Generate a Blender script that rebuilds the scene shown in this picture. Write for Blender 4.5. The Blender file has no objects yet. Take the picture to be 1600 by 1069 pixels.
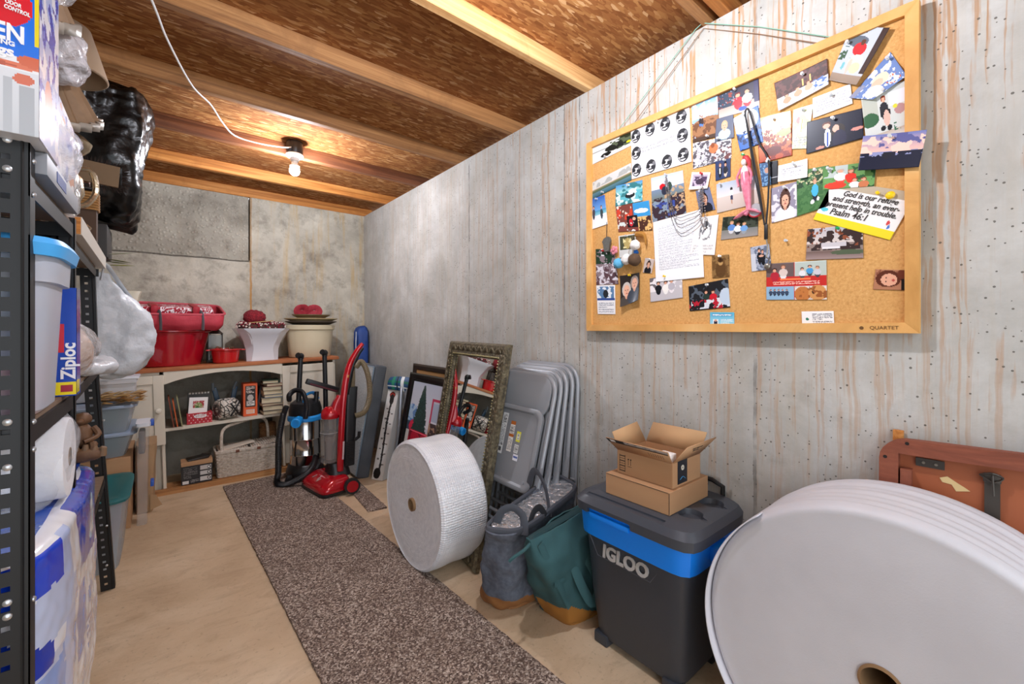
import bpy, bmesh, math, random
import numpy as np
from mathutils import Vector, Matrix, noise, Euler

# ------------------------------------------------------------------ scene, camera, light
S = bpy.context.scene
COL = S.collection
R = math.radians
PI = math.pi
rnd = random.Random(7)
S.view_settings.view_transform = 'Standard'
S.view_settings.look = 'None'
S.view_settings.gamma = 1.0
S.view_settings.use_curve_mapping = False
S.view_settings.exposure = 0.42

cam_data = bpy.data.cameras.new('camera')
cam_data.sensor_width = 36.0
cam_data.lens = 662.0 / 1600.0 * 36.0
cam_data.shift_y = -22.5 / 1600.0
cam_data.clip_start = 0.02
cam = bpy.data.objects.new('camera', cam_data)
COL.objects.link(cam)
cam.location = (0, 0, 1.2)
cam.rotation_euler = (R(90), 0, -math.atan(542 / 662.0))
S.camera = cam

# the rest of the basement is open behind the camera: soft neutral light enters from there
w = bpy.data.worlds.new('basement_light')
S.world = w
w.use_nodes = True
w.node_tree.nodes['Background'].inputs[0].default_value = (0.86, 0.93, 1.0, 1)
w.node_tree.nodes['Background'].inputs[1].default_value = 1.8
BULB_FAR = 950.0
BULB_NEAR = 225.0

# ------------------------------------------------------------------ colour and materials
def lin(c):
    c = c / 255.0
    return c / 12.92 if c <= 0.04045 else ((c + 0.055) / 1.055) ** 2.4
def hx(h):
    h = h.lstrip('#')
    return tuple(lin(int(h[i:i + 2], 16)) for i in (0, 2, 4))

MATS = {}
def M(name, col, rough=0.5, metal=0.0, mottle=None, bump=None, trans=0.0, coat=0.0, alpha=1.0, spec=0.5,
      emit=None, stretch=(1, 1, 1), sss=0.0, aniso_noise=None):
    """procedural principled material: mottle=(hex, scale, amount); bump=(scale, strength, distance)"""
    if name in MATS:
        return MATS[name]
    m = bpy.data.materials.new(name)
    m.use_nodes = True
    nt = m.node_tree
    p = nt.nodes['Principled BSDF']
    p.inputs['Base Color'].default_value = (*hx(col), 1)
    p.inputs['Roughness'].default_value = rough
    p.inputs['Metallic'].default_value = metal
    p.inputs['Transmission Weight'].default_value = trans
    p.inputs['Coat Weight'].default_value = coat
    p.inputs['Alpha'].default_value = alpha
    p.inputs['Specular IOR Level'].default_value = spec
    if sss:
        p.inputs['Subsurface Weight'].default_value = sss
        p.inputs['Subsurface Radius'].default_value = (0.02, 0.02, 0.02)
    if emit:
        p.inputs['Emission Color'].default_value = (*hx(emit[0]), 1)
        p.inputs['Emission Strength'].default_value = emit[1]
    tc = None
    def coords(st=stretch):
        tc = nt.nodes.new('ShaderNodeTexCoord')
        mp = nt.nodes.new('ShaderNodeMapping')
        mp.inputs['Scale'].default_value = st
        nt.links.new(tc.outputs['Object'], mp.inputs['Vector'])
        return mp.outputs[0]
    if mottle:
        n = nt.nodes.new('ShaderNodeTexNoise')
        n.inputs['Scale'].default_value = mottle[1]
        n.inputs['Detail'].default_value = 6
        nt.links.new(coords(), n.inputs['Vector'])
        r = nt.nodes.new('ShaderNodeValToRGB')
        r.color_ramp.elements[0].position = 0.5 - 0.5 * (1 - mottle[2]) - 0.02
        r.color_ramp.elements[0].position = 0.35
        r.color_ramp.elements[1].position = 0.68
        r.color_ramp.elements[0].color = (*hx(col), 1)
        a, b = hx(col), hx(mottle[0])
        r.color_ramp.elements[1].color = (*[a[i] + (b[i] - a[i]) * mottle[2] for i in range(3)], 1)
        nt.links.new(n.outputs['Fac'], r.inputs[0])
        nt.links.new(r.outputs[0], p.inputs['Base Color'])
    if bump:
        n = nt.nodes.new('ShaderNodeTexNoise')
        n.inputs['Scale'].default_value = bump[0]
        n.inputs['Detail'].default_value = 4
        nt.links.new(coords(), n.inputs['Vector'])
        b = nt.nodes.new('ShaderNodeBump')
        b.inputs['Strength'].default_value = bump[1]
        b.inputs['Distance'].default_value = bump[2] if len(bump) > 2 else 0.01
        nt.links.new(n.outputs['Fac'], b.inputs['Height'])
        nt.links.new(b.outputs[0], p.inputs['Normal'])
    MATS[name] = m
    return m

class NT:
    """small wrapper that makes node graphs short to write"""
    def __init__(s, name):
        s.m = bpy.data.materials.new(name); s.m.use_nodes = True
        s.t = s.m.node_tree; s.p = s.t.nodes['Principled BSDF']
    def n(s, kind, ins=None, **props):
        nd = s.t.nodes.new('ShaderNode' + kind)
        for k, v in props.items():
            setattr(nd, k, v)
        for k, v in (ins or {}).items():
            s.set(nd, k, v)
        return nd
    def set(s, nd, k, v):
        if isinstance(v, bpy.types.NodeSocket):
            s.t.links.new(v, nd.inputs[k])
        else:
            nd.inputs[k].default_value = v
    def obj(s, scale=(1, 1, 1), rot=(0, 0, 0)):
        tc = s.n('TexCoord')
        return s.n('Mapping', {'Vector': tc.outputs['Object'], 'Scale': scale, 'Rotation': rot}).outputs[0]
    def noise(s, vec, scale, detail=5, rough=0.55, dist=0.0):
        return s.n('TexNoise', {'Vector': vec, 'Scale': scale, 'Detail': detail, 'Roughness': rough, 'Distortion': dist}).outputs['Fac']
    def ramp(s, fac, stops):
        r = s.n('ValToRGB', {0: fac})
        cr = r.color_ramp
        while len(cr.elements) < len(stops): cr.elements.new(0.5)
        for e, (pos, c) in zip(cr.elements, stops):
            e.position = pos
            e.color = (*hx(c), 1) if isinstance(c, str) else (c, c, c, 1)
        return r.outputs[0]
    def mix(s, fac, a, b, mode='MIX'):
        nd = s.n('Mix', data_type='RGBA', blend_type=mode)
        s.set(nd, 0, fac)
        for i, v in ((6, a), (7, b)):
            if isinstance(v, str): v = (*hx(v), 1)
            s.set(nd, i, v)
        return nd.outputs[2]
    def math(s, op, a, b=0.0, c=None):
        nd = s.n('Math', operation=op)
        s.set(nd, 0, a); s.set(nd, 1, b)
        if c is not None: s.set(nd, 2, c)
        return nd.outputs[0]
    def sep(s, vec):
        return s.n('SeparateXYZ', {0: vec}).outputs
    def bump(s, h, strength=0.5, dist=0.01, normal=None):
        ins = {'Height': h, 'Strength': strength, 'Distance': dist}
        if normal is not None: ins['Normal'] = normal
        return s.n('Bump', ins).outputs[0]

# ------------------------------------------------------------------ objects
def thing(name, label, cat, loc=(0, 0, 0), rot=(0, 0, 0), group=None):
    o = bpy.data.objects.new(name, None)
    COL.objects.link(o)
    o.location = loc; o.rotation_euler = rot
    o.empty_display_size = 0.05
    o['label'] = label; o['category'] = cat
    if group: o['group'] = group
    return o
def tag(o, label, cat, group=None):
    o['label'] = label; o['category'] = cat
    if group: o['group'] = group
    return o
def xf(o):
    return Matrix.LocRotScale(o.location, o.rotation_euler, None)
def world_of(o):
    return world_of(o.parent) @ xf(o) if o.parent else xf(o)
def finish(name, me, mats, parent=None, local=False, sharp=35, center=True):
    for m in (mats if isinstance(mats, (list, tuple)) else [mats]):
        me.materials.append(m)
    if parent is not None and not local:
        me.transform(world_of(parent).inverted())
    o = bpy.data.objects.new(name, me)
    if parent is not None:
        o.parent = parent
    elif center and len(me.vertices):
        n = len(me.vertices)
        a = np.empty(n * 3); me.vertices.foreach_get('co', a); a = a.reshape(-1, 3)
        c = (a.min(0) + a.max(0)) / 2; c[2] = a[:, 2].min()
        me.transform(Matrix.Translation([-float(v) for v in c]))
        o.location = c
    if sharp is not None:
        me.shade_smooth()
        me.set_sharp_from_angle(angle=R(sharp))
    COL.objects.link(o)
    return o

class B:
    def __init__(s):
        s.bm = bmesh.new(); s.mi = 0
    def _new(s, ret):
        return ret
    def box(s, c, d, rot=None, bev=0.0, seg=2, taper=None):
        """c centre, d full dimensions, rot euler tuple or Matrix; taper=(sx,sy) scale of the bottom"""
        vs = []
        for x in (-.5, .5):
            for y in (-.5, .5):
                for z in (-.5, .5):
                    fx = taper[0] if taper and z < 0 else 1
                    fy = taper[1] if taper and z < 0 else 1
                    vs.append(Vector((x * d[0] * fx, y * d[1] * fy, z * d[2])))
        if rot is not None:
            m = rot if isinstance(rot, Matrix) else Euler(rot).to_matrix()
            vs = [m @ v for v in vs]
        vs = [s.bm.verts.new(v + Vector(c)) for v in vs]
        fs = []
        for f in ((0, 1, 3, 2), (4, 6, 7, 5), (0, 4, 5, 1), (2, 3, 7, 6), (0, 2, 6, 4), (1, 5, 7, 3)):
            fc = s.bm.faces.new([vs[i] for i in f]); fc.material_index = s.mi; fs.append(fc)
        if bev:
            es = list({e for f in fs for e in f.edges})
            bmesh.ops.bevel(s.bm, geom=es, offset=bev, segments=seg, profile=0.6, affect='EDGES', material=s.mi)
        return s
    def loft(s, rings, cap=True, closed=False, wrap=True):
        vr = [[s.bm.verts.new(p) for p in r] for r in rings]
        n = len(vr[0])
        pairs = list(zip(vr, vr[1:])) + ([(vr[-1], vr[0])] if closed else [])
        for a, b in pairs:
            for i in range(n if wrap else n - 1):
                j = (i + 1) % n
                try:
                    f = s.bm.faces.new((a[i], a[j], b[j], b[i])); f.material_index = s.mi
                except ValueError: pass
        if cap and not closed and wrap:
            for r in (vr[0][::-1], vr[-1]):
                try:
                    f = s.bm.faces.new(r); f.material_index = s.mi
                except ValueError: pass
        return s
    def cyl(s, p0, p1, r0, r1=None, n=20, cap=True):
        r1 = r0 if r1 is None else r1
        p0, p1 = Vector(p0), Vector(p1)
        q = (p1 - p0).to_track_quat('Z', 'Y')
        rings = [[p + q @ Vector((r * math.cos(2 * PI * i / n), r * math.sin(2 * PI * i / n), 0)) for i in range(n)] for p, r in ((p0, r0), (p1, r1))]
        return s.loft(rings, cap)
    def tube(s, pts, r, n=10, closed=False, flat=1.0, up=None):
        pts = [Vector(p) for p in pts]
        N = len(pts)
        rr = r if isinstance(r, (list, tuple)) else [r] * N
        tang = []
        for i in range(N):
            a = pts[i - 1] if (i > 0 or closed) else pts[0]
            b = pts[(i + 1) % N] if (i < N - 1 or closed) else pts[-1]
            t = (b - a)
            tang.append(t.normalized() if t.length > 1e-9 else Vector((0, 0, 1)))
        nrm = Vector(up) if up is not None else (Vector((0, 0, 1)) if abs(tang[0].z) < 0.9 else Vector((1, 0, 0)))
        nrm = (nrm - tang[0] * nrm.dot(tang[0])).normalized()
        rings = []
        for i in range(N):
            nrm = nrm - tang[i] * nrm.dot(tang[i])
            nrm = nrm.normalized() if nrm.length > 1e-6 else tang[i].orthogonal().normalized()
            bn = tang[i].cross(nrm)
            rings.append([pts[i] + (nrm * math.cos(2 * PI * k / n) * flat + bn * math.sin(2 * PI * k / n)) * rr[i] for k in range(n)])
        return s.loft(rings, not closed, closed)
    def lathe(s, prof, c=(0, 0, 0), n=32, rot=None, sx=1, sy=1, cap=True, wob=None):
        c = Vector(c); m = rot if isinstance(rot, Matrix) else (Euler(rot).to_matrix() if rot else Matrix.Identity(3))
        rings = []
        for r, z in prof:
            ring = []
            for i in range(n):
                a = 2 * PI * i / n
                k = wob(a, z) if wob else 1
                ring.append(c + m @ Vector((r * k * math.cos(a) * sx, r * k * math.sin(a) * sy, z)))
            rings.append(ring)
        return s.loft(rings, cap)
    def ball(s, c, r, u=16, v=10, rot=None):
        rx, ry, rz = (r, r, r) if not isinstance(r, (tuple, list)) else r
        m = Euler(rot).to_matrix() if rot else Matrix.Identity(3)
        ret = bmesh.ops.create_uvsphere(s.bm, u_segments=u, v_segments=v, radius=1)
        for vt in ret['verts']:
            vt.co = m @ Vector((vt.co.x * rx, vt.co.y * ry, vt.co.z * rz)) + Vector(c)
            for f in vt.link_faces: f.material_index = s.mi
        return s
    def prism(s, poly, O, U, V, depth):
        """2-D outline poly in the plane O + a U + b V, extruded by depth along U x V"""
        O, U, V = Vector(O), Vector(U), Vector(V)
        N = U.cross(V).normalized() * depth
        a = [O + U * x + V * y for x, y in poly]
        return s.loft([a, [p + N for p in a]], True)
    def done(s, name, mats, parent=None, local=False, sharp=35, mod=None, center=True):
        bmesh.ops.recalc_face_normals(s.bm, faces=s.bm.faces)
        me = bpy.data.meshes.new(name)
        s.bm.to_mesh(me); s.bm.free()
        o = finish(name, me, mats, parent, local, sharp, center)
        if mod == 'sub':
            md = o.modifiers.new('smooth', 'SUBSURF'); md.levels = 1; md.render_levels = 2
        elif isinstance(mod, tuple) and mod[0] == 'solid':
            md = o.modifiers.new('thickness', 'SOLIDIFY'); md.thickness = mod[1]; md.offset = 0
        return o
    def crumple(s, amp, sc, seed=0, keep=None):
        s.bm.normal_update()
        for v in s.bm.verts:
            if keep and keep(v.co): continue
            p = v.co * sc + Vector((seed * 3.1, seed * 1.7, seed))
            d = noise.noise(p) + 0.5 * noise.noise(p * 2.3)
            v.co += v.normal * d * amp
        return s

def qring(q, n=40, p=4.0):
    """rounded ring through four 3-D corners"""
    q = [Vector(a) for a in q]
    out = []
    for i in range(n):
        a = 2 * PI * (i + .5) / n
        c, sn = math.cos(a), math.sin(a)
        k = (abs(c) ** p + abs(sn) ** p) ** (-1 / p)
        u, v = (c * k + 1) / 2, (sn * k + 1) / 2
        out.append(q[0].lerp(q[1], u).lerp(q[3].lerp(q[2], u), v))
    return out
def rect4(cx, cy, w, d, z, rz=0.0):
    c, s_ = math.cos(rz), math.sin(rz)
    return [(cx + x * c - y * s_, cy + x * s_ + y * c, z) for x, y in ((-w / 2, -d / 2), (w / 2, -d / 2), (w / 2, d / 2), (-w / 2, d / 2))]
def spl(keys, m):
    """Catmull-Rom through a list of equal-length point lists -> m lists"""
    K = [[Vector(p) for p in k] for k in keys]
    N = len(K); out = []
    for i in range(m):
        t = i / (m - 1) * (N - 1); k = min(int(t), N - 2); f = t - k
        a, b, c, d = K[max(k - 1, 0)], K[k], K[k + 1], K[min(k + 2, N - 1)]
        out.append([0.5 * ((2 * q) + (r_ - p) * f + (2 * p - 5 * q + 4 * r_ - s_) * f * f + (-p + 3 * q - 3 * r_ + s_) * f ** 3) for p, q, r_, s_ in zip(a, b, c, d)])
    return out
def curve(pts, m=24):
    return [r[0] for r in spl([[p] for p in pts], m)]

# ------------------------------------------------------------------ flat print: coloured grid faces
def npc(h): return np.array(hx(h))
def paint(w_, h_, bg, ops, seed=1):
    rg = np.random.RandomState(seed)
    V, U = np.meshgrid((np.arange(h_) + .5) / h_, (np.arange(w_) + .5) / w_, indexing='ij')
    A = np.zeros((h_, w_, 3)); A[:] = npc(bg)
    def vn(sc):
        gh, gw = max(2, int(sc * h_ / w_) + 2), int(sc) + 2
        g = rg.rand(gh, gw)
        y = V * (gh - 1.001); x = U * (gw - 1.001)
        yi, xi = y.astype(int), x.astype(int); fy, fx = y - yi, x - xi
        return (g[yi, xi] * (1 - fy) * (1 - fx) + g[yi, xi + 1] * (1 - fy) * fx + g[yi + 1, xi] * fy * (1 - fx) + g[yi + 1, xi + 1] * fy * fx)
    def ell(u, v, ru, rv, c):
        A[((U - u) / ru) ** 2 + ((V - v) / rv) ** 2 < 1] = npc(c)
    def rec(u0, v0, u1, v1, c):
        A[(U >= u0) & (U < u1) & (V >= v0) & (V < v1)] = npc(c)
    for o in ops:
        k = o[0]
        if k == 'g':
            c1, c2, v0, v1 = o[1:]
            t = np.clip((V - v0) / (v1 - v0), 0, 1)[..., None]
            msk = (V >= v0) & (V < v1)
            A[msk] = (npc(c1) * (1 - t) + npc(c2) * t)[msk]
        elif k == 'r': rec(*o[1:])
        elif k == 'e': ell(*o[1:])
        elif k == 'n':
            c, sc, thr, u0, v0, u1, v1 = o[1:]
            msk = (vn(sc) * .6 + vn(sc * 2.3) * .4 > thr) & (U >= u0) & (U < u1) & (V >= v0) & (V < v1)
            A[msk] = npc(c)
        elif k == 'l':
            n, u0, v0, u1, v1, c = o[1:]
            for i in range(n):
                v = v0 + (v1 - v0) * (i + .5) / n
                e = u1 if rg.rand() > .25 else u0 + (u1 - u0) * (0.5 + 0.4 * rg.rand())
                hh = max((v1 - v0) / n * 0.3, 0.55 / h_)
                msk = (abs(V - v) < hh) & (U > u0) & (U < e)
                A[msk & (rg.rand(h_, w_) > .3)] = npc(c)
        elif k == 'p':       # a standing or sitting person: u, v of head centre, size, body, hair, legs
            u, v, s_, body, hair, legs = o[1:7]
            skin = o[7] if len(o) > 7 else 'd9a184'
            ell(u, v + s_ * 3.1, s_ * 1.0, s_ * 2.4, legs)
            ell(u, v + s_ * 2.4, s_ * 1.25, s_ * 1.7, body)
            ell(u, v - s_ * .22, s_ * .72, s_ * .85, hair)
            ell(u, v + s_ * .1, s_ * .52, s_ * .66, skin)
        elif k == 'f':       # a portrait face: u, v, size, hair, body
            u, v, s_, hair, body = o[1:6]
            ell(u, v + s_ * 2.3, s_ * 1.9, s_ * 1.35, body)
            ell(u, v, s_ * 1.08, s_ * (1.65 if len(o) > 6 else 1.2), hair)
            ell(u, v + s_ * 1.1, s_ * .35, s_ * .5, 'cf9b80')
            ell(u, v + s_ * .22, s_ * .74, s_ * .95, 'dfab90')
            for q in (-.3, .3): ell(u + s_ * q, v + s_ * .12, s_ * .12, s_ * .08, '3a2a24')
            ell(u, v + s_ * .68, s_ * .25, s_ * .09, 'a8504a')
            ell(u, v + s_ * .38, s_ * .1, s_ * .16, 'c98f76')
    return A

def print_mat(name, rough=0.35, coat=0.0, spec=0.5):
    if name in MATS: return MATS[name]
    k = NT(name)
    a = k.n('Attribute', attribute_name='print')
    k.t.links.new(a.outputs['Color'], k.p.inputs['Base Color'])
    k.p.inputs['Roughness'].default_value = rough
    k.p.inputs['Coat Weight'].default_value = coat
    k.p.inputs['Coat Roughness'].default_value = 0.12
    k.p.inputs['Specular IOR Level'].default_value = spec
    MATS[name] = k.m
    return k.m
def decal(name, q, A, mat, parent=None, bend=None, thick=0.0):
    """q: TL, TR, BR, BL 3-D corners; A: painted array; bend(u, v) -> offset along the normal"""
    h_, w_ = A.shape[:2]
    q = [np.array(p, float) for p in q]
    v, u = np.meshgrid(np.linspace(0, 1, h_ + 1), np.linspace(0, 1, w_ + 1), indexing='ij')
    P = (q[0][None, None] * ((1 - u) * (1 - v))[..., None] + q[1] * (u * (1 - v))[..., None] + q[2] * (u * v)[..., None] + q[3] * ((1 - u) * v)[..., None])
    if bend is not None:
        N = np.cross(q[3] - q[0], q[1] - q[0]); N /= np.linalg.norm(N)
        P = P + N * np.vectorize(bend)(u, v)[..., None]
    idx = np.arange((h_ + 1) * (w_ + 1)).reshape(h_ + 1, w_ + 1)
    F = np.stack([idx[:-1, :-1], idx[1:, :-1], idx[1:, 1:], idx[:-1, 1:]], -1).reshape(-1, 4)
    me = bpy.data.meshes.new(name)
    nv, nf = P.shape[0] * P.shape[1], len(F)
    me.vertices.add(nv); me.vertices.foreach_set('co', P.reshape(-1).astype(np.float32))
    me.loops.add(nf * 4); me.loops.foreach_set('vertex_index', F.reshape(-1).astype(np.int32))
    me.polygons.add(nf); me.polygons.foreach_set('loop_start', (np.arange(nf) * 4).astype(np.int32))
    me.update(calc_edges=True)
    at = me.attributes.new('print', 'FLOAT_COLOR', 'CORNER')
    C4 = np.ones((nf, 4, 4), np.float32); C4[:, :, :3] = A.reshape(-1, 3)[:, None]
    at.data.foreach_set('color', C4.reshape(-1))
    o = finish(name, me, mat, parent, sharp=None)
    o.data.shade_smooth()
    if thick:
        md = o.modifiers.new('thickness', 'SOLIDIFY'); md.thickness = thick; md.offset = 0
    return o
FONT = None
def txt(s_, size, O, U, V, mat, parent, name='lettering', ext=0.0006, align='CENTER', shear=0.0, bold=0.0, sx=1.0, spacing=1.0):
    """text mesh with its centre at O, reading along U, upright along V"""
    cu = bpy.data.curves.new(name, 'FONT')
    cu.body = s_; cu.size = size; cu.align_x = align; cu.align_y = 'CENTER'
    cu.extrude = ext; cu.shear = shear; cu.offset = bold; cu.resolution_u = 3; cu.space_character = spacing
    ob = bpy.data.objects.new('tmp', cu); COL.objects.link(ob)
    me = bpy.data.meshes.new_from_object(ob.evaluated_get(bpy.context.evaluated_depsgraph_get()))
    bpy.data.objects.remove(ob); bpy.data.curves.remove(cu)
    U = Vector(U).normalized(); V = Vector(V); V = (V - U * V.dot(U)).normalized(); N = U.cross(V)
    m = Matrix((U * sx, V, N)).transposed().to_4x4(); m.translation = Vector(O)
    me.transform(m)
    me.name = name
    return finish(name, me, mat, parent, sharp=None)
def dup(root, label=None, group=None):
    r = root.copy(); COL.objects.link(r)
    if label: r['label'] = label
    if group: r['group'] = group
    for ch in [c for c in bpy.data.objects if c.parent == root]:
        c = ch.copy(); COL.objects.link(c); c.parent = r
        for g in [c2 for c2 in bpy.data.objects if c2.parent == ch]:
            d = g.copy(); COL.objects.link(d); d.parent = c
    return r
def struct(o):
    o['kind'] = 'structure'; return o

# ------------------------------------------------------------------ setting materials
def concrete_right():
    k = NT('poured_concrete_wall')
    v = k.obj()
    x, y, z = k.sep(v)[0], k.sep(v)[1], k.sep(v)[2]
    base = k.ramp(k.noise(v, 2.6, 8, .68, .3), [(.3, 'a2a19b'), (.5, 'bab9b4'), (.7, 'cfcfcb')])
    st = k.obj(scale=(1, 22, .9))
    streak = k.noise(st, 1.6, 6, .6)
    base = k.mix(k.ramp(streak, [(.42, 0.0), (.70, .30)]), base, 'b5a78c')
    st3 = k.obj(scale=(1, 9, .35))
    base = k.mix(k.ramp(k.noise(st3, 2.1, 5, .55, .3), [(.52, 0.0), (.80, .20)]), base, '9d9991')
    # rust drips: thin, long, strongest near the top and toward the near end
    st2 = k.obj(scale=(1, 48, .7))
    warp = k.n('VectorMath', {0: st2, 1: k.n('TexNoise', {'Vector': v, 'Scale': 5.0, 'Detail': 3.0}).outputs['Color']}, operation='ADD').outputs[0]
    drip = k.ramp(k.noise(warp, 1.35, 3, .5, .1), [(.53, 0.0), (.58, .5), (.64, .9), (.72, .7)])
    fade = k.n('MapRange', {0: z, 1: 0.2, 2: 2.4, 3: .15, 4: 1.0}).outputs[0]
    fade2 = k.n('MapRange', {0: y, 1: 2.6, 2: 0.9, 3: .25, 4: 1.0}).outputs[0]
    base = k.mix(k.math('MULTIPLY', k.math('MULTIPLY', drip, fade), fade2), base, 'b07d45')
    blot = k.ramp(k.noise(v, 7, 5, .7), [(.56, 0.0), (.72, .45)])
    low = k.n('MapRange', {0: z, 1: 1.35, 2: .5, 3: .25, 4: 1.0}).outputs[0]
    base = k.mix(k.math('MULTIPLY', blot, low), base, '7d756a')
    # form joints
    j = None
    for yy, wd in ((2.445, .006), (1.545, .005), (1.44, .004), (.617, .006), (-.6, .006)):
        d = k.math('ABSOLUTE', k.math('ADD', k.math('SUBTRACT', y, yy), k.math('MULTIPLY', k.math('SUBTRACT', k.noise(v, 14, 3), .5), .01)))
        g = k.math('LESS_THAN', d, wd)
        j = g if j is None else k.math('MAXIMUM', j, g)
    jn = k.math('MULTIPLY', j, k.ramp(k.noise(v, 12, 4), [(.35, .05), (.6, .6)]))
    base = k.mix(jn, base, '55504a')
    # bug holes
    vo = k.n('TexVoronoi', {'Vector': k.obj(scale=(1, 1, .8)), 'Scale': 26.0, 'Randomness': 1.0})
    pick = k.math('GREATER_THAN', k.sep(vo.outputs['Color'])[0], .45)
    hole = k.math('MULTIPLY', k.math('LESS_THAN', vo.outputs['Distance'], k.math('MULTIPLY', .18, k.noise(v, 9, 2))), pick)
    vo2 = k.n('TexVoronoi', {'Vector': v, 'Scale': 70.0})
    hole2 = k.math('MULTIPLY', k.math('LESS_THAN', vo2.outputs['Distance'], k.math('MULTIPLY', .34, k.noise(v, 13, 2))), k.math('GREATER_THAN', k.sep(vo2.outputs['Color'])[1], .60))
    holes = k.math('MAXIMUM', hole, hole2)
    base = k.mix(k.math('MULTIPLY', holes, .8), base, '4e4840')
    k.set(k.p, 'Base Color', base)
    k.p.inputs['Roughness'].default_value = .85
    h = k.math('SUBTRACT', k.math('ADD', k.math('MULTIPLY', k.noise(v, 30, 5), .35), k.math('MULTIPLY', streak, .3)), k.math('ADD', k.math('MULTIPLY', holes, .8), k.math('MULTIPLY', j, .5)))
    k.set(k.p, 'Normal', k.bump(h, .55, .006))
    return k.m
def concrete_back():
    k = NT('rough_concrete_wall')
    v = k.obj()
    z = k.sep(v)[2]; x = k.sep(v)[0]
    base = k.ramp(k.noise(v, 2.6, 8, .65, .3), [(.28, '989183'), (.45, 'b3ac9d'), (.6, 'c9c2b2'), (.75, 'dbd4c4')])
    base = k.mix(k.ramp(k.noise(v, 5, 6, .7), [(.5, 0.0), (.68, .7)]), base, '6f675b')
    base = k.mix(k.math('MULTIPLY', k.ramp(k.noise(k.obj(scale=(9, 1, .7)), 2, 5), [(.5, 0.0), (.7, .75)]), k.n('MapRange', {0: x, 1: .5, 2: .9, 3: .1, 4: 1.0}).outputs[0]), base, 'c0a068')
    up = k.math('MULTIPLY', k.math('GREATER_THAN', z, k.math('ADD', 1.77, k.math('MULTIPLY', k.noise(v, 6, 3), .03))), k.math('LESS_THAN', x, .6))
    vo = k.n('TexVoronoi', {'Vector': v, 'Scale': 34.0})
    ag = k.ramp(vo.outputs['Distance'], [(.0, .0), (.45, .75)])
    base = k.mix(k.math('MULTIPLY', up, k.math('MULTIPLY', ag, .45)), base, '5f584e')
    crack = k.math('LESS_THAN', k.math('ABSOLUTE', k.math('SUBTRACT', z, k.math('ADD', 1.775, k.math('MULTIPLY', k.noise(v, 5, 4), .035)))), .006)
    crack = k.math('MULTIPLY', crack, k.math('LESS_THAN', x, .6))
    base = k.mix(k.math('MULTIPLY', crack, .8), base, '4a443c')
    ln = k.math('LESS_THAN', k.math('ABSOLUTE', k.math('SUBTRACT', x, k.math('ADD', .585, k.math('MULTIPLY', k.noise(v, 9, 3), .02)))), .008)
    base = k.mix(k.math('MULTIPLY', ln, k.n('MapRange', {0: z, 1: 1.5, 2: 1.9, 3: .9, 4: .5}).outputs[0]), base, 'b3813f')
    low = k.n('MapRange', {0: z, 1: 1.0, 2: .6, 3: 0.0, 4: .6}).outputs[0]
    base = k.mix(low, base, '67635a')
    k.set(k.p, 'Base Color', base)
    k.p.inputs['Roughness'].default_value = .9
    h = k.math('ADD', k.math('MULTIPLY', k.noise(v, 22, 6, .7), .5), k.math('MULTIPLY', k.math('SUBTRACT', k.math('MULTIPLY', ag, -1.0), crack), k.math('ADD', up, .1)))
    k.set(k.p, 'Normal', k.bump(h, .9, .012))
    return k.m
def concrete_floor():
    k = NT('concrete_floor')
    v = k.obj()
    base = k.ramp(k.noise(v, 1.7, 8, .6, .4), [(.3, 'b59a7a'), (.48, 'c8ad8c'), (.62, 'd6be9f'), (.8, 'e0cfb6')])
    base = k.mix(k.ramp(k.noise(k.obj(scale=(1, 2.5, 1), rot=(0, 0, .6)), 5, 8, .7, .6), [(.5, 0.0), (.75, .6)]), base, 'a18466')
    base = k.mix(k.ramp(k.noise(v, 60, 3), [(.6, 0.0), (.75, .4)]), base, '7c6850')
    k.set(k.p, 'Base Color', base)
    k.set(k.p, 'Roughness', k.ramp(k.noise(v, 4, 5), [(.3, .55), (.7, .85)]))
    k.set(k.p, 'Normal', k.bump(k.noise(v, 18, 7, .65), .3, .006))
    return k.m
def osb():
    k = NT('strand_board')
    base = None; hh = None
    for i, (rot, sc) in enumerate((((0, 0, .35), (14, 58, 14)), ((0, 0, -.5), (13, 54, 14)), ((0, 0, 1.0), (15, 56, 14)))):
        vo = k.n('TexVoronoi', {'Vector': k.n('VectorMath', {0: k.obj(scale=sc, rot=rot), 1: (i * 7.3, i * 3.1, 0)}, operation='ADD').outputs[0], 'Scale': 1.5})
        c = k.ramp(k.sep(vo.outputs['Color'])[0], [(0, '82502a'), (.35, '935e34'), (.65, 'a46f40'), (.9, 'b98550'), (1, 'd3a878')])
        m_ = k.sep(vo.outputs['Color'])[1]
        if base is None: base, hh = c, vo.outputs['Distance']
        else:
            sel = k.math('GREATER_THAN', m_, .55)
            base = k.mix(sel, base, c)
    base = k.mix(k.ramp(k.noise(k.obj(), 1.4, 6, .6), [(.4, .0), (.72, .55)]), base, '6b3d1c')
    spot = k.math('MULTIPLY', k.ramp(k.noise(k.obj(), 5.5, 5, .8, .5), [(.68, 0.0), (.70, 1.0)]), .45)
    base = k.mix(spot, base, 'd8ad7c')
    k.set(k.p, 'Base Color', base)
    k.p.inputs['Roughness'].default_value = .9
    k.p.inputs['Specular IOR Level'].default_value = .15
    k.set(k.p, 'Normal', k.bump(hh, .15, .002))
    return k.m
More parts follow.
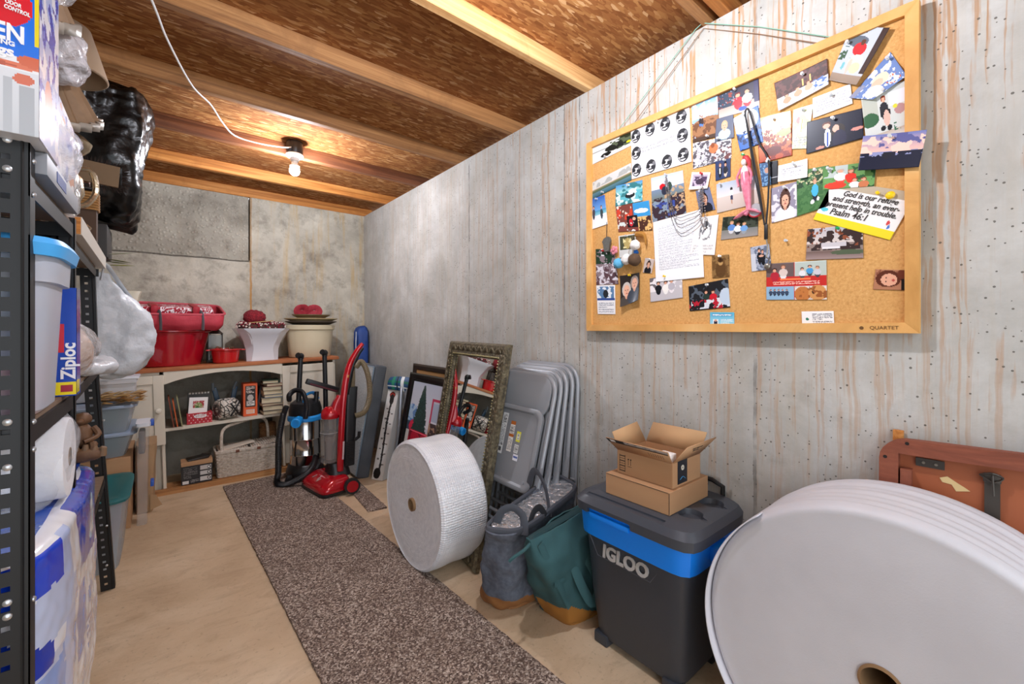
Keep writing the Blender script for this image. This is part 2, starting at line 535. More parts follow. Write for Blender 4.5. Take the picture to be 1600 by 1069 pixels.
def lumber(name, cols, grain=(1.2, 40, 40)):
    k = NT(name)
    v = k.obj(scale=grain)
    n1 = k.noise(v, 1.0, 6, .6, .8)
    base = k.ramp(n1, [(.3, cols[0]), (.5, cols[1]), (.7, cols[2])])
    base = k.mix(k.ramp(k.noise(k.obj(), 3.5, 5, .7, 1.0), [(.5, 0.0), (.75, .6)]), base, cols[0])
    vo = k.n('TexVoronoi', {'Vector': k.obj(scale=(1, 3, 3)), 'Scale': 2.2})
    kn = k.math('LESS_THAN', vo.outputs['Distance'], .035)
    base = k.mix(k.math('MULTIPLY', kn, .8), base, '4a2a14')
    k.set(k.p, 'Base Color', base)
    k.p.inputs['Roughness'].default_value = .65
    k.set(k.p, 'Normal', k.bump(n1, .35, .004))
    return k.m
def carpet():
    k = NT('brown_carpet_pile')
    v = k.obj()
    n = k.sep(k.n('TexVoronoi', {'Vector': v, 'Scale': 185.0}).outputs['Color'])[0]
    base = k.ramp(n, [(0, '43342a'), (.3, '65524a'), (.6, '8c796b'), (.85, 'b09e8f'), (1, 'd2c3b5')])
    base = k.mix(k.ramp(k.noise(v, 5, 4), [(.4, .0), (.7, .3)]), base, '5d4a3d')
    k.set(k.p, 'Base Color', base)
    k.p.inputs['Roughness'].default_value = 1.0
    k.set(k.p, 'Normal', k.bump(n, .6, .005))
    return k.m

m_wallr, m_wallb, m_floor, m_osb = concrete_right(), concrete_back(), concrete_floor(), osb()
wood_light = lumber('pale_framing_lumber', ('a5713c', 'cf9c62', 'e3b981'))
wood_mid = lumber('aged_framing_lumber', ('7d5330', 'a87646', 'c2905b'))
wood_red = lumber('reddish_framing_lumber', ('5c3520', '7e4c2e', '96603c'))
wood_orange = lumber('orange_framing_lumber', ('94561f', 'c07a35', 'd99a52'))

# ------------------------------------------------------------------ setting
struct(B().box((.25, 1.4, -.05), (3.2, 6.4, .1)).done('floor', m_floor, center=False))
struct(B().box((1.72, 1.4, 1.185), (.2, 6.4, 2.37)).done('wall_right', m_wallr, center=False))
# the back wall was poured in two lifts: the lower stands a little proud
b = B()
b.box((.185, 4.535, .9), (2.87, .21, 1.8))
b.box((-.35, 4.545, 2.085), (1.86, .19, .57))
b.box((1.105, 4.5375, 2.085), (1.03, .205, .57))
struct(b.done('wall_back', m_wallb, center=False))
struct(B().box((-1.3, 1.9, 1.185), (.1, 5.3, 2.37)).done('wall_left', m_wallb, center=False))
ceil = struct(B().box((.25, 1.9, 2.459), (3.3, 5.5, .018)).box((.25, 4.56, 2.45), (3.3, .2, .002)).done('ceiling', m_osb, center=False))
JZ = 2.4095
for y_, m_, zz in ((1.3845, wood_light, 2.371), (1.983, wood_mid, 2.37), (2.60, wood_mid, 2.37), (3.21, wood_red, 2.37), (3.868, wood_orange, 2.37), (.785, wood_mid, 2.37), (.722, wood_orange, 2.37), (.11, wood_mid, 2.37)):
    wd = .042 if y_ > .9 else .04
    jb = B().box((.27, y_, (zz + 2.45) / 2), (3.1, wd, 2.45 - zz), bev=.003, seg=1)
    jo = jb.done('joist', m_, ceil)
jo = B().box((.2, 4.455, 2.41), (3.0, .05, .08), bev=.003, seg=1).done('ledger_board', wood_orange, ceil)
jo['label'] = 'orange stained ledger board along the back wall'

# runner rug and carpet remnant
rug = B()
RQ = [(.437, .55), (1.055, .55), (.93, 3.15), (.905, 3.86), (.335, 3.83)]
def onrug(q, z0, z1, name, mat, parent=None):
    b = B(); ring = []
    n = len(q)
    pts = []
    for i in range(n):
        a, c = Vector(q[i]), Vector(q[(i + 1) % n])
        m_ = max(2, int((c - a).length / .02))
        for t in range(m_):
            p = a.lerp(c, t / m_)
            jit = .004 * noise.noise(Vector((p.x * 60, p.y * 60, 1)))
            pts.append((p.x + jit, p.y + jit))
    b.loft([[(x, y, z0) for x, y in pts], [(x, y, z1) for x, y in pts]])
    return b.done(name, mat, parent)
m_carpet = carpet()
tag(onrug(RQ, .0, .012, 'runner_rug', m_carpet), 'speckled brown carpet runner laid along the concrete floor', 'rug')
tag(onrug([(1.02, 2.72), (1.14, 2.70), (1.16, 3.28), (1.06, 3.33)], .0, .010, 'carpet_remnant', m_carpet), 'small brown carpet remnant on the floor in front of the grey folded mattress', 'rug')

# ------------------------------------------------------------------ lamps
m_white_plastic = M('white_plastic', 'f0f0ee', .4)
m_black_box = M('black_junction_box', '1c1f26', .35)
def lamp(x, y, label, wire_pts, power):
    t = thing('ceiling_lamp', label, 'lamp', (x, y, 2.447))
    B().lathe([(.0, 2.447), (.05, 2.447), (.05, 2.375), (.046, 2.365), (.0, 2.365)], (x, y, 0), 24).done('junction_box', m_black_box, t)
    B().lathe([(.0, 2.3655), (.052, 2.3655), (.055, 2.358), (.05, 2.348), (.028, 2.34), (.026, 2.322), (.0, 2.322)], (x, y, 0), 28).done('lamp_holder', m_white_plastic, t)
    B().lathe([(.0, 2.3215), (.018, 2.3215), (.02, 2.30), (.030, 2.285), (.0, 2.284)], (x, y, 0), 24).done('bulb_neck', m_white_plastic, t)
    mb = M('glowing_bulb', 'ffffff', .5, emit=('f1f4ff', power))
    B().ball((x, y, 2.255), .032, 20, 12).done('bulb', mb, t)
    if wire_pts:
        B().tube(curve(wire_pts, 50), .0042, 8).done('wire', m_white_plastic, t)
lamp(.675, 3.135, 'bare lit bulb under a black ceiling box with a trailing white wire',
     [(-.3, .9, 2.40), (-.16, 1.4, 2.362), (-.037, 1.969, 2.360), (.008, 2.189, 2.352), (.097, 2.485, 2.335), (.18, 2.66, 2.345), (.25, 2.87, 2.35), (.33, 3.04, 2.358), (.47, 3.075, 2.362), (.60, 3.09, 2.38), (.655, 3.10, 2.40)], BULB_FAR)
lamp(.80, .78, 'second bare bulb on the ceiling above the viewer', None, BULB_NEAR)

# ------------------------------------------------------------------ rolls of packing material
AX = Euler((0, R(90), 0)).to_matrix()        # local z -> world x
m_core = M('brown_cardboard_core', '8a6a48', .8)
def bubble_mat():
    k = NT('bubble_wrap_film')
    v = k.obj()
    x, y, z = k.sep(v)[0], k.sep(v)[1], k.math('SUBTRACT', k.sep(v)[2], .314)
    ang = k.math('MULTIPLY', k.math('ARCTAN2', y, z), .314)
    g = k.n('CombineXYZ', {0: x, 1: ang, 2: 0.0}).outputs[0]
    vo = k.n('TexVoronoi', {'Vector': g, 'Scale': 88.0, 'Randomness': 0.06}, voronoi_dimensions='2D')
    rr = k.math('SQRT', k.math('ADD', k.math('MULTIPLY', y, y), k.math('MULTIPLY', z, z)))
    side = k.math('GREATER_THAN', rr, .296)
    wv = k.n('CombineXYZ', {0: k.math('MULTIPLY', rr, 30.0), 1: k.math('MULTIPLY', ang, 9.0), 2: 0.0}).outputs[0]
    ring = k.noise(wv, 1.8, 6, .7, .6)
    h = k.math('ADD', k.math('MULTIPLY', side, k.math('MULTIPLY', vo.outputs['Distance'], -1.1)), k.math('MULTIPLY', k.math('SUBTRACT', 1.0, side), ring))
    col = k.mix(k.math('MULTIPLY', side, k.ramp(vo.outputs['Distance'], [(.3, 0.0), (.6, .28)])), k.ramp(ring, [(.3, 'dfe1e6'), (.6, 'f6f7fa')]), 'c9ccd4')
    k.set(k.p, 'Base Color', col)
    k.p.inputs['Roughness'].default_value = .28
    k.p.inputs['Subsurface Weight'].default_value = .4
    k.p.inputs['Subsurface Radius'].default_value = (.03, .03, .03)
    k.p.inputs['Coat Weight'].default_value = .4
    k.set(k.p, 'Normal', k.bump(h, .7, .007))
    return k.m
def roll(name, label, x0, x1, y, r, hole, mat, prof_fn, bulge):
    t = thing(name, label, 'roll', (x0, y, 0))
    prof = [(hole, .012)]
    L = x1 - x0
    for i in range(16):
        f = i / 15
        rr = hole + (r - .022 - hole) * f
        prof.append((rr, bulge * (1 - math.sin(f * PI * .5)) * .5 + (.003 * (i % 2) if bulge > .01 else 0) + .002))
    for i in range(1, 5):
        a = i / 5 * PI / 2
        prof.append((r - .022 + .022 * math.sin(a), .022 - .022 * math.cos(a)))
    m_ = 40
    for i in range(m_ + 1):
        f = i / m_
        prof.append((r * prof_fn(f), .022 + (L - .044) * f))
    for i in range(1, 5):
        a = i / 5 * PI / 2
        prof.append((r - .022 + .022 * math.cos(a), L - .022 + .022 * math.sin(a)))
    prof += [(hole + .02, L - .004), (hole, L - .004)]
    B().lathe(prof, (x0, y, r), 96, AX, cap=False, wob=lambda a, z: 1 + .004 * math.sin(3 * a + z * 5) * (1 if z > .02 else 0)).done('wrap', mat, t, sharp=50)
    c = B().lathe([(hole - .005, -.002), (hole, .0), (hole, L * .98), (hole - .005, L), (hole - .005, -.002)], (x0, y, r), 40, AX, cap=False)
    c.done('cardboard_core', m_core, t)
    return t
roll('bubble_wrap_roll', 'large roll of clear bubble wrap standing on the carpet runner edge', .95, 1.205, 1.958, .314, .032, bubble_mat(), lambda f: 1 + .006 * math.sin(f * 9), .02)
def foam_mat():
    k = NT('white_foam_sheet')
    v = k.obj()
    y, z = k.sep(v)[1], k.math('SUBTRACT', k.sep(v)[2], .39)
    rr = k.math('SQRT', k.math('ADD', k.math('MULTIPLY', y, y), k.math('MULTIPLY', z, z)))
    lay = k.noise(k.n('CombineXYZ', {0: k.math('MULTIPLY', rr, 260.0), 1: k.math('MULTIPLY', y, 3.0), 2: k.math('MULTIPLY', z, 3.0)}).outputs[0], 1.0, 3, .6)
    sp = k.noise(v, 260, 2, .7)
    k.set(k.p, 'Base Color', k.ramp(k.noise(v, 2.5, 5), [(.3, 'c2c1c6'), (.7, 'd2d1d6')]))
    k.p.inputs['Roughness'].default_value = .5
    k.p.inputs['Subsurface Weight'].default_value = .3
    k.p.inputs['Subsurface Radius'].default_value = (.03, .03, .03)
    k.set(k.p, 'Normal', k.bump(k.math('ADD', k.math('MULTIPLY', lay, .12), k.math('MULTIPLY', sp, .5)), .3, .002))
    return k.m
ft = roll('foam_wrap_roll', 'huge roll of white packing foam sheet leaning at the right wall in the foreground', 1.25, 1.555, .213, .39, .042, foam_mat(),
          lambda f: 1 + .006 * math.sin(f * 40) + .004 * math.sin(f * 23 + 1) - .004 * f, .006)
b = B()   # loose outer sheet edge standing slightly proud of the roll face
pts = [(1.242 - .010 * math.sin(min(1, i / 60) * PI), .213 + .3925 * math.sin(R(40 + i * 2)), .39 + .3925 * math.cos(R(40 + i * 2))) for i in range(0, 60)]
b.loft([[(p[0], p[1], max(p[2], .001)) for p in pts], [(1.30, p[1] , max(p[2], .001)) for p in pts]], cap=False, wrap=False)
b.done('loose_sheet_edge', MATS.get('x') or M('white_foam_edge', 'cfced6', .5), ft, mod=('solid', .003))

# ------------------------------------------------------------------ cooler
m_cool = M('charcoal_cooler_plastic', '3a3d44', .42, bump=(90, .12, .002))
m_lid = M('charcoal_lid_plastic', '41454d', .38, bump=(90, .10, .002))
m_blue = M('bright_blue_plastic', '0a84f2', .35)
m_silver_text = M('silver_lettering', 'b7b4b0', .35, .2)
def cut(o, cutters):
    for c in cutters:
        md = o.modifiers.new('cut', 'BOOLEAN'); md.object = c; md.operation = 'DIFFERENCE'; md.solver = 'EXACT'
    me = bpy.data.meshes.new_from_object(o.evaluated_get(bpy.context.evaluated_depsgraph_get()))
    old = o.data
    o.modifiers.clear(); o.data = me
    for c in cutters: bpy.data.objects.remove(c)
    return o
cool = thing('cooler', 'charcoal wheeled cooler with a blue band and silver lettering under two cardboard boxes', 'cooler', (1.41, .88, 0))
def crect(x0, x1, y0, y1, z): return [(x0, y0, z), (x1, y0, z), (x1, y1, z), (x0, y1, z)]
b = B()
b.loft([qring(crect(*q), 64, 9) for q in ((1.30, 1.555, .74, 1.04, .03), (1.285, 1.565, .715, 1.06, .03), (1.282, 1.567, .712, 1.063, .045), (1.262, 1.578, .690, 1.078, .20), (1.245, 1.586, .672, 1.088, .395), (1.240, 1.588, .667, 1.092, .425))])
bo = b.done('body', m_cool, cool)
for y_ in (1.03, .745): B().box((1.30, y_, .02), (.05, .06, .04), bev=.006).done('foot', m_cool, cool)
for y_ in (.73, 1.05):
    B().cyl((1.52, y_ - .015, .04), (1.52, y_ + .015, .04), .04, n=24).done('wheel', M('black_rubber', '141414', .7), cool)
b = B()
b.loft([qring(crect(*q), 64, 9) for q in ((1.240, 1.588, .667, 1.092, .424), (1.228, 1.594, .655, 1.100, .428), (1.222, 1.596, .648, 1.104, .50), (1.222, 1.596, .648, 1.104, .548))])
b.done('blue_band', m_blue, cool)
b = B()
b.loft([qring(crect(*q), 64, 9) for q in ((1.218, 1.598, .642, 1.108, .515), (1.208, 1.602, .632, 1.114, .517), (1.205, 1.604, .630, 1.116, .55), (1.222, 1.598, .645, 1.100, .572), (1.252, 1.590, .672, 1.076, .582), (1.262, 1.586, .682, 1.07, .585))])
lid = b.done('lid', m_lid, cool)
cc = []
for c in ((1.345, .712), (1.485, .708)):
    o = B().lathe([(.0, .568), (.036, .568), (.042, .59), (.0, .59)], (c[0], c[1], 0), 32).done('cutter', m_lid); cc.append(o)
    o = B().box((c[0], c[1] - .04, .582), (.02, .04, .012)).done('cutter', m_lid); cc.append(o)
o = B().box((1.205, .945, .52), (.05, .19, .034), bev=.008).done('cutter', m_lid); cc.append(o)
o = B().box((1.22, .90, .586), (.05, .32, .024), rot=(0, R(0), 0)).done('cutter', m_lid); cc.append(o)
cut(lid, cc)
lid.data.shade_smooth(); lid.data.set_sharp_from_angle(angle=R(30))
B().box((1.216, .945, .512), (.012, .17, .02), bev=.004).done('latch_tab', m_blue, cool)
B().box((1.40, .638, .475), (.10, .03, .05), bev=.01).box((1.40, .622, .47), (.08, .012, .03), bev=.004).done('side_handle', m_blue, cool)
B().tube([(1.598, .72, .55), (1.60, .72, .61), (1.60, .76, .625), (1.60, .98, .625), (1.60, 1.02, .61), (1.598, 1.02, .55)], .009, 8).done('tow_handle', M('black_plastic', '17181a', .4), cool)
nrm = Vector((-1, 0, .09)).normalized()
txt('IGLOO', .062, (1.2405, .895, .383), (0, -1, 0), (.10, 0, 1), m_silver_text, cool, ext=.003, bold=.0022, sx=.98)
b = B()
P_ = [(1.2455, 1.06, .425), (1.2500, 1.02, .352), (1.2500, .80, .352), (1.2455, .755, .42)]
b.tube(P_, .0022, 6).done('logo_outline', M('grey_outline', '565a62', .4), cool)
B().tube([(1.30, .676, .40), (1.42, .672, .405), (1.54, .676, .40)], .004, 6).done('side_groove', m_cool, cool)

# ------------------------------------------------------------------ cardboard boxes on the cooler
m_card = M('kraft_cardboard', 'b08660', .8, mottle=('ba926a', 3, .6), bump=(120, .08, .001), stretch=(1, 1, 6))
m_cardin = M('kraft_cardboard_inside', 'c09a70', .85)
m_ink = M('dark_ink', '2a2320', .7)
t = thing('cardboard_box', 'flat closed cardboard box lying on the cooler lid', 'box', (1.40, .87, .585))
B().box((1.40, .871, .6235), (.26, .258, .0755), bev=.0015, seg=1).done('carton', m_card, t)
b = B().box((1.2695, .871, .659), (.001, .25, .0015)).box((1.2695, .743, .6235), (.0012, .0015, .07)).done('flap_slit', m_ink, t)
B().box((1.36, .90, .6618), (.02, .06, .0004)).done('printed_mark', M('faint_ink', '8c6238', .8), t)
t = thing('cardboard_box', 'small open cardboard box with flared flaps and dark tape resting on the flat carton', 'box', (1.40, .86, .662))
X0, X1, Y0, Y1, Z0, Z1 = 1.305, 1.49, .753, .972, .6625, .747
b = B()
for c, d in (((X0, (Y0 + Y1) / 2, (Z0 + Z1) / 2), (.003, Y1 - Y0, Z1 - Z0)), ((X1, (Y0 + Y1) / 2, (Z0 + Z1) / 2), (.003, Y1 - Y0, Z1 - Z0)),
             (((X0 + X1) / 2, Y0, (Z0 + Z1) / 2), (X1 - X0, .003, Z1 - Z0)), (((X0 + X1) / 2, Y1, (Z0 + Z1) / 2), (X1 - X0, .003, Z1 - Z0)),
             (((X0 + X1) / 2, (Y0 + Y1) / 2, Z0 + .0015), (X1 - X0, Y1 - Y0, .003))):
    b.box(c, d)
b.done('carton', m_card, t)
def flap(c4, name='flap', mat=m_card, thick=.003):
    b = B(); vs = [b.bm.verts.new(p) for p in c4]; b.bm.faces.new(vs)
    return b.done(name, mat, t, mod=('solid', thick))
flap([(X0, Y0, Z1), (X0, Y1, Z1), (X0 - .045, Y1 + .02, Z1 + .048), (X0 - .045, Y0 - .012, Z1 + .048)])
flap([(X1, Y0, Z1), (X1, Y1, Z1), (X1 + .035, Y1 - .01, Z1 + .072), (X1 + .035, Y0 - .01, Z1 + .072)], mat=m_cardin)
flap([(X0 + .004, Y0, Z1), (X1 - .004, Y0, Z1), (X1 + .03, Y0 - .045, Z1 + .062), (X0 + .035, Y0 - .035, Z1 + .055)])
flap([(X0 + .004, Y1, Z1), (X1 - .004, Y1, Z1), (X1 - .02, Y1 + .03, Z1 + .075), (X0 + .0, Y1 + .025, Z1 + .06)], mat=m_cardin)
B().box((1.335, .79, .745), (.04, .05, .05), bev=.004).done('packing_paper', M('white_packing_paper', 'e9e4e0', .8, bump=(40, .8, .01)), t)
tape = paint(56, 12, '23211f', [('r', .30, 0, 1, .66, 'a9a3a0'), ('r', .32, .08, .98, .2, 'cfc9c6'), ('r', .05, .2, .14, .8, 'e8e4e0'), ('n', '55504e', 20, .6, .3, .1, 1, .6)], 3)
pm_card = print_mat('print_on_card', .5)
decal('tape_strip', [(X0 - .0475, Y1 + .018, Z1 + .047), (X0 - .0475, Y0 - .010, Z1 + .047), (X0 - .034, Y0 - .006, Z1 + .033), (X0 - .034, Y1 + .014, Z1 + .033)], tape, pm_card, t)
stripe = paint(30, 40, '000000', [])
b = B()
for i in range(7):      # printed ruled mark, arrows
    b.box((X0 - .0018, Y1 - .022, Z0 + .012 + i * .009), (.0006, .024, .0012 if i % 2 else .003))
for y_ in (Y1 - .010, Y1 - .034): b.box((X0 - .0018, y_, Z0 + .04), (.0006, .0012, .062))
for y_ in (Y1 - .048, Y1 - .058):
    b.box((X0 - .0018, y_, Z0 + .048), (.0006, .0012, .022)); b.box((X0 - .0018, y_, Z0 + .058), (.0006, .005, .004))
b.box((X0 - .0018, Y1 - .053, Z0 + .032), (.0006, .018, .0012))
for i in range(7): b.box((X0 - .02 , Y0 + .075 - i * .009, Z1 + .019), (.0008, .0012, .018), rot=(0, R(-43), 0))
b.done('printed_mark', m_ink, t)
B().box(((X0 + X1) / 2 - .03, Y0 - .002, (Z0 + Z1) / 2 + .004), (.062, .001, .078)).done('tape_patch', M('black_tape', '171c26', .35), t)
b = B().tube(curve([(X0 + .045, Y0 - .0035, Z0 + .022), (X0 + .062, Y0 - .0035, Z0 + .030), (X0 + .08, Y0 - .0035, Z0 + .020)], 10), .0012, 6)
b.done('arrow_logo', M('logo_blue', '3f8fc0', .5), t)
B().lathe([(.003, -.001), (.009, -.001), (.009, .0005), (.003, .0005)], (X0 + .062, Y0 - .003, Z0 + .06), 16, Euler((R(90), 0, 0)).to_matrix(), cap=False).done('round_sticker', M('sticker_cream', 'd9d2c0', .6), t)
txt('THIS WAY UP\nFRAGILE', .011, (X0 + .11, Y0 - .028, Z1 + .036), (1, 0, 0), (0, -.5, .7), m_ink, t, ext=.0003)

# ------------------------------------------------------------------ soft bags
def fabric(name, col, col2, sc=500):
    return M(name, col, .9, mottle=(col2, sc, .8), bump=(sc, .3, .002))
m_grey_fab = fabric('grey_heather_fabric', '575c68', '6c7380', 60)
m_teal = fabric('teal_nylon', '2d4f52', '385f62', 8)
m_leather = M('tan_suede', '8e5c31', .8, mottle=('a87442', 20, .7))
m_strap = M('dark_grey_webbing', '4a4d55', .8, bump=(300, .4, .002))
m_liner = M('crinkled_silver_liner', 'c9ccd1', .25, .75, bump=(28, 1.0, .02))
def bagmesh(keys, m_rows, n, p, amp, sc, seed, tan):
    rings = spl([qring(k, n, p) for k in keys], m_rows)
    b = B(); b.loft(rings, cap=False)
    f = b.bm.faces.new([b.bm.verts[i] for i in range(n)][::-1]) if False else None
    b.bm.verts.ensure_lookup_table()
    try: b.bm.faces.new([b.bm.verts[i] for i in range(n)][::-1])
    except Exception: pass
    b.crumple(amp, sc, seed, keep=lambda c: c.z < .004)
    for v in b.bm.verts: v.co.z = max(v.co.z, .001)
    for f in b.bm.faces:
        if tan(f.calc_center_median()): f.material_index = 1
    return b
t = thing('tote_bag', 'grey heather tote bag with silver lining and tan base beside the bubble wrap', 'bag', (1.3, 1.5, 0))
gk = [[(1.11, 1.56, .0), (1.13, 1.39, .0), (1.44, 1.372, .0), (1.42, 1.43, .0)],
      [(1.08, 1.56, .03), (1.10, 1.37, .03), (1.46, 1.370, .03), (1.46, 1.44, .03)],
      [(1.03, 1.52, .15), (1.08, 1.34, .13), (1.48, 1.360, .15), (1.49, 1.45, .16)],
      [(.99, 1.44, .30), (1.07, 1.290, .29), (1.49, 1.340, .32), (1.50, 1.45, .33)],
      [(.95, 1.36, .415), (1.065, 1.250, .405), (1.49, 1.325, .455), (1.48, 1.47, .485)]]
bagmesh(gk, 70, 140, 5, .028, 7, 3, lambda c: c.z < .055 + .05 * (1.20 - c.x) * 2).done('bag_body', [m_grey_fab, m_leather], t, mod=('solid', .006), sharp=60)
rim = qring(gk[-1], 60, 5)
B().tube([p + Vector((0, 0, -.004)) for p in rim], .009, 8, closed=True, flat=2.0).done('rim_binding', m_strap, t)
inner = [[(1.02, 1.38, .33), (1.10, 1.31, .33), (1.45, 1.36, .37), (1.44, 1.46, .38)], gk[-1]]
rings = spl([[Vector(p) * .97 + Vector((1.25, 1.36, .42)) * .03 for p in qring(k, 60, 4)] for k in inner], 10)
b = B(); b.loft(rings, cap=True); b.crumple(.02, 16, 9)
b.done('silver_liner', m_liner, t, sharp=60)
B().tube(curve([(1.02, 1.34, .425), (1.03, 1.32, .475), (1.06, 1.29, .49), (1.09, 1.262, .455), (1.085, 1.250, .39)], 20), .016, 8, flat=.22, up=(.6, .8, 0)).done('strap', m_strap, t)
B().tube(curve([(1.30, 1.47, .46), (1.29, 1.43, .54), (1.28, 1.38, .555), (1.27, 1.32, .50), (1.26, 1.285, .40)], 20), .017, 8, flat=.22, up=(1, 0, 0)).done('strap', m_strap, t)
B().tube(curve([(1.12, 1.262, .40), (1.15, 1.27, .45), (1.19, 1.275, .46), (1.22, 1.27, .42)], 16), .014, 8, flat=.22, up=(0, 1, 0)).done('strap', M('black_webbing', '1b1c20', .8), t)

t = thing('cooler_bag', 'teal zip top cooler bag with buckle between the grey tote and the cooler', 'bag', (1.35, 1.25, 0))
tk = [[(1.24, 1.345, .0), (1.255, 1.165, .0), (1.49, 1.135, .0), (1.49, 1.33, .0)],
      [(1.215, 1.35, .03), (1.235, 1.150, .03), (1.505, 1.128, .03), (1.505, 1.335, .03)],
      [(1.15, 1.32, .15), (1.18, 1.135, .14), (1.505, 1.128, .15), (1.51, 1.325, .16)],
      [(1.075, 1.25, .31), (1.085, 1.135, .30), (1.48, 1.150, .31), (1.49, 1.30, .32)],
      [(1.025, 1.185, .425), (1.03, 1.150, .42), (1.45, 1.195, .435), (1.45, 1.235, .44)]]
bagmesh(tk, 70, 140, 6, .016, 8, 8, lambda c: c.z < .105 - abs(c.x - 1.235) * .55 and c.y < 1.30).done('bag_body', [m_teal, M('ochre_suede', 'a06a28', .8)], t, mod=('solid', .005), sharp=60)
B().loft([qring([(1.03, 1.183, .424), (1.033, 1.153, .42), (1.45, 1.198, .435), (1.45, 1.232, .439)], 40, 5), qring([(1.05, 1.175, .430), (1.05, 1.162, .428), (1.44, 1.208, .441), (1.44, 1.222, .443)], 40, 5)]).done('zip_top', M('dark_teal_zip', '16393d', .6), t)
B().tube(curve([(1.03, 1.155, .41), (.995, 1.15, .40), (.96, 1.16, .385), (.945, 1.17, .37)], 12), .006, 6).done('zip_pull', m_teal, t)
m_buck = M('silver_buckle', 'b9b4a8', .3, .9)
def on_face(f, h):     # a point on the camera-facing side of the teal bag: f along it, h up
    lo = Vector(tk[1][1]).lerp(Vector(tk[1][2]), f); hi = Vector(tk[4][1]).lerp(Vector(tk[4][2]), f)
    return lo.lerp(hi, h) + Vector((0, -.012, 0))
B().tube([on_face(.04, .80), on_face(.10, .80), on_face(.10, .68), on_face(.04, .68), on_face(.04, .80)], .0035, 6).tube([on_face(.03, .74), on_face(.11, .74)], .003, 6).done('buckle', m_buck, t)
B().tube(curve([on_face(.07, .95), on_face(.07, .74) + Vector((0, -.004, 0)), on_face(.08, .5), on_face(.10, .2)], 14), .014, 8, flat=.18, up=(0, 1, 0)).done('strap', m_teal, t)
B().tube(curve([on_face(.02, .50), on_face(.2, .50), on_face(.42, .56)], 12), .012, 8, flat=.2, up=(0, 1, 0)).done('front_seam', m_teal, t)
B().tube(curve([on_face(.38, .62), on_face(.33, .40) + Vector((0, -.03, 0)), on_face(.38, .22) + Vector((0, -.04, 0)), on_face(.52, .28) + Vector((0, -.045, 0)), on_face(.60, .45) + Vector((0, -.03, 0)), on_face(.58, .66)], 26), .022, 8, flat=.22, up=(0, 1, 0)).done('carry_strap', m_teal, t)

# ------------------------------------------------------------------ folding chairs
m_chair = M('grey_painted_steel', '9b9ea3', .38, .25)
m_chair2 = M('grey_chair_seat', '8e9195', .45, .15)
m_cap = M('black_rubber', '141414', .7)
def rounded(w_, h_, r, n=6, y0=0, z0=0):
    pts = []
    for cy, cz, a0 in ((w_ / 2 - r, h_ / 2 - r, 0), (-w_ / 2 + r, h_ / 2 - r, 90), (-w_ / 2 + r, -h_ / 2 + r, 180), (w_ / 2 - r, -h_ / 2 + r, 270)):
        for i in range(n + 1):
            a = R(a0 + 90 * i / n)
            pts.append((y0 + cy + r * math.cos(a), z0 + cz + r * math.sin(a)))
    return pts
chair = thing('folding_chair', 'front grey steel folding chair of the stack, seat labels facing out', 'chair', (0, 0, 0), group='folded grey chairs')
W2 = .215
U_ = [(0, -W2, .02), (0, -W2, .5), (0, -W2, .90)] + [(0, -W2 + .09 - .09 * math.cos(R(a)), .90 + .09 * math.sin(R(a))) for a in (20, 40, 60, 80)] + [(0, W2 - .09 + .09 * math.cos(R(a)), .90 + .09 * math.sin(R(a))) for a in (80, 60, 40, 20)] + [(0, W2, .90), (0, W2, .5), (0, W2, .02)]
B().tube(U_, .0115, 10, up=(1, 0, 0)).done('outer_frame', m_chair, chair, local=True)
b = B().tube([(.014, -W2 + .03, .02), (.010, -W2 + .028, .78)], .010, 8).tube([(.014, W2 - .03, .02), (.010, W2 - .028, .78)], .010, 8)
b.tube([(.014, -W2 + .03, .13), (.014, W2 - .03, .13)], .009, 8)
b.done('rear_legs', m_chair, chair, local=True)
B().tube([(0, -W2, .20), (0, W2, .20)], .009, 8).done('cross_bar', m_chair, chair, local=True)
B().tube([(0, -W2, .29), (0, W2, .29)], .009, 8).done('cross_bar', m_chair, chair, local=True)
def panel(y0, z0, w_, h_, r, x0, th, dish):
    b = B()
    ro = rounded(w_, h_, r, 6, y0, z0)
    def inset(k, x): return [(x, y0 + (y - y0) * (1 - k / (w_ / 2)), z0 + (z - z0) * (1 - k / (h_ / 2))) for y, z in ro]
    b.loft([inset(.004, x0 + th), inset(0, x0 + th * .6), inset(0, x0 + th * .2), inset(.006, x0), inset(.02, x0), inset(.03, x0 + dish)])
    return b
panel(0, .885, .40, .205, .075, -.016, .016, -.004).done('backrest', m_chair2, chair, local=True)
panel(0, .625, .39, .39, .05, -.036, .022, .008).done('seat', m_chair2, chair, local=True)
for s_ in (-1, 1):
    B().box((-.012, s_ * (W2 + .001), .50), (.006, .020, .13), bev=.003, rot=(R(2), R(6), 0)).cyl((-.018, s_ * (W2 - .008), .44), (-.018, s_ * (W2 + .016), .44), .007, n=10).done('hinge_bracket', m_chair, chair, local=True)
    B().cyl((0, s_ * W2, .0), (0, s_ * W2, .025), .014, n=12).done('foot_cap', m_cap, chair, local=True)
CH = []
for i in range(5):
    xt, xb = 1.462 + .031 * i, 1.205 + .083 * i
    a = math.asin((xt - xb) / 1.0)
    c = chair if i == 0 else dup(chair, ['', 'second grey folding chair from the front of the stack', 'third grey folding chair, middle of the stack', 'fourth grey folding chair from the front of the stack', 'last grey folding chair of the stack, flat on the concrete wall'][i])
    c.location = (xb, 1.648 - .004 * i, .004 + .004 * i); c.rotation_euler = (0, a, R((0, .5, -.6, .4, 0)[i]))
    CH.append(c)
a0 = CH[0].rotation_euler.y
mw = xf(CH[0])
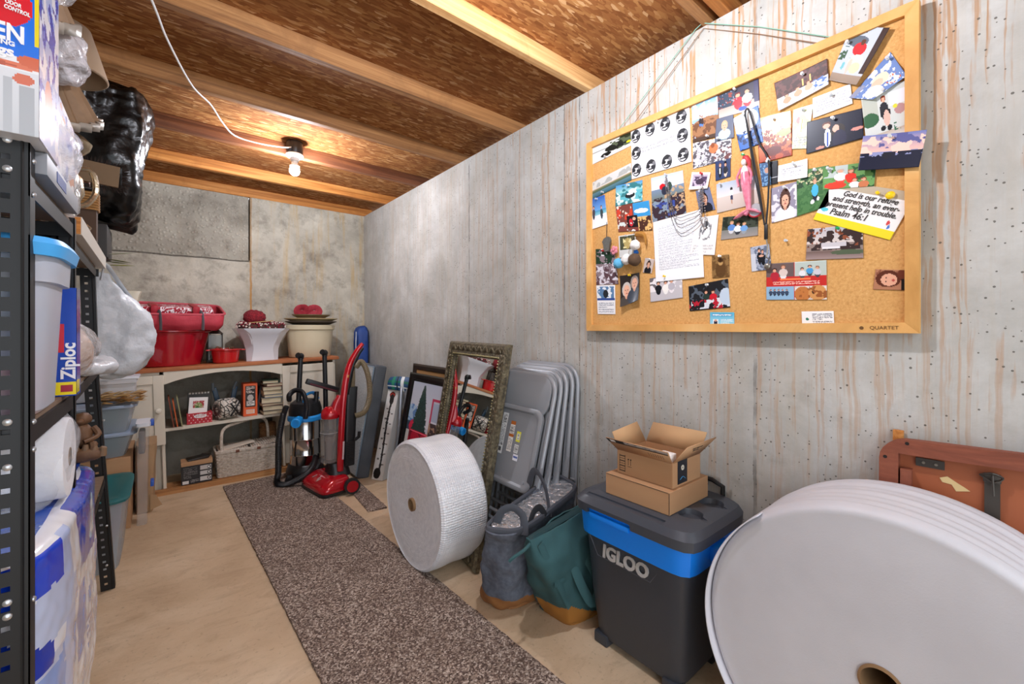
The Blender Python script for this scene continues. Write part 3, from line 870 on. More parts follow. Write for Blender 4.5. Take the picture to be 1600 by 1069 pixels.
def onseat(y, z, w_, h_, A, name):
    x = -.0295
    q = [mw @ Vector(p) for p in ((x, y + w_ / 2, z + h_ / 2), (x, y - w_ / 2, z + h_ / 2), (x, y - w_ / 2, z - h_ / 2), (x, y + w_ / 2, z - h_ / 2))]
    return decal(name, q, A, pm_card, CH[0])
onseat(.075, .67, .042, .205, paint(16, 70, 'dcdcda', [('l', 26, .1, .04, .9, .8, '6a6a6a'), ('r', .25, .84, .75, .95, '555555')], 5), 'warning_label')
onseat(.005, .665, .036, .15, paint(14, 52, 'e2dfd8', [('r', 0, 0, 1, .12, 'b5652a'), ('r', 0, .42, 1, .52, 'b5652a'), ('l', 10, .1, .16, .9, .40, '6a6a6a'), ('l', 10, .1, .56, .9, .95, '6a6a6a')], 6), 'warning_label')
onseat(-.05, .672, .03, .05, paint(12, 20, 'e5e04a', [('r', .15, .2, .85, .8, 'd9d9d0'), ('r', .3, .3, .7, .7, '333333'), ('n', 'e0e0d8', 7, .5, .3, .3, .7, .7)], 7), 'barcode_sticker')
onseat(-.05, .613, .03, .04, paint(12, 16, 'e6e6e2', [('l', 6, .1, .1, .9, .9, '777777')], 8), 'inspection_sticker')
onseat(-.055, .572, .036, .03, paint(14, 10, 'e6e8f0', [('r', .1, .35, .9, .6, '5b6fae')], 9), 'maker_sticker')
for y, z in ((.15, .47), (.02, .46), (-.14, .475)):
    B().cyl((-.0285, y, z), (-.031, y, z), .007, n=12).done('rivet', m_chair, CH[0], local=True)

# ------------------------------------------------------------------ mirror and picture frames
m_pewter = M('antiqued_pewter_frame', '514a3c', .42, .55, mottle=('847a60', 60, .9), bump=(70, .9, .006))
m_bead = M('brushed_gold_beads', '8f8560', .4, .7)
m_mirror = M('mirror_glass', 'e9edec', .015, 1.0)
def framed(name, label, cat, x_bot, lean, y0, y1, H_, fw, mould, mats, group=None, yaw=0.0):
    """upright rectangular frame whose face looks to -x; y0 is its near side"""
    t = thing(name, label, cat, (x_bot, (y0 + y1) / 2, 0.002), (0, R(lean), R(yaw)), group)
    W_ = y1 - y0
    prof = mould    # list of (inset, x) from the outer edge to the inner edge
    corners = [(-1, 0), (1, 0), (1, 1), (-1, 1)]
    b = B(); rings = []
    for (sy, sz) in corners:
        rings.append([(x, sy * (W_ / 2 - ins), (ins if sz == 0 else H_ - ins)) for ins, x in prof])
    b.loft(rings, cap=False, closed=True, wrap=True)
    b.done('frame_moulding', mats[0], t, local=True, sharp=28)
    return t, W_
mir, W_ = framed('mirror', 'rectangular mirror in an ornate pewter frame leaning between the picture and the chairs', 'mirror', 1.228, 10.0, 1.695, 2.415, 1.125, .085,
                 [(0, 0), (0, -.022), (.012, -.034), (.03, -.036), (.055, -.026), (.07, -.030), (.078, -.024), (.085, -.014), (.085, 0)], [m_pewter], yaw=-7.0)
b = B()
ins = .083
b.box((-.010, 0, 1.125 / 2), (.004, W_ - 2 * ins, 1.125 - 2 * ins)); b.done('mirror_glass', m_mirror, mir, local=True)
b = B()
for k_, (L_, hz) in enumerate(((W_, False), (1.125, True))):
    for sd in (0, 1):
        n_ = int(L_ / .0155)
        for i in range(1, n_):
            s_ = i / n_ * L_
            if s_ < .07 or s_ > L_ - .07: continue
            if hz: y, z = (W_ / 2 - .075) * (1 if sd else -1), s_
            else: y, z = s_ - W_ / 2, (.075 if sd == 0 else 1.125 - .075)
            b.ball((-.030, y, z), (.004, .005, .005), 8, 5)
b.done('beading', m_bead, mir, local=True)
b = B()
for (L_, hz) in ((W_, False), (1.125, True)):
    for sd in (0, 1):
        n_ = int(L_ / .034)
        for i in range(1, n_):
            s_ = i / n_ * L_
            if s_ < .05 or s_ > L_ - .05: continue
            tw = R(38) * (1 if i % 2 else -1)
            if hz: b.ball((-.033, (W_ / 2 - .038) * (1 if sd else -1), s_), (.006, .021, .009), 8, 6, rot=(tw, 0, 0))
            else: b.ball((-.033, s_ - W_ / 2, (.038 if sd == 0 else 1.125 - .038)), (.006, .009, .021), 8, 6, rot=(tw, 0, 0))
b.done('leaf_carving', m_pewter, mir, local=True)

m_blackframe = M('black_lacquer_frame', '0d0d0f', .25)
t, W_ = framed('framed_picture', 'black framed picture of a dark fir tree and a red truck beside the mirror', 'picture', 1.292, 11.0, 2.36, 2.955, .875, .06,
               [(0, 0), (0, -.028), (.01, -.034), (.03, -.030), (.05, -.020), (.06, -.014), (.06, 0)], [m_blackframe])
art = paint(90, 130, 'c4c8d2', [('g', 'b4bccc', 'dcdde4', 0, .4), ('r', 0, .44, 1, 1, 'd0ccc8'), ('e', .10, .30, .16, .085, '5a86bc'), ('n', 'a8c4dc', 12, .55, 0, .22, .26, .38), ('r', 0, .38, .2, .46, '39485a'),
    ('r', .66, .12, 1, .15, 'c03a5c'), ('r', .66, .15, .7, .34, 'c03a5c'), ('r', .70, .16, 1, .32, 'a8b8cc'), ('e', .25, .42, .18, .07, 'd12648'), ('r', .10, .45, .70, .66, 'bc1634'), ('r', .14, .455, .72, .465, 'f07088'), ('n', '7a0d22', 10, .62, .1, .46, .7, .66),
    ('r', .66, .34, 1, .5, 'b08a6c'), ('n', '3a2c28', 14, .5, .68, .34, 1, .5), ('r', .05, .64, .8, .72, '4a4a52')], 4)
hh, ww = art.shape[:2]
rg = np.random.RandomState(3)
for r_ in range(int(.03 * hh), int(.45 * hh)):      # the fir tree of the picture
    f = (r_ / hh - .03) / .42
    half = (.02 + .17 * max(0, min(1, f)) ** .8) * (1 + .3 * rg.rand())
    a_, z_ = int((.38 - half) * ww), int((.38 + half) * ww)
    for q in range(a_, z_):
        art[r_, q] = hx('1c3532') if rg.rand() > .3 else hx('2f524c')
mw = xf(t)
q = [mw @ Vector(p) for p in ((-.0135, W_ / 2 - .06, .815), (-.0135, -W_ / 2 + .06, .815), (-.0135, -W_ / 2 + .06, .06), (-.0135, W_ / 2 - .06, .06))]
decal('picture_print', q, art, print_mat('glossy_print', .3, .5), t)
t, W_ = framed('framed_picture', 'dark wooden framed picture with a tan mat behind the black framed one', 'picture', 1.478, 4.5, 2.32, 3.11, .915, .045,
               [(0, 0), (0, -.02), (.012, -.026), (.035, -.02), (.045, -.010), (.045, 0)], [M('espresso_frame', '2a1c14', .4)])
B().box((-.006, 0, .457), (.004, W_ - .09, .825)).done('mat_board', M('tan_mat_board', 'a97d4c', .8), t, local=True)

# ------------------------------------------------------------------ grey folded mattress, carton, folded camp chairs
t = thing('folded_mattress', 'tall grey folded travel mattress leaning behind the red vacuum', 'mattress', (1.215, 3.67, .0), (0, R(9.8), 0))
b = B(); b.box((0, 0, .452), (.105, .64, .90), bev=.02, seg=3); b.crumple(.006, 9, 2); b.done('core', M('charcoal_gusset_fabric', '4b4f54', .75, mottle=('5b6066', 6, .8)), t, local=True)
b = B(); b.box((-.0575, 0, .452), (.014, .60, .86), bev=.006); b.done('light_cover', M('speckled_grey_fabric', 'b6b8b7', .9, mottle=('8e9294', 90, .9)), t, local=True)
b = B()
for y in (-.318, .318):
    b.tube([(-.060, y, .02), (-.060, y, .885)], .004, 6)
b.tube([(-.060, -.318, .885), (-.060, .318, .885)], .004, 6)
b.done('piping', M('pale_blue_piping', '7f95a6', .7), t, local=True)
m_whitecard = M('white_carton', 'd9d8d4', .6)
t = thing('tree_stand_carton', 'tall white carton printed with a black pole leaning beside the grey mattress', 'box', (1.31, 3.27, 0))
bq = [(1.262, 3.295), (1.312, 3.205), (1.385, 3.235), (1.335, 3.325)]
up = Vector((.155, .03, .70))
b = B(); b.loft([[Vector((x, y, .002)) for x, y in bq], [Vector((x, y, .002)) + up for x, y in bq]]); b.done('carton', m_whitecard, t)
A = paint(26, 150, 'dcdad5', [('r', 0, 0, 1, .012, 'b9b6b0'), ('e', .5, .07, .26, .035, '5c1a14'), ('e', .5, .072, .2, .02, 'c2382a'), ('e', .5, .12, .2, .06, '2b2622')] +
          [('e', .5 - .06 * math.sin(i * .12), .15 + i * .0165, .085 + .04 * (i % 7 == 0), .014, '2b2826') for i in range(46)] +
          [('r', .15 + .5 * (i % 2), .22 + i * .055, .34 + .5 * (i % 2), .235 + i * .055, '77736e') for i in range(12)] + [('e', .4, .93, .32, .06, '1d1b1a')], 4)
p0, p1 = Vector((*bq[0], .002)), Vector((*bq[1], .002))
nn = (p1 - p0).cross(up).normalized() * -.001
nn = nn if nn.y < 0 else -nn
decal('pole_picture', [p0 + up + nn, p1 + up + nn, p1 + nn, p0 + nn], A, pm_card, t)

def bundle(name, label, cat, base, top, r0, r1, mat, cap_mat=None, seed=1, ring_h=.86):
    t = thing(name, label, cat, base)
    base, top = Vector(base), Vector(top)
    q = (top - base).to_track_quat('Z', 'Y').to_matrix()
    L_ = (top - base).length
    prof = [(r0 * .5, 0), (r0 * .95, .01), (r0, .04)] + [(r0 + (r1 - r0) * i / 10, .04 + (L_ - .10) * i / 10) for i in range(1, 11)] + [(r1 * .8, L_ - .02), (r1 * .4, L_)]
    b = B().lathe(prof, base, 22, q, wob=lambda a, z: 1 + .08 * math.sin(5 * a + seed) + .04 * math.sin(9 * a + z * 9))
    b.crumple(.008, 12, seed)
    b.done('fabric_sleeve', mat, t, sharp=60)
    return t, q, L_
m_bluefab = M('royal_blue_nylon', '1a3878', .6, mottle=('2b55a6', 5, .7), bump=(20, .5, .01))
t, q_, L_ = bundle('camp_chair_bag', 'tall royal blue carry bag standing in the back corner', 'bag', (1.52, 4.26, .0), (1.545, 4.30, 1.215), .075, .07, m_bluefab)
B().tube(curve([(1.455, 4.20, 1.16), (1.448, 4.19, .95), (1.452, 4.18, .7)], 10), .008, 6, flat=.5).done('white_strap', M('white_webbing', 'd8dbe2', .7), t)
t = thing('lawn_chair', 'folded grey lawn chair with green and blue plaid webbing beside the white carton', 'chair', (1.50, 3.22, 0))
b = B()
for k_, (x_, y_) in enumerate(((1.455, 3.16), (1.505, 3.13), (1.545, 3.20))):
    b.tube([(x_ - .08, y_ - .02, .01), (x_ - .02, y_, .45), (x_, y_ + .01, .70), (x_ + .01, y_ + .03, .735)], .011, 8)
b.done('tube_frame', M('grey_alloy_tube', '9da2aa', .35, .5), t)
B().loft(spl([qring([(1.40, 3.17, .02), (1.42, 3.10, .02), (1.50, 3.14, .02), (1.48, 3.2, .02)], 24, 5), qring([(1.46, 3.17, .45), (1.48, 3.10, .45), (1.54, 3.14, .45), (1.53, 3.2, .45)], 24, 5), qring([(1.475, 3.18, .71), (1.50, 3.11, .71), (1.56, 3.14, .70), (1.54, 3.22, .70)], 24, 5)], 12)).done('grey_panel', M('grey_canvas', '8c9098', .7), t)
A = paint(40, 24, '27507a', [('r', .0, .35, 1, .5, '1c6a58'), ('r', .2, 0, .32, 1, '2f8a6a'), ('r', .55, 0, .66, 1, 'dfe6e6'), ('r', .8, 0, .9, 1, '2f8a6a'), ('r', 0, .7, 1, .78, 'dfe6e6'), ('r', .4, 0, .44, 1, '0f2a33')], 2)
decal('plaid_webbing', [(1.44, 3.34, .79), (1.565, 3.12, .79), (1.56, 3.10, .66), (1.41, 3.32, .70)], A, pm_card, t, bend=lambda u, v: .035 * math.sin(u * PI) + .02 * math.sin(v * PI), thick=.006)
B().box((1.578, 3.22, .36), (.03, .10, .72), rot=(0, R(3), 0), bev=.004).done('silver_slat', M('silver_panel', 'b3b7be', .4, .3), t)

# ------------------------------------------------------------------ cork board
m_oak = lumber('golden_oak_frame', ('c08a45', 'dba55e', 'e8bd7c'), (30, 3, 3))
def cork():
    k = NT('cork_sheet')
    v = k.obj()
    base = k.ramp(k.noise(v, 130, 4, .75), [(.3, 'bb8849'), (.45, 'cf9c5c'), (.6, 'd8a767'), (.75, 'e2b77c')])
    base = k.mix(k.ramp(k.noise(v, 3, 4), [(.4, 0.0), (.7, .35)]), base, 'cf9850')
    k.set(k.p, 'Base Color', base)
    k.p.inputs['Roughness'].default_value = .9
    k.set(k.p, 'Normal', k.bump(k.noise(v, 160, 3, .7), .3, .002))
    return k.m
board = thing('cork_board', 'large oak framed cork board covered in pinned photos on the right wall', 'notice board', (1.6, .775, 1.18))
by0, by1, bz0, bz1 = .189, 1.362, 1.184, 2.094
B().box((1.600, .775, 1.639), (.012, by1 - by0 - .03, bz1 - bz0 - .03)).done('cork_panel', cork(), board)
fw = .030
for (p, name) in (([(by0, bz0), (by1, bz0), (by1 - fw, bz0 + fw), (by0 + fw, bz0 + fw)], 'b'), ([(by0, bz1), (by0 + fw, bz1 - fw), (by1 - fw, bz1 - fw), (by1, bz1)], 't'),
                  ([(by0, bz0), (by0 + fw, bz0 + fw), (by0 + fw, bz1 - fw), (by0, bz1)], 'r'), ([(by1, bz0), (by1, bz1), (by1 - fw, bz1 - fw), (by1 - fw, bz0 + fw)], 'l')):
    def prof_pt(q, x, k):   # bevel toward the middle of the rail
        cy = sum(a for a, _ in p) / 4; cz = sum(c for _, c in p) / 4
        return (x, q[0] + (cy - q[0]) * k, q[1] + (cz - q[1]) * k)
    B().loft([[(1.607, *q) for q in p], [(1.583, *q) for q in p], [(1.580, q[0] + (.775 - q[0]) * .0, q[1]) if False else prof_pt(q, 1.580, .04) for q in p]]).done('frame_rail', m_oak, board)
txt('QUARTET', .014, (1.5793, .262, bz0 + .015), (0, -1, 0), (0, 0, 1), M('brown_print', '6e4a22', .6), board, ext=.0002, align='CENTER')
B().lathe([(0, -.0003), (.005, -.0003), (.005, .0003), (0, .0003)], (1.5795, .312, bz0 + .015), 14, AX).done('maker_logo', M('brown_print', '6e4a22', .6), board)
m_string = M('green_twine', '7fae9a', .7)
m_string2 = M('brown_twine', '8a6a52', .7)
def twine(name, label, pts, mat):
    tag(B().tube(pts, .0016, 6).done(name, mat), label, 'string')
twine('hanging_twine', 'pale green twine looped from the ceiling nail to the cork board', [(1.603, 1.225, 2.08), (1.612, .83, 2.372), (1.605, .80, 2.376), (1.612, .60, 2.255), (1.603, .372, 2.09)], m_string)
twine('hanging_twine', 'thin brown twine running just below the green one to the cork board', [(1.603, 1.135, 2.08), (1.614, .80, 2.36), (1.614, .60, 2.23), (1.603, .40, 2.085)], m_string2)

BQ = {
'sea':[(1.367,2.077),(1.117,2.069),(1.113,2.004),(1.364,1.982)],
'strip':[(1.354,1.896),(1.114,1.927),(1.112,1.851),(1.352,1.815)],
'helmets':[(1.114,2.07),(0.845,2.066),(0.836,1.848),(1.109,1.853)],
'hikers':[(0.836,2.068),(0.736,2.063),(0.731,1.911),(0.831,1.919)],
'rocks':[(0.831,1.919),(0.686,1.898),(0.686,1.814),(0.831,1.818)],
'santa':[(0.736,2.062),(0.595,2.065),(0.591,1.96),(0.731,1.977)],
'baby':[(0.739,1.977),(0.679,1.971),(0.676,1.887),(0.745,1.894)],
'moon':[(0.68,1.957),(0.596,1.971),(0.579,1.837),(0.655,1.83)],
'temple':[(0.6,1.927),(0.496,1.915),(0.493,1.765),(0.593,1.768)],
'swim':[(0.593,1.767),(0.535,1.762),(0.535,1.684),(0.583,1.685)],
'formal':[(0.744,1.82),(0.689,1.817),(0.689,1.75),(0.743,1.748)],
'polaroid':[(0.833,1.806),(0.761,1.785),(0.771,1.726),(0.844,1.739)],
'boydark':[(0.82,1.729),(0.766,1.732),(0.744,1.642),(0.803,1.638)],
'walker':[(0.74,1.735),(0.6,1.731),(0.594,1.631),(0.738,1.626)],
'note1':[(0.533,1.742),(0.45,1.741),(0.449,1.68),(0.533,1.687)],
'girl':[(0.556,1.672),(0.48,1.676),(0.478,1.562),(0.554,1.554)],
'soccer':[(0.48,1.709),(0.394,1.703),(0.394,1.577),(0.479,1.562)],
'family':[(0.409,1.699),(0.28,1.682),(0.285,1.61),(0.409,1.63)],
'psalm':[(0.382,1.654),(0.194,1.568),(0.251,1.448),(0.435,1.543)],
'house':[(0.45,1.515),(0.312,1.505),(0.31,1.405),(0.455,1.417)],
'xmas':[(0.57,1.418),(0.4,1.41),(0.399,1.287),(0.57,1.295)],
'sideways':[(0.282,1.369),(0.214,1.359),(0.213,1.303),(0.288,1.311)],
'bizcard':[(0.467,1.252),(0.382,1.251),(0.38,1.206),(0.465,1.207)],
'bluecard':[(0.764,1.258),(0.676,1.255),(0.676,1.209),(0.764,1.21)],
'sepia':[(0.757,1.469),(0.694,1.467),(0.693,1.385),(0.755,1.385)],
'redfriends':[(0.849,1.362),(0.698,1.379),(0.69,1.274),(0.844,1.264)],
'kidsdark':[(0.716,1.607),(0.596,1.595),(0.597,1.52),(0.724,1.524)],
'dancers':[(0.622,1.482),(0.562,1.485),(0.554,1.398),(0.617,1.396)],
'letter':[(1.004,1.643),(0.799,1.654),(0.785,1.392),(0.99,1.391)],
'pencil':[(0.816,1.624),(0.731,1.619),(0.746,1.471),(0.844,1.487)],
'redhat':[(1.015,1.833),(0.873,1.825),(0.858,1.653),(1.008,1.644)],
'ship1':[(1.195,1.846),(1.056,1.836),(1.056,1.747),(1.198,1.752)],
'ships':[(1.198,1.752),(1.025,1.741),(1.008,1.611),(1.181,1.634)],
'beachcouple':[(1.348,1.819),(1.259,1.822),(1.241,1.681),(1.348,1.672)],
'river':[(1.313,1.575),(1.205,1.561),(1.181,1.397),(1.309,1.403)],
'calendar':[(1.309,1.401),(1.2,1.395),(1.198,1.261),(1.3,1.264)],
'elders':[(1.169,1.433),(1.067,1.438),(1.063,1.318),(1.155,1.291)],
'tinyboy':[(1.043,1.499),(0.998,1.487),(1.012,1.429),(1.055,1.437)],
'wedding':[(1.021,1.408),(0.876,1.42),(0.873,1.319),(1.017,1.308)],
'gold':[(1.181,1.615),(1.089,1.611),(1.085,1.512),(1.176,1.516)],
'dog':[(0.338,2.104),(0.249,2.045),(0.323,1.915),(0.393,1.965)],
'brick':[(0.545,2.024),(0.397,2.035),(0.393,1.951),(0.531,1.923)],
'note2':[(0.436,1.928),(0.34,1.931),(0.335,1.87),(0.435,1.864)],
'map':[(0.49,1.913),(0.434,1.91),(0.453,1.774),(0.494,1.786)],
'suit':[(0.451,1.858),(0.312,1.847),(0.309,1.758),(0.453,1.756)],
'blond':[(0.25,1.982),(0.214,1.895),(0.286,1.858),(0.343,1.889)],
'seated':[(0.316,1.885),(0.217,1.886),(0.206,1.744),(0.302,1.733)],
'sunset':[(0.307,1.758),(0.173,1.728),(0.188,1.632),(0.319,1.66)],
'pin_pom':[(1.076,1.559),(1.121,1.501),(1.164,1.487),(1.076,1.489)],
'pin_misc':[(1.078,1.527),(1.239,1.604),(1.195,1.55),(1.055,1.582)],
'neck':[(0.944,1.827),(0.891,1.653),(0.844,1.548),(0.795,1.646)],
'neck2':[(0.937,1.783),(0.91,1.664),(0.785,1.724),(0.782,1.578)],
'mer':[(0.64,1.788),(0.625,1.702),(0.628,1.617),(0.642,1.605)],
'lan':[(0.63,1.964),(0.579,1.621),(0.555,1.767),(0.605,1.841)],
'lan2':[(0.567,1.509),(0.56,1.414),(0.564,1.556),(0.602,1.768)],
'pins':[(0.51,1.488),(0.642,1.811),(0.8,1.792),(0.425,1.707)],
'pins2':[(0.249,1.574),(0.382,1.701),(0.369,1.505),(0.511,1.491)],
}
m_photo = print_mat('glossy_photo_print', .34, .05, .25)
m_paper = print_mat('matte_paper_print', .7, 0, .3)
m_pin = M('clear_push_pin', 'd9dde0', .15, .3)
PINC = {'r': M('red_push_pin', 'c01f28', .3), 'y': M('yellow_push_pin', 'f0c818', .3), 'g': M('green_push_pin', '1f9a58', .3), 'c': m_pin, 'w': m_white_plastic}
def pin(parent, x, y, z, c='c', s_=1.0):
    B().lathe([(0, 0), (.0042 * s_, 0), (.0042 * s_, .002), (.0024 * s_, .003), (.0022 * s_, .009 * s_), (.004 * s_, .0105 * s_), (.0045 * s_, .013 * s_), (0, .0135 * s_)], (x, y, z), 12,
              Euler((0, R(-90), 0)).to_matrix()).done('push_pin', PINC[c], parent)
LAY = [0]
def photo(key, label, bg, ops, cell=.0021, mat=None, pinat=(.5, .06), pinc='c', curl=.0, seed=1, name='photo', cat='photo', fin=None, over=0, lift=0.0):
    q = BQ[key]
    w_ = math.hypot(q[1][0] - q[0][0], q[1][1] - q[0][1]); h_ = math.hypot(q[3][0] - q[0][0], q[3][1] - q[0][1])
    A = paint(max(8, int(w_ / cell)), max(8, int(h_ / cell)), bg, ops, seed)
    if fin: fin(A)
    x = 1.5925 - .0006 * over - lift
    pa = pinat or (.5, .06)
    def bend(u, v): return .0008 + curl * (u - pa[0]) ** 2 + curl * .6 * max(0, v - pa[1]) ** 2
    o = decal(name, [(x, *p) for p in q], A, mat or m_photo, bend=bend, thick=.0005)
    tag(o, label, cat, None)
    if pinat:
        u, v = pinat
        top = Vector((0, *q[0])).lerp(Vector((0, *q[1])), u); bot = Vector((0, *q[3])).lerp(Vector((0, *q[2])), u)
        p = top.lerp(bot, v)
        pin(o, x - .0012, p.y, p.z, pinc)
    return o
photo('sea', 'photo of a pale lake with a dark rocky point, top left corner of the board', 'd9dcda', [('r', 0, .42, 1, .46, '8b8f8d'), ('e', .75, .55, .32, .22, '20231f'), ('e', .95, .25, .2, .3, '2a3020'), ('n', '56604a', 12, .55, .55, .2, 1, .8), ('e', .95, .62, .05, .06, 'd8d020'), ('e', .45, .8, .12, .12, '191a18')], pinat=(.45, .93))
photo('strip', 'long panorama print of a grey beach under clouds', 'cfd0cc', [('n', 'a8aaa6', 7, .5, 0, 0, 1, .45), ('g', '6f7a58', '3e5244', .55, .72), ('g', '5a7f8c', '2c5866', .72, 1.0), ('r', 0, .5, 1, .56, 'b59a7e')], pinat=(.35, .9), over=1)
def helmets(A):
    H, W = A.shape[:2]
    for (u, v) in ((.09, .16), (.35, .13), (.61, .14), (.87, .12), (.09, .5), (.88, .47), (.09, .84), (.35, .85), (.62, .86), (.88, .83)):
        V, U = np.meshgrid((np.arange(H) + .5) / H - v, (np.arange(W) + .5) / W - u, indexing='ij')
        A[(U / .085) ** 2 + (V / .13) ** 2 < 1] = hx('2b2c30')
        A[((U + .01) / .06) ** 2 + ((V - .03) / .075) ** 2 < 1] = hx('d8d8da')
        A[((U + .045) / .028) ** 2 + ((V - .0) / .035) ** 2 < 1] = hx('1e1f22')
        A[((U - .03) / .03) ** 2 + ((V - .02) / .03) ** 2 < 1] = hx('2b2c30')
        A[(abs(V - .06) < .013) & (abs(U) < .055)] = hx('2b2c30')
        A[((U - .05) / .025) ** 2 + ((V + .04) / .04) ** 2 < 1] = hx('77787c')
o = photo('helmets', 'white note sheet bordered with ten black and white helmet drawings', 'edeef2', [], fin=helmets, mat=m_paper, pinat=(.5, .05), name='note_sheet', cat='note', over=2, cell=.0019)
nx, mid = 1.5895, (.975, 1.965)
txt("Put up your panties, Florida\nWe're finished with you!!!", .0165, (nx, *mid), (0, -1, .0), (0, .0, 1), M('grey_print', '5f6268', .7), o, ext=.0001)
photo('hikers', 'photo of two embracing hikers on a bare brown mountain', '8fb6e0', [('g', '6fa2dd', 'e8eef5', 0, .42), ('n', 'f0f3f7', 6, .5, 0, 0, 1, .4), ('e', .6, .68, .7, .26, '9a6f4e'), ('n', '6d4a35', 8, .5, 0, .5, 1, .9), ('r', 0, .9, 1, 1, '4a382e'), ('p', .32, .38, .045, '2b2a30', '5a3424', '4a78b8'), ('p', .40, .40, .045, '3a2b2b', '70402c', '4f80c0')], over=1, pinat=(.6, .93))
photo('rocks', 'photo of a crouching figure among white river rocks', 'b8b8bc', [('n', '55525a', 16, .5, 0, 0, 1, 1), ('n', 'f0eff2', 18, .62, 0, 0, 1, 1), ('n', '6a3f3f', 14, .6, .5, .3, 1, 1), ('e', .55, .38, .12, .2, 'c9744a'), ('e', .53, .25, .05, .1, '8a4a2c')], pinat=None)
photo('santa', 'photo of children in red and white beside a dark tree', '2a2a3c', [('e', .2, .4, .25, .5, '2c3d50'), ('n', '8a4038', 14, .62, 0, 0, .45, 1), ('g', 'a59a90', 'c4bab2', .62, 1.0), ('p', .5, .3, .1, 'c02030', '6a1c20', 'b82838'), ('p', .72, .28, .1, 'd8d8dc', '2a2020', 'b02a34'), ('e', .6, .85, .1, .08, '2850c0'), ('r', .88, 0, 1, .75, '1b1b48'), ('n', '9aa0b0', 22, .72, 0, 0, .5, .5)], over=0, pinat=(.45, .05))
photo('baby', 'small studio portrait of a baby in white and blue', '5c6478', [('f', .5, .36, .17, 'c8a880', 'b8dcE8'.lower())], over=3, pinat=(.2, .9))
photo('moon', 'tilted photo of a white dome over a blue plaza', '3566b0', [('e', .4, .25, .55, .32, 'dce4ee'), ('e', .55, .3, .2, .25, 'f4f6f8'), ('n', '16305f', 8, .55, 0, .5, 1, 1), ('r', .3, .62, .5, .7, 'dfe6ee'), ('p', .5, .6, .05, '3c4656', '222222', '222a38')], over=2, pinat=(.45, .06))
photo('temple', 'photo of an orange lit hall full of flowers', 'c8622a', [('g', 'e8a868', 'a83c18', 0, 1), ('e', .55, .2, .5, .22, 'f0c898'), ('n', '7c2412', 9, .5, 0, .3, 1, 1), ('n', 'f2d4a8', 16, .6, .1, .3, .95, .65), ('e', .8, .45, .18, .08, '8c9a58'), ('e', .45, .8, .25, .1, '5c1c10')], over=1, pinat=(.5, .1), cell=.002)
photo('swim', 'narrow photo of a bather in dark blue water', '28507c', [('r', .55, 0, 1, 1, '1d2028'), ('n', '6f9ac0', 12, .55, 0, 0, .6, 1), ('e', .4, .35, .15, .12, 'c09078'), ('r', .6, .7, 1, .73, 'c9ccd2')], over=2, pinat=(.5, .0))
photo('formal', 'small photo of a couple in formal clothes on blue', '2d3c62', [('p', .32, .25, .12, '20242e', '6a4a38', '161a22'), ('p', .68, .28, .12, '1b1c26', '3a241c', 'c8b8a8'), ('r', .28, .42, .34, .7, 'e8e8ea')], over=1, pinat=(.65, .05))
photo('polaroid', 'white bordered snapshot held by a red pin', 'efe9e4', [('r', .1, .12, .9, .8, 'b5a6b8'), ('n', '4c3c58', 7, .5, .15, .25, .85, .8), ('e', .5, .55, .22, .18, '3a2c40')], over=1, pinat=(.55, .08), pinc='r', curl=.01)
photo('boydark', 'small tilted portrait of a dark haired boy in black', '6a7290', [('f', .5, .4, .2, '2a1c18', '1d1e28')], over=1, pinat=(.35, .08))
photo('walker', 'pale beach photo of a lone walker in white', 'c9d0d8', [('g', 'a8b8cc', 'd8d4d2', 0, .5), ('g', 'cdc2ba', 'c2b4aa', .5, 1), ('e', .38, .28, .03, .06, '2a2224'), ('e', .38, .42, .045, .1, 'e8e8ee'), ('e', .38, .58, .035, .1, '3a3c58'), ('e', .38, .72, .02, .08, 'b08870')], over=0, pinat=(.12, .04))
photo('note1', 'blank white card with faint writing right of the lanyard', 'f0efee', [('l', 5, .1, .25, .85, .8, 'a8a8b0')], mat=m_paper, over=1, pinat=(.55, .12), name='note_card', cat='note', curl=.01)
photo('girl', 'portrait of a long haired girl in white against grey clouds', '8f8a9c', [('n', 'd8d6dc', 4, .5, 0, 0, 1, 1), ('f', .55, .42, .19, '4a2c22', 'e4e2e6', 1), ('e', .5, .98, .4, .22, 'e8e6ea')], over=1, pinat=(.55, .08), cell=.002)
photo('soccer', 'photo of a boy in a light blue shirt with a ball on grass', '4d7a48', [('n', '24442a', 7, .5, 0, 0, 1, .4), ('n', 'c8c49a', 11, .6, 0, 0, 1, .35), ('n', '3c6a3c', 12, .5, 0, .4, 1, 1), ('p', .58, .32, .085, '46b0dc', 'a08060', '1e2234'), ('e', .50, .78, .06, .05, 'f0f0f0'), ('e', .68, .74, .04, .05, 'e8e8ec')], over=2, pinat=(.6, .06))
photo('psalm', 'handwritten verse card with a yellow band', 'eceae8', [('r', 0, .0, 1, .18, 'b9ab94'), ('r', 0, .82, 1, 1, 'ecd828'), ('e', .08, .7, .05, .05, '58c0d0'), ('e', .88, .68, .02, .05, 'd04848'), ('e', .905, .76, .015, .05, '4878c8')], mat=m_paper, over=2, pinat=(.60, .13), pinc='y', name='verse_card', cat='card', cell=.002)
pso = [o for o in COL.objects if o.name.startswith('verse_card')][0]
q = BQ['psalm']
def on_card(u, v, x=1.589): 
    a = Vector((x, *q[0])).lerp(Vector((x, *q[1])), u); c = Vector((x, *q[3])).lerp(Vector((x, *q[2])), u)
    return a.lerp(c, v)
Uc = (Vector((0, *q[1])) - Vector((0, *q[0]))); Vc = Vector((0, *q[0])) - Vector((0, *q[3]))
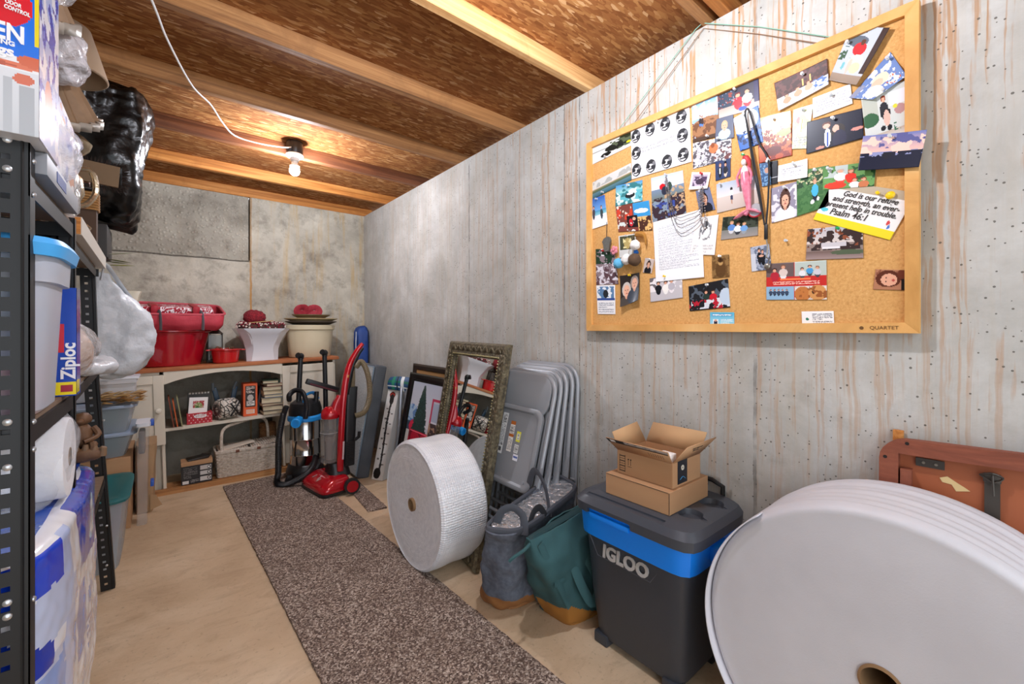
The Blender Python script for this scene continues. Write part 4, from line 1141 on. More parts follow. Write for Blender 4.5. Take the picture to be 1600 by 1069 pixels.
for s_, u, v, sz in (('God is our refuge', .54, .255, .0215), ('and strength, an ever-', .52, .395, .0215), ('present help in trouble.', .50, .535, .0215), ('Psalm 46:1', .40, .70, .026)):
    ln_ = txt(s_, sz, on_card(u, v), Uc, Vc, m_ink, pso, ext=.0001, shear=.15, bold=.0004, sx=.88)
B().lathe([(0, 0), (.010, 0), (.011, .004), (.007, .008), (0, .009)], (1.588, .249, 1.574), 16, Euler((0, R(-90), 0)).to_matrix()).done('yellow_rosette', PINC['y'], pso)
photo('family', 'summer photo of a family in white and red on a lawn', '6a9a58', [('n', '2f5a34', 8, .5, .5, 0, 1, 1), ('r', 0, 0, .5, .5, 'b8c4c0'), ('n', '5a8a4c', 9, .5, 0, 0, .3, 1), ('p', .35, .25, .1, 'e4e6ec', 'b8aaa0', 'd8503c'), ('p', .55, .3, .09, 'd83424', 'a86a48', 'd83424'), ('p', .63, .68, .08, 'f0eeee', '8c3c34', 'e8e8e8'), ('p', .80, .68, .08, 'c87850', '8c5030', 'd0a080'), ('e', .25, .85, .22, .15, 'd8402c')], over=4, pinat=(.12, .08))
photo('house', 'photo of a low white house behind tall autumn trees', '8f7f78', [('g', 'b8b8c0', 'd8ccc4', 0, .5), ('n', '3a2c2a', 10, .46, 0, 0, 1, .72), ('n', '8a4c34', 11, .62, 0, 0, 1, .6), ('r', .28, .48, .72, .60, 'c8c4c8'), ('r', .30, .60, .62, .68, 'e6e4e6'), ('g', '6f5a54', 'a08c88', .74, 1), ('e', .75, .8, .3, .08, '54604a')], over=1, pinat=(.58, .06), pinc='g')
photo('xmas', 'red and white holiday card with family and dog pictures', 'c4302c', [('r', 0, 0, .48, .38, '6a5a58'), ('p', .15, .2, .06, 'b02838', '3c2420', 'b02838'), ('p', .30, .12, .06, 'd8c8c0', '8a5438', 'e0e0e0'), ('r', .5, 0, 1, .38, 'b8c4bc'), ('p', .62, .2, .045, 'e0e0e4', '5a4038', '40444c'), ('p', .74, .14, .045, '4a9ad0', '4a3028', '40444c'), ('p', .86, .18, .045, 'c8c8d0', '8a6040', '40444c'),
    ('l', 2, .12, .5, .9, .6, 'f0c0b0'), ('r', .25, .42, .75, .47, 'f08050'), ('r', 0, .64, .48, 1, '8fb4d0')] + [('p', .08 + .07 * i, .74, .028, '3a4860', '2a2a30', '303848') for i in range(5)] + [('r', .49, .64, 1, 1, 'e0d8d0'), ('e', .62, .85, .13, .2, 'c07840'), ('e', .86, .82, .14, .2, 'd09458'), ('e', .80, .8, .03, .05, '2a1c18'), ('n', '9a5a30', 14, .6, .5, .66, 1, 1)], over=1, pinat=None, name='holiday_card', cat='card', mat=m_photo, cell=.002)
photo('sideways', 'sideways portrait of a smiling red haired woman', 'b07a5c', [('n', '8a5540', 6, .55, 0, 0, 1, .3), ('r', .82, .4, 1, 1, '1c1414'), ('e', .42, .45, .38, .42, '5c2e20'), ('e', .45, .5, .25, .30, 'e0a88c'), ('e', .36, .42, .03, .035, '3a241c'), ('e', .36, .60, .03, .035, '3a241c'), ('e', .58, .52, .035, .09, 'b85048'), ('e', .85, .2, .15, .25, '6a3424')], over=0, pinat=None)
photo('bizcard', 'white business card with a small green logo at the bottom right', 'f2f1f0', [('e', .18, .55, .05, .10, '2f7a5c'), ('l', 6, .34, .12, .95, .9, '8a8a90')], mat=m_paper, over=0, pinat=None, name='business_card', cat='card', cell=.0018)
photo('bluecard', 'light blue card with a tiny portrait at the bottom edge', '4fb4dc', [('g', '58b8d8', '9ad4ea', 0, 1), ('r', .08, .12, .92, .3, '3a86b8'), ('l', 1, .1, .14, .9, .28, 'e8f4fa'), ('r', .12, .55, .36, 1, 'e4eef4'), ('e', .24, .8, .08, .2, '2a3448'), ('e', .24, .65, .05, .1, 'd0a088'), ('l', 3, .45, .5, .95, .9, 'e0f0f8')], over=0, pinat=None, name='business_card', cat='card', cell=.0018)
photo('sepia', 'small sepia antique portrait', '8a6a40', [('n', '6a4c2a', 6, .5, 0, 0, 1, 1), ('e', .5, .65, .3, .35, '5c4022'), ('e', .5, .32, .14, .14, 'b8925c'), ('e', .5, .22, .16, .1, '4a3018')], over=0, pinat=(.5, .04), pinc='w')
photo('redfriends', 'dark photo of two friends in red at a crowded table', '1f2024', [('n', '55606c', 9, .6, 0, 0, 1, .6), ('p', .45, .35, .07, '2a3a34', '3a2218', 'a03030'), ('p', .62, .38, .075, 'cc2030', '4a2418', 'b82030'), ('n', 'd8dce2', 8, .48, .05, .62, 1, .95), ('n', 'b82436', 9, .6, 0, .55, 1, 1), ('e', .92, .6, .15, .3, 'c0d0e0')], over=0, pinat=(.5, .08), cell=.002)
photo('kidsdark', 'photo of three children in blue and white on a drive', '3c4438', [('n', '20281e', 8, .5, 0, 0, 1, .5), ('g', '7a7c78', '98918c', .6, 1), ('p', .28, .3, .085, '5a84c0', 'b89468', 'c8c8cc'), ('p', .46, .38, .085, 'e0e4ea', '6a4c38', '30343c'), ('p', .63, .4, .08, '6c9cd0', 'a88458', '9098a0')], over=0, pinat=(.5, .05))
photo('dancers', 'small photo of a couple in black and white embracing', 'a8b0c0', [('n', '6a7488', 7, .5, 0, 0, 1, 1), ('r', 0, .3, .25, 1, 'c8ccd4'), ('p', .45, .2, .1, '16181e', '2a1c18', '15171c'), ('p', .62, .26, .1, '1a1c22', '1c1210', '101218'), ('e', .55, .42, .12, .05, 'd8a890')], over=0, pinat=None)
photo('letter', 'large typed letter page in the middle of the board', 'eff0f2', [('l', 34, .09, .1, .92, .82, 'b9bbc2')], mat=m_paper, over=1, pinat=(.5, .03), curl=.004, name='letter_page', cat='paper')
photo('pencil', 'pale card with a pencil sketch overlapping the letter', 'e9e6e4', [('e', .5, .38, .26, .24, '9a9a9c'), ('e', .5, .40, .20, .18, 'e9e6e4'), ('e', .5, .2, .1, .08, '5a5a5e'), ('n', '707074', 12, .6, .28, .18, .75, .6), ('l', 3, .1, .72, .9, .95, 'c0bebe')], mat=m_paper, over=3, pinat=(.5, .04), name='note_card', cat='card')
photo('redhat', 'photo of a person in a red hat on a hilltop viewpoint', '8090a0', [('g', 'b8c8e0', 'e4e8f0', 0, .3), ('g', '7488a0', '6a7468', .3, .55), ('n', '3a2c34', 8, .45, 0, .5, 1, 1), ('n', 'b89a78', 11, .6, .4, .3, 1, .9), ('n', '3a4a90', 9, .6, 0, .6, .7, .95), ('e', .36, .26, .1, .07, 'c81c24'), ('e', .42, .36, .1, .1, '2c3040'), ('e', .58, .28, .07, .1, '3a4a40')], over=0, pinat=(.5, .12), cell=.0022)
photo('ship1', 'turquoise aerial photo of a small boat in a bay', '5fb0bc', [('g', '4a90c8', '8fc8c4', 0, .4), ('n', 'cfe4dc', 6, .55, 0, .3, 1, 1), ('n', '3a7a80', 6, .6, 0, 0, 1, 1), ('e', .55, .6, .18, .14, '22282c'), ('e', .55, .52, .12, .06, 'e8ecee')], over=2, pinat=(.5, .12))
photo('ships', 'collage photo of cruise ships and a couple', '7a4038', [('r', .52, 0, 1, .5, '3a90c8'), ('e', .75, .3, .2, .08, 'eef2f4'), ('n', 'c8402c', 10, .55, 0, 0, .5, .55), ('n', 'e8d8c8', 12, .65, 0, 0, .5, .6), ('r', .3, .42, .62, .85, '1c1418'), ('e', .42, .68, .06, .14, 'c02834'), ('e', .52, .55, .05, .06, 'd8a890'), ('r', .62, .5, 1, 1, '4a2c24'), ('n', 'd8b070', 12, .58, .62, .5, 1, 1), ('n', 'd0d8d4', 10, .58, 0, .65, .5, 1)], over=1, pinat=(.5, .98), pinc='w')
photo('beachcouple', 'photo of two people standing on bright sand by the sea', '4a80c8', [('g', '2c5cb0', '6aa0d8', 0, .45), ('g', '3f90b8', '8cc4cc', .45, .6), ('g', 'e4e8ee', 'f2f2f2', .6, 1), ('p', .25, .32, .07, '4a4450', '3a2820', '2c303c'), ('p', .72, .38, .07, '3a4448', '5a3c2c', '38404a')], over=2, pinat=(.5, .06))
photo('river', 'photo of a rocky white water river between trees', '8a7a80', [('r', .3, 0, .7, .2, 'e8ecf0'), ('n', '1f3a28', 6, .38, 0, 0, .95, .42), ('n', 'd8d4dc', 9, .5, 0, .4, 1, 1), ('n', '5a4048', 9, .52, 0, .5, 1, 1)], over=0, pinat=(.45, .05), pinc='r')
photo('calendar', 'small calendar page with a blue mountain picture', 'eeeef0', [('r', .05, .05, .95, .45, '5a80a8'), ('n', 'e0e8ee', 6, .5, .05, .05, .95, .44), ('e', .5, .3, .14, .14, '1a2028'), ('r', .02, .45, .98, .53, '2c4a90'), ('l', 5, .08, .58, .92, .95, 'a0a4ae')], mat=m_paper, over=1, pinat=None, name='calendar_page', cat='calendar')
photo('elders', 'curling photo of a smiling grey haired couple', '2a2422', [('f', .3, .48, .2, 'c0b8b0', '4a4440'), ('f', .72, .30, .2, '9a8c84', '38404c')], over=1, pinat=(.5, .03), pinc='y', curl=.03)
photo('tinyboy', 'tiny portrait of a boy in a black shirt', 'c8b8b0', [('f', .5, .38, .2, '2a1a14', '1a1a20')], over=1, pinat=(.5, .05))
photo('wedding', 'wedding photo of a couple and bridesmaid in white', 'c4c0c4', [('r', 0, 0, .2, .5, '6a6468'), ('n', 'e8e4e6', 6, .5, 0, 0, 1, .6), ('p', .27, .28, .085, '1a1c22', '2c1c18', '14161c'), ('p', .5, .30, .085, 'f0eee8', '4a2a1c', 'eeece8'), ('p', .68, .28, .085, 'b8b4bc', '3a2018', 'e6e2e6')], over=1, pinat=(.5, .03), pinc='y')
photo('gold', 'card with a golden ornament picture under the pompoms', 'd8dad6', [('r', .08, .04, .92, .66, '4a4c38'), ('e', .5, .38, .2, .25, 'b8a468'), ('n', 'e4d8a0', 9, .55, .25, .15, .75, .6)], over=1, pinat=(.5, .05))
photo('dog', 'tall glossy photo of a person in red kneeling with a pale dog', 'b8c0cc', [('r', .1, .02, .5, .1, '4a3a34'), ('r', .85, 0, 1, .8, '3a2c2a'), ('e', .35, .25, .3, .1, '5a6470'), ('n', '3c5a44', 9, .5, 0, .35, .2, .6), ('e', .5, .38, .18, .12, 'c02028'), ('e', .52, .26, .06, .05, '5a3424'), ('e', .55, .6, .22, .12, 'e0d0c0'), ('e', .42, .7, .06, .14, 'd8b8a8'), ('g', '9a8878', '8a7868', .84, 1), ('e', .62, .72, .16, .1, 'd8c4a4'), ('n', '70b0b8', 7, .6, 0, .55, .4, .85)], over=4, pinat=(.1, .3), curl=.012)
photo('brick', 'glossy photo of three bare shouldered children before a brick wall', '5a3634', [('n', '3c2422', 16, .5, 0, 0, 1, .6), ('r', 0, .58, 1, 1, 'c8ccd8'), ('p', .2, .62, .065, 'c89478', '4a2c20', 'b8bcc8'), ('p', .42, .56, .065, 'd09c80', '6a4028', 'b8bcc8'), ('p', .63, .52, .065, 'd8a488', '5a3424', 'b8bcc8'), ('n', '5878b0', 9, .62, .72, .55, 1, .9), ('r', .52, .3, .54, .55, 'f0c070'), ('r', .66, .26, .68, .5, 'f0c070')], over=1, pinat=(.55, .15), curl=.01)
photo('note2', 'long white note slip with small print near the top right', 'f2f2f2', [('l', 5, .08, .2, .6, .8, 'b0b0b8'), ('l', 5, .65, .15, .95, .85, 'b8b8c0')], mat=m_paper, over=3, pinat=(.5, .2), name='note_card', cat='note')
photo('map', 'pale folded map with green and red lines', 'eceee8', [('n', 'd4e0b8', 5, .55, 0, 0, 1, 1), ('e', .3, .3, .1, .08, 'e0a8a8'), ('l', 4, .1, .7, .9, .95, 'b0b4b0'), ('r', .5, .3, .53, .6, 'c8c060')], mat=m_paper, over=1, pinat=(.5, .07), name='folded_map', cat='map')
photo('suit', 'photo of a man in a suit and blue tie beside a woman at night', '14182c', [('p', .37, .28, .12, '15192a', '5a3424', '10142a', 'e4b09a'), ('e', .39, .66, .06, .3, 'e4e6ea'), ('r', .37, .5, .41, .95, '2a50a8'), ('e', .57, .50, .13, .2, '2c2420'), ('e', .54, .44, .06, .12, 'e0b09c'), ('e', .60, .8, .12, .3, '20203a'), ('e', .90, .62, .1, .06, 'd08c80'), ('e', .25, .92, .08, .05, 'c88878')], over=3, pinat=(.5, .1), cell=.002)
photo('blond', 'tilted photo of a blond toddler in striped clothes', '6a84b8', [('n', 'e0e4ec', 7, .55, 0, 0, 1, 1), ('e', .45, .45, .22, .2, 'e4d0b8'), ('e', .48, .55, .15, .14, 'e0b8a0'), ('e', .7, .75, .3, .2, 'ece8e4'), ('r', .0, .7, .2, 1, '8a90a8'), ('n', 'c86030', 10, .7, .6, 0, 1, .5)], over=1, pinat=(.1, .1), curl=.01)
photo('seated', 'photo of a woman in a black jacket sitting cross legged indoors', 'c8ccc8', [('r', 0, 0, .35, .5, 'b4b8ac'), ('r', .6, .12, 1, .4, 'd8dce4'), ('e', .15, .55, .2, .14, '2c5a38'), ('p', .48, .22, .075, '22242c', '8a3c24', '1e2028'), ('e', .5, .5, .12, .09, '1c1e24'), ('e', .52, .6, .07, .16, 'd8b0a0'), ('e', .42, .78, .06, .05, '14161a'), ('e', .56, .8, .05, .06, '14161a'), ('g', 'b8a898', 'd4d0cc', .86, 1), ('e', .82, .5, .12, .1, 'b08888'), ('n', '3c6a50', 10, .6, .65, .7, 1, .9), ('e', .72, .42, .05, .04, 'd8d040')], over=3, pinat=(.5, .05), cell=.002)
photo('sunset', 'photo of a pink sunset over black treetops, overhanging the frame', '8a90b8', [('g', '6a78b0', 'e8b8a8', 0, .5), ('n', 'f0c8b8', 6, .5, 0, .05, 1, .55), ('n', '5a5c90', 6, .62, .3, 0, 1, .4), ('r', 0, .62, 1, 1, '141a30'), ('n', '141a30', 14, .45, 0, .52, 1, .65), ('e', .45, .6, .08, .1, '1a1c28')], over=0, lift=.016, pinat=(.45, .08), curl=.01)

# things hung from the pins
t = thing('mermaid_ornament', 'pink and white mermaid ornament with red hair hanging beside the lanyard', 'ornament', (1.575, .63, 1.6))
m_pink = M('pink_glazed_ceramic', 'e0889c', .3, mottle=('c85a78', 60, .8), coat=.5)
def fl(pts): return [(1.576, y, z) for y, z in pts]
pts = curve(fl([(.634, 1.745), (.632, 1.72), (.628, 1.69), (.624, 1.65), (.622, 1.615), (.634, 1.595)]), 22)
B().tube(pts, [.013, .0135, .014, .0145, .0155, .016, .0162, .016, .0155, .0148, .014, .013, .012, .011, .010, .009, .0085, .0078, .007, .007, .008, .006][:22], 14).done('tail', m_pink, t)
B().tube(curve(fl([(.622, 1.612), (.65, 1.598), (.672, 1.588)]), 8), [.008, .010, .012, .012, .011, .009, .006, .002], 10, flat=.5).tube(curve(fl([(.622, 1.612), (.600, 1.604), (.585, 1.594)]), 8), [.008, .010, .012, .012, .011, .009, .006, .002], 10, flat=.5).done('tail_fin', m_pink, t)
B().tube(fl([(.634, 1.74), (.634, 1.755), (.635, 1.768)]), [.0135, .012, .006], 12).ball((1.574, .636, 1.781), (.010, .009, .012), 14, 10).done('torso', M('pale_glazed_ceramic', 'e8dcd8', .3), t)
B().tube(fl([(.645, 1.765), (.660, 1.735), (.655, 1.70)]), .0045, 8).done('arm', m_pink, t)
B().tube(fl([(.622, 1.765), (.612, 1.735), (.616, 1.70)]), .0045, 8).done('arm', m_pink, t)
B().tube(curve(fl([(.640, 1.796), (.628, 1.795), (.620, 1.778), (.618, 1.755)]), 10), [.006, .008, .009, .009, .008, .008, .007, .006, .005, .003], 10).done('hair', M('red_hair_glaze', 'b8323a', .35), t)
B().tube(fl([(.637, 1.793), (.640, 1.81)]), .001, 5).done('hanging_loop', m_string2, t); pin(t, 1.588, .642, 1.812, 'g')
t = thing('fish_ornament', 'small round ornament with red rim behind the mermaid tail', 'ornament', (1.578, .61, 1.59))
B().lathe([(0, -.004), (.022, -.003), (.024, 0), (.022, .003), (0, .004)], (1.584, .602, 1.607), 24, AX).done('disc', M('mirror_silver_disc', 'cfd2d8', .2, .6), t)
B().tube([(1.582, .602 + .023 * math.cos(a), 1.607 + .023 * math.sin(a)) for a in np.linspace(PI, 2 * PI, 14)], .003, 6).done('red_rim', M('red_rim', 'b02a34', .4), t)
m_lan = M('black_lanyard_webbing', '18181b', .7)
t = thing('lanyard', 'black neck lanyard with a chain and clip hanging down the middle of the board', 'lanyard', (1.58, .58, 1.4))
B().tube(curve([(1.580, .572, 1.55), (1.578, .592, 1.70), (1.578, .622, 1.88), (1.576, .632, 1.950), (1.576, .626, 1.966), (1.577, .616, 1.945), (1.578, .590, 1.84), (1.579, .560, 1.765), (1.580, .560, 1.65), (1.580, .567, 1.55)], 50), .0030, 8, flat=.5, up=(1, 0, 0)).done('strap', m_lan, t)
B().tube(curve([(1.576, .570, 1.55), (1.574, .600, 1.72), (1.574, .625, 1.90), (1.574, .632, 1.955)], 20), .0026, 8, flat=.5, up=(1, 0, 0)).done('strap', m_lan, t)
B().box((1.58, .567, 1.525), (.008, .011, .05), bev=.002).done('plastic_coupler', M('black_plastic', '17181a', .4), t)
B().tube(curve([(1.58, .566, 1.50), (1.579, .562, 1.47), (1.58, .566, 1.44)], 12), .0022, 6).ball((1.579, .564, 1.408), (.004, .010, .010), 14, 8).tube([(1.579, .568, 1.44), (1.579, .556, 1.43), (1.579, .562, 1.415)], .002, 6).done('metal_clip', M('worn_metal', '8f8a80', .35, .8), t)
pin(t, 1.585, .560, 1.768)
m_chain = M('silver_chain', 'a9a9ac', .3, .85)
t = thing('chain_necklace', 'several loops of thin silver chain hanging across the letter page', 'necklace', (1.58, .85, 1.55))
for k_, (a, d, c) in enumerate((((1.58, .940, 1.815), (1.578, .868, 1.61), (1.58, .792, 1.725)), ((1.58, .944, 1.80), (1.578, .862, 1.575), (1.58, .788, 1.72)), ((1.58, .936, 1.81), (1.578, .866, 1.635), (1.58, .796, 1.73)))):
    a, d, c = Vector(a), Vector(d), Vector(c)
    m1 = Vector((1.578, a.y - .028, (a.z + d.z) / 2 - .04)); m2 = Vector((1.578, c.y + .004, (c.z + d.z) / 2 - .03))
    cp = curve([a, m1, d + Vector((0, .02, .004)), d - Vector((0, .02, -.004)), m2, c], 90)
    b = B()
    for i, p in enumerate(cp[:-1]):
        dr = (cp[i + 1] - p); 
        b.tube([p - dr * .1, p + dr * .7], [.0021, .0012] if i % 2 else [.0012, .0021], 5)
    b.done('chain', m_chain, t)
pin(t, 1.588, .942, 1.826); pin(t, 1.588, .79, 1.733)
t = thing('beaded_chain', 'long grey bead chain looped over the small portrait above the letter page', 'necklace', (1.58, .79, 1.6))
b = B()
for p in curve([(1.579, .79, 1.735), (1.577, .800, 1.69), (1.577, .795, 1.62), (1.577, .782, 1.585), (1.577, .775, 1.62), (1.577, .782, 1.69), (1.579, .787, 1.735)], 44): b.ball(p, .003, 6, 4)
o = b.done('beads', m_chain, t); o['kind'] = 'stuff'
t = thing('pompom_garland', 'felt pompoms in white, blue and brown hanging on the left of the board', 'ornament', (1.57, 1.11, 1.5))
for (y, z, r_, c, nm) in ((1.076, 1.556, .022, 'e9e6e2', 'white'), (1.119, 1.500, .023, 'e6e2de', 'white'), (1.162, 1.487, .023, '62b0d8', 'light blue'), (1.076, 1.492, .027, '5a4432', 'brown'), (1.080, 1.527, .011, '1c5ca8', 'dark blue')):
    b = B().ball((1.588 - r_, y, z), r_, 22, 14); b.crumple(.003, 120, 1)
    o = b.done('pompom', M('felt_' + nm.replace(' ', '_'), c, .95, bump=(300, .5, .002)), t); o['label'] = nm + ' pompom'
B().tube([(1.578, 1.119, 1.523), (1.58, 1.098, 1.60), (1.578, 1.078, 1.578)], .0012, 5).done('thread', m_string2, t)
b = B().tube(curve([(1.582, 1.085, 1.60), (1.575, 1.06, 1.602), (1.575, 1.035, 1.59), (1.578, 1.032, 1.55)], 12), [.006, .009, .011, .012, .012, .011, .010, .008, .007, .005, .004, .002], 8)
tag(b.done('raffia_tassel', M('amber_fibre', 'a8742c', .8, bump=(90, .8, .004))), 'short amber fibre tassel above the white pompom', 'tassel')
t = thing('hand_charm', 'grey metal hand shaped charm hanging over the river photo', 'ornament', (1.57, 1.24, 1.55))
B().loft([[(1.582, 1.238 + y, 1.588 + z) for y, z in ((-.016, -.04), (.012, -.04), (.020, .0), (.026, .012), (.014, .028), (-.004, .034), (-.02, .026), (-.026, .01), (-.020, -.002))], [(1.574, 1.238 + y * .9, 1.588 + z * .9) for y, z in ((-.016, -.04), (.012, -.04), (.020, .0), (.026, .012), (.014, .028), (-.004, .034), (-.02, .026), (-.026, .01), (-.020, -.002))]]).done('charm', M('dark_pewter', '6a6a64', .45, .5, bump=(160, .8, .003)), t)
B().tube([(1.578, 1.238, 1.62), (1.583, 1.24, 1.69)], .0014, 5).done('cord', m_ink, t)
b = B()
for a in range(5): b.ball((1.578, 1.195 + .012 * math.cos(a * 1.257), 1.552 + .012 * math.sin(a * 1.257)), (.005, .009, .009), 8, 6)
tag(b.ball((1.572, 1.195, 1.552), .006, 8, 6).done('fabric_flower', M('pink_felt', 'e08c98', .9)), 'small pink felt flower beside the grey charm', 'flower')
t = thing('push_pin', 'loose brown push pin stuck in bare cork right of the lanyard clip', 'pin', (1.59, .51, 1.488)); pin(t, 1.593, .510, 1.488, 'c')

# ------------------------------------------------------------------ hutch cabinet along the back wall
m_cream = M('cream_painted_wood', 'd9cfbd', .5, mottle=('cfc3ae', 4, .6))
m_top = lumber('reddish_stained_top', ('8c4a26', 'a86338', 'bb7547'), (2, 30, 30))
m_knob = M('cream_knob', 'e2dac8', .35)
HX, HS = .43, .028
hut = thing('cabinet', 'long low cream cabinet with wood top and arched open centre at the back wall', 'cabinet', (HX, 4.17, .036), (0, -HS, 0))
hm = xf(hut)
def hz(x, z): return z + HS * (x - HX)
FY = -.22                                     # local y of the carcass front (world 3.95)
B().box((.005, -.003, .871), (1.60, .47, .028), bev=.006).done('worktop', m_top, hut, local=True)
def door(x0, x1, knob_x, z0=.335, z1=.835):
    cx, cz = (x0 + x1) / 2, (z0 + z1) / 2
    b = B()
    W_, H_ = x1 - x0, z1 - z0
    for c, d in (((x0 + .03, cz), (.06, H_)), ((x1 - .03, cz), (.06, H_)), ((cx, z1 - .03), (W_ - .12, .06)), ((cx, z0 + .03), (W_ - .12, .06))):
        b.box((c[0], FY - .010, c[1]), (d[0], .02, d[1]), bev=.002, seg=1)
    b.box((cx, FY - .006, cz), (W_ - .11, .008, H_ - .11))
    d_ = b.done('door', m_cream, hut, local=True)
    k = B().lathe([(.006, 0), (.007, .008), (.016, .014), (.019, .022), (.015, .030), (0, .033)], (knob_x, FY - .02, .555 + .03), 20, Euler((R(90), 0, 0)).to_matrix())
    me = k.done('knob', m_knob, hut, local=True); me.parent = d_
door(-.78, -.416, -.45); door(.345, .755, .385)
b = B()
for x in (-.775, -.43, .345, .765): b.box((x, 0, .425), (.018, .42, .86))
b.done('side_panels', m_cream, hut, local=True)['kind'] = 'stuff'
B().box((-.60, FY + .06, .165), (.33, .016, .33)).done('lower_panel', m_cream, hut, local=True)
B().box((.56, FY + .06, .165), (.39, .016, .33)).done('lower_panel', m_cream, hut, local=True)
B().box((-.60, FY + .02, .846), (.36, .02, .022)).done('top_rail', m_cream, hut, local=True)
x0, x1 = -.416, .345
poly = [(x0, .857), (x0, .765)] + [(x0 + .03 + (x1 - x0 - .06) * i / 20, .775 + .052 * math.sin(PI * i / 20) ** .8) for i in range(21)] + [(x1, .765), (x1, .857)]
B().prism(poly, (0, FY - .012, 0), (1, 0, 0), (0, 0, 1), -.018).done('arched_valance', m_cream, hut, local=True)
B().box((-.035, -.005, .433), (.77, .41, .022)).done('shelf', m_cream, hut, local=True)
# timbers the cabinet stands on
m_2x4 = lumber('raw_base_timber', ('8a5a34', 'b17b48', 'c4935e'))
tag(B().box((.40, 3.935, .018), (1.02, .045, .036)).done('timber', m_2x4), 'front timber on the floor under the cream cabinet', 'timber')
tag(B().box((.42, 4.06, .018), (1.5, .07, .034)).done('timber', m_2x4), 'rear timber on the floor just behind the front one under the cabinet', 'timber')
SH = lambda x: .036 + .444 + HS * (x - HX)        # top of the middle shelf at world x
TP = lambda x: .036 + .885 + HS * (x - HX)        # cabinet top at world x

def slab(name, label, cat, c, d, rot, mat, group=None, bev=.001):
    t = B().box(c, d, rot=rot, bev=bev, seg=1).done(name, mat)
    return tag(t, label, cat, group)
# leaning flat books and records at the left of the shelf
for i, (x, col, lb) in enumerate(((.022, '7a3a22', 'thin red brown album leaning at the left end of the cabinet shelf'), (.045, 'c05a28', 'orange album leaning second from the left on the cabinet shelf'), (.070, '8f8a62', 'olive album leaning third from the left on the cabinet shelf'))):
    slab('album', lb, 'book', (x + .012, 4.02, SH(.05) + .115 - .012 * (i == 1)), (.008, .16, .225 - .03 * (i == 1)), (0, R(-8), 0), M('album_%d' % i, col, .6))
# red spotted box with cards
t = thing('gift_box', 'small red white spotted box holding cards and a picture on the cabinet shelf', 'box', (.20, 4.03, SH(.2)))
dots = [('e', (i % 6) / 6 + .08 + .08 * ((i // 6) % 2), (i // 6) / 4 + .12, .02, .045, 'f2dcdc') for i in range(24)]
A = paint(60, 30, 'b81c2c', dots + [('e', .52, .28, .26, .2, 'e8e2e0'), ('l', 2, .34, .16, .7, .38, 'b05058')], 1)
z0 = SH(.2)
B().box((.203, 4.03, z0 + .040), (.155, .10, .078)).done('carton', M('red_gift_paper', 'b81c2c', .5), t)
decal('spotted_front', [(.1265, 3.979, z0 + .078), (.2795, 3.979, z0 + .078), (.2795, 3.979, z0 + .002), (.1265, 3.979, z0 + .002)], A, pm_card, t)
B().box((.195, 4.01, z0 + .13), (.115, .004, .13), rot=(R(-6), R(4), 0)).done('card', M('white_card', 'ece8e4', .6), t)
A = paint(24, 26, 'b83444', [('e', .5, .5, .36, .36, '8a9a58'), ('n', 'e4d8c8', 8, .58, 0, 0, 1, 1), ('e', .4, .65, .14, .14, '3a6a34')], 3)
decal('card_picture', [(.165, 4.0005, z0 + .172), (.232, 4.0005, z0 + .168), (.228, 4.009, z0 + .09), (.162, 4.009, z0 + .094)], A, pm_card, t)
B().box((.20, 4.05, z0 + .155), (.14, .012, .15), rot=(R(4), 0, 0), bev=.004).done('dark_frame', M('charcoal_tray', '3b3936', .5), t)
b = B()
for i in range(7): b.box((.145 + i * .019, 4.042, z0 + .225), (.012, .03, .012))
b.done('toothed_rim', M('pale_grey_card', 'a9a59c', .6), t)['kind'] = 'stuff'
# printed round tin lying on its side with cord
t = thing('printed_tin', 'round black and white tin printed with letters lying on its side on the shelf', 'tin', (.38, 4.03, SH(.38)))
Rt = Euler((R(90), 0, R(-62))).to_matrix()
zc = SH(.38) + .082
k = NT('letter_print_tin')
vo = k.n('TexVoronoi', {'Vector': k.obj(), 'Scale': 26.0}, feature='DISTANCE_TO_EDGE')
k.set(k.p, 'Base Color', k.ramp(vo.outputs['Distance'], [(.05, '2b2724'), (.09, 'd2cabd'), (.35, 'd8d0c4'), (.4, '8a2a24')]))
B().lathe([(0, -.07), (.066, -.07), (.078, -.055), (.082, 0), (.078, .055), (.06, .07), (0, .07)], (.375, 4.03, zc), 32, Rt).done('tin_body', k.m, t)
o_ = Vector((.375, 4.03, zc)); u_ = Rt @ Vector((1, 0, 0)); w_ = Rt @ Vector((0, 0, 1))
Nf = Vector((-.15, -1, .05)).normalized()
for s_, dx, dz in (('1', -.042, .028), ('4', -.020, .018), ('9', -.018, -.02), ('A', -.052, -.012)):
    txt(s_, .035, Vector((.375 + dx, 4.03 - .079, zc + dz)), (1, -.2, 0), (0, 0, 1), m_ink, t)
b = B().lathe([(.02, .0715), (.04, .0735), (.045, .071), (.02, .069)], (.375, 4.03, zc), 24, Rt, cap=False)
b.done('lid_ring', M('worn_steel', '8b8a86', .35, .8), t)
for s_ in (-1, 1):
    B().tube(curve([o_ + Vector((.02, -.09, .05 * s_)), o_ + Vector((.05, -.085, 0)), o_ + Vector((.085, -.03, -.05 * s_))], 12), .006, 8).done('cord', M('black_cord', '1d1d1f', .6), t)
t = thing('hand_clamp', 'dark blue plastic clamps standing behind the printed tin', 'clamp', (.38, 4.17, SH(.38)))
for x, a in ((.33, -12), (.43, 10)):
    B().box((x, 4.17, SH(.38) + .12), (.035, .03, .24), rot=(0, R(a), 0), bev=.008).done('jaw', M('petrol_plastic', '27455c', .4), t)
    B().tube([(x + math.sin(R(a)) * .10 - .012, 4.155, SH(.4) + .215), (x + math.sin(R(a)) * .16, 4.155, SH(.4) + .275)], .010, 8).done('handle', M('smoke_plastic', '6b7378', .4), t)
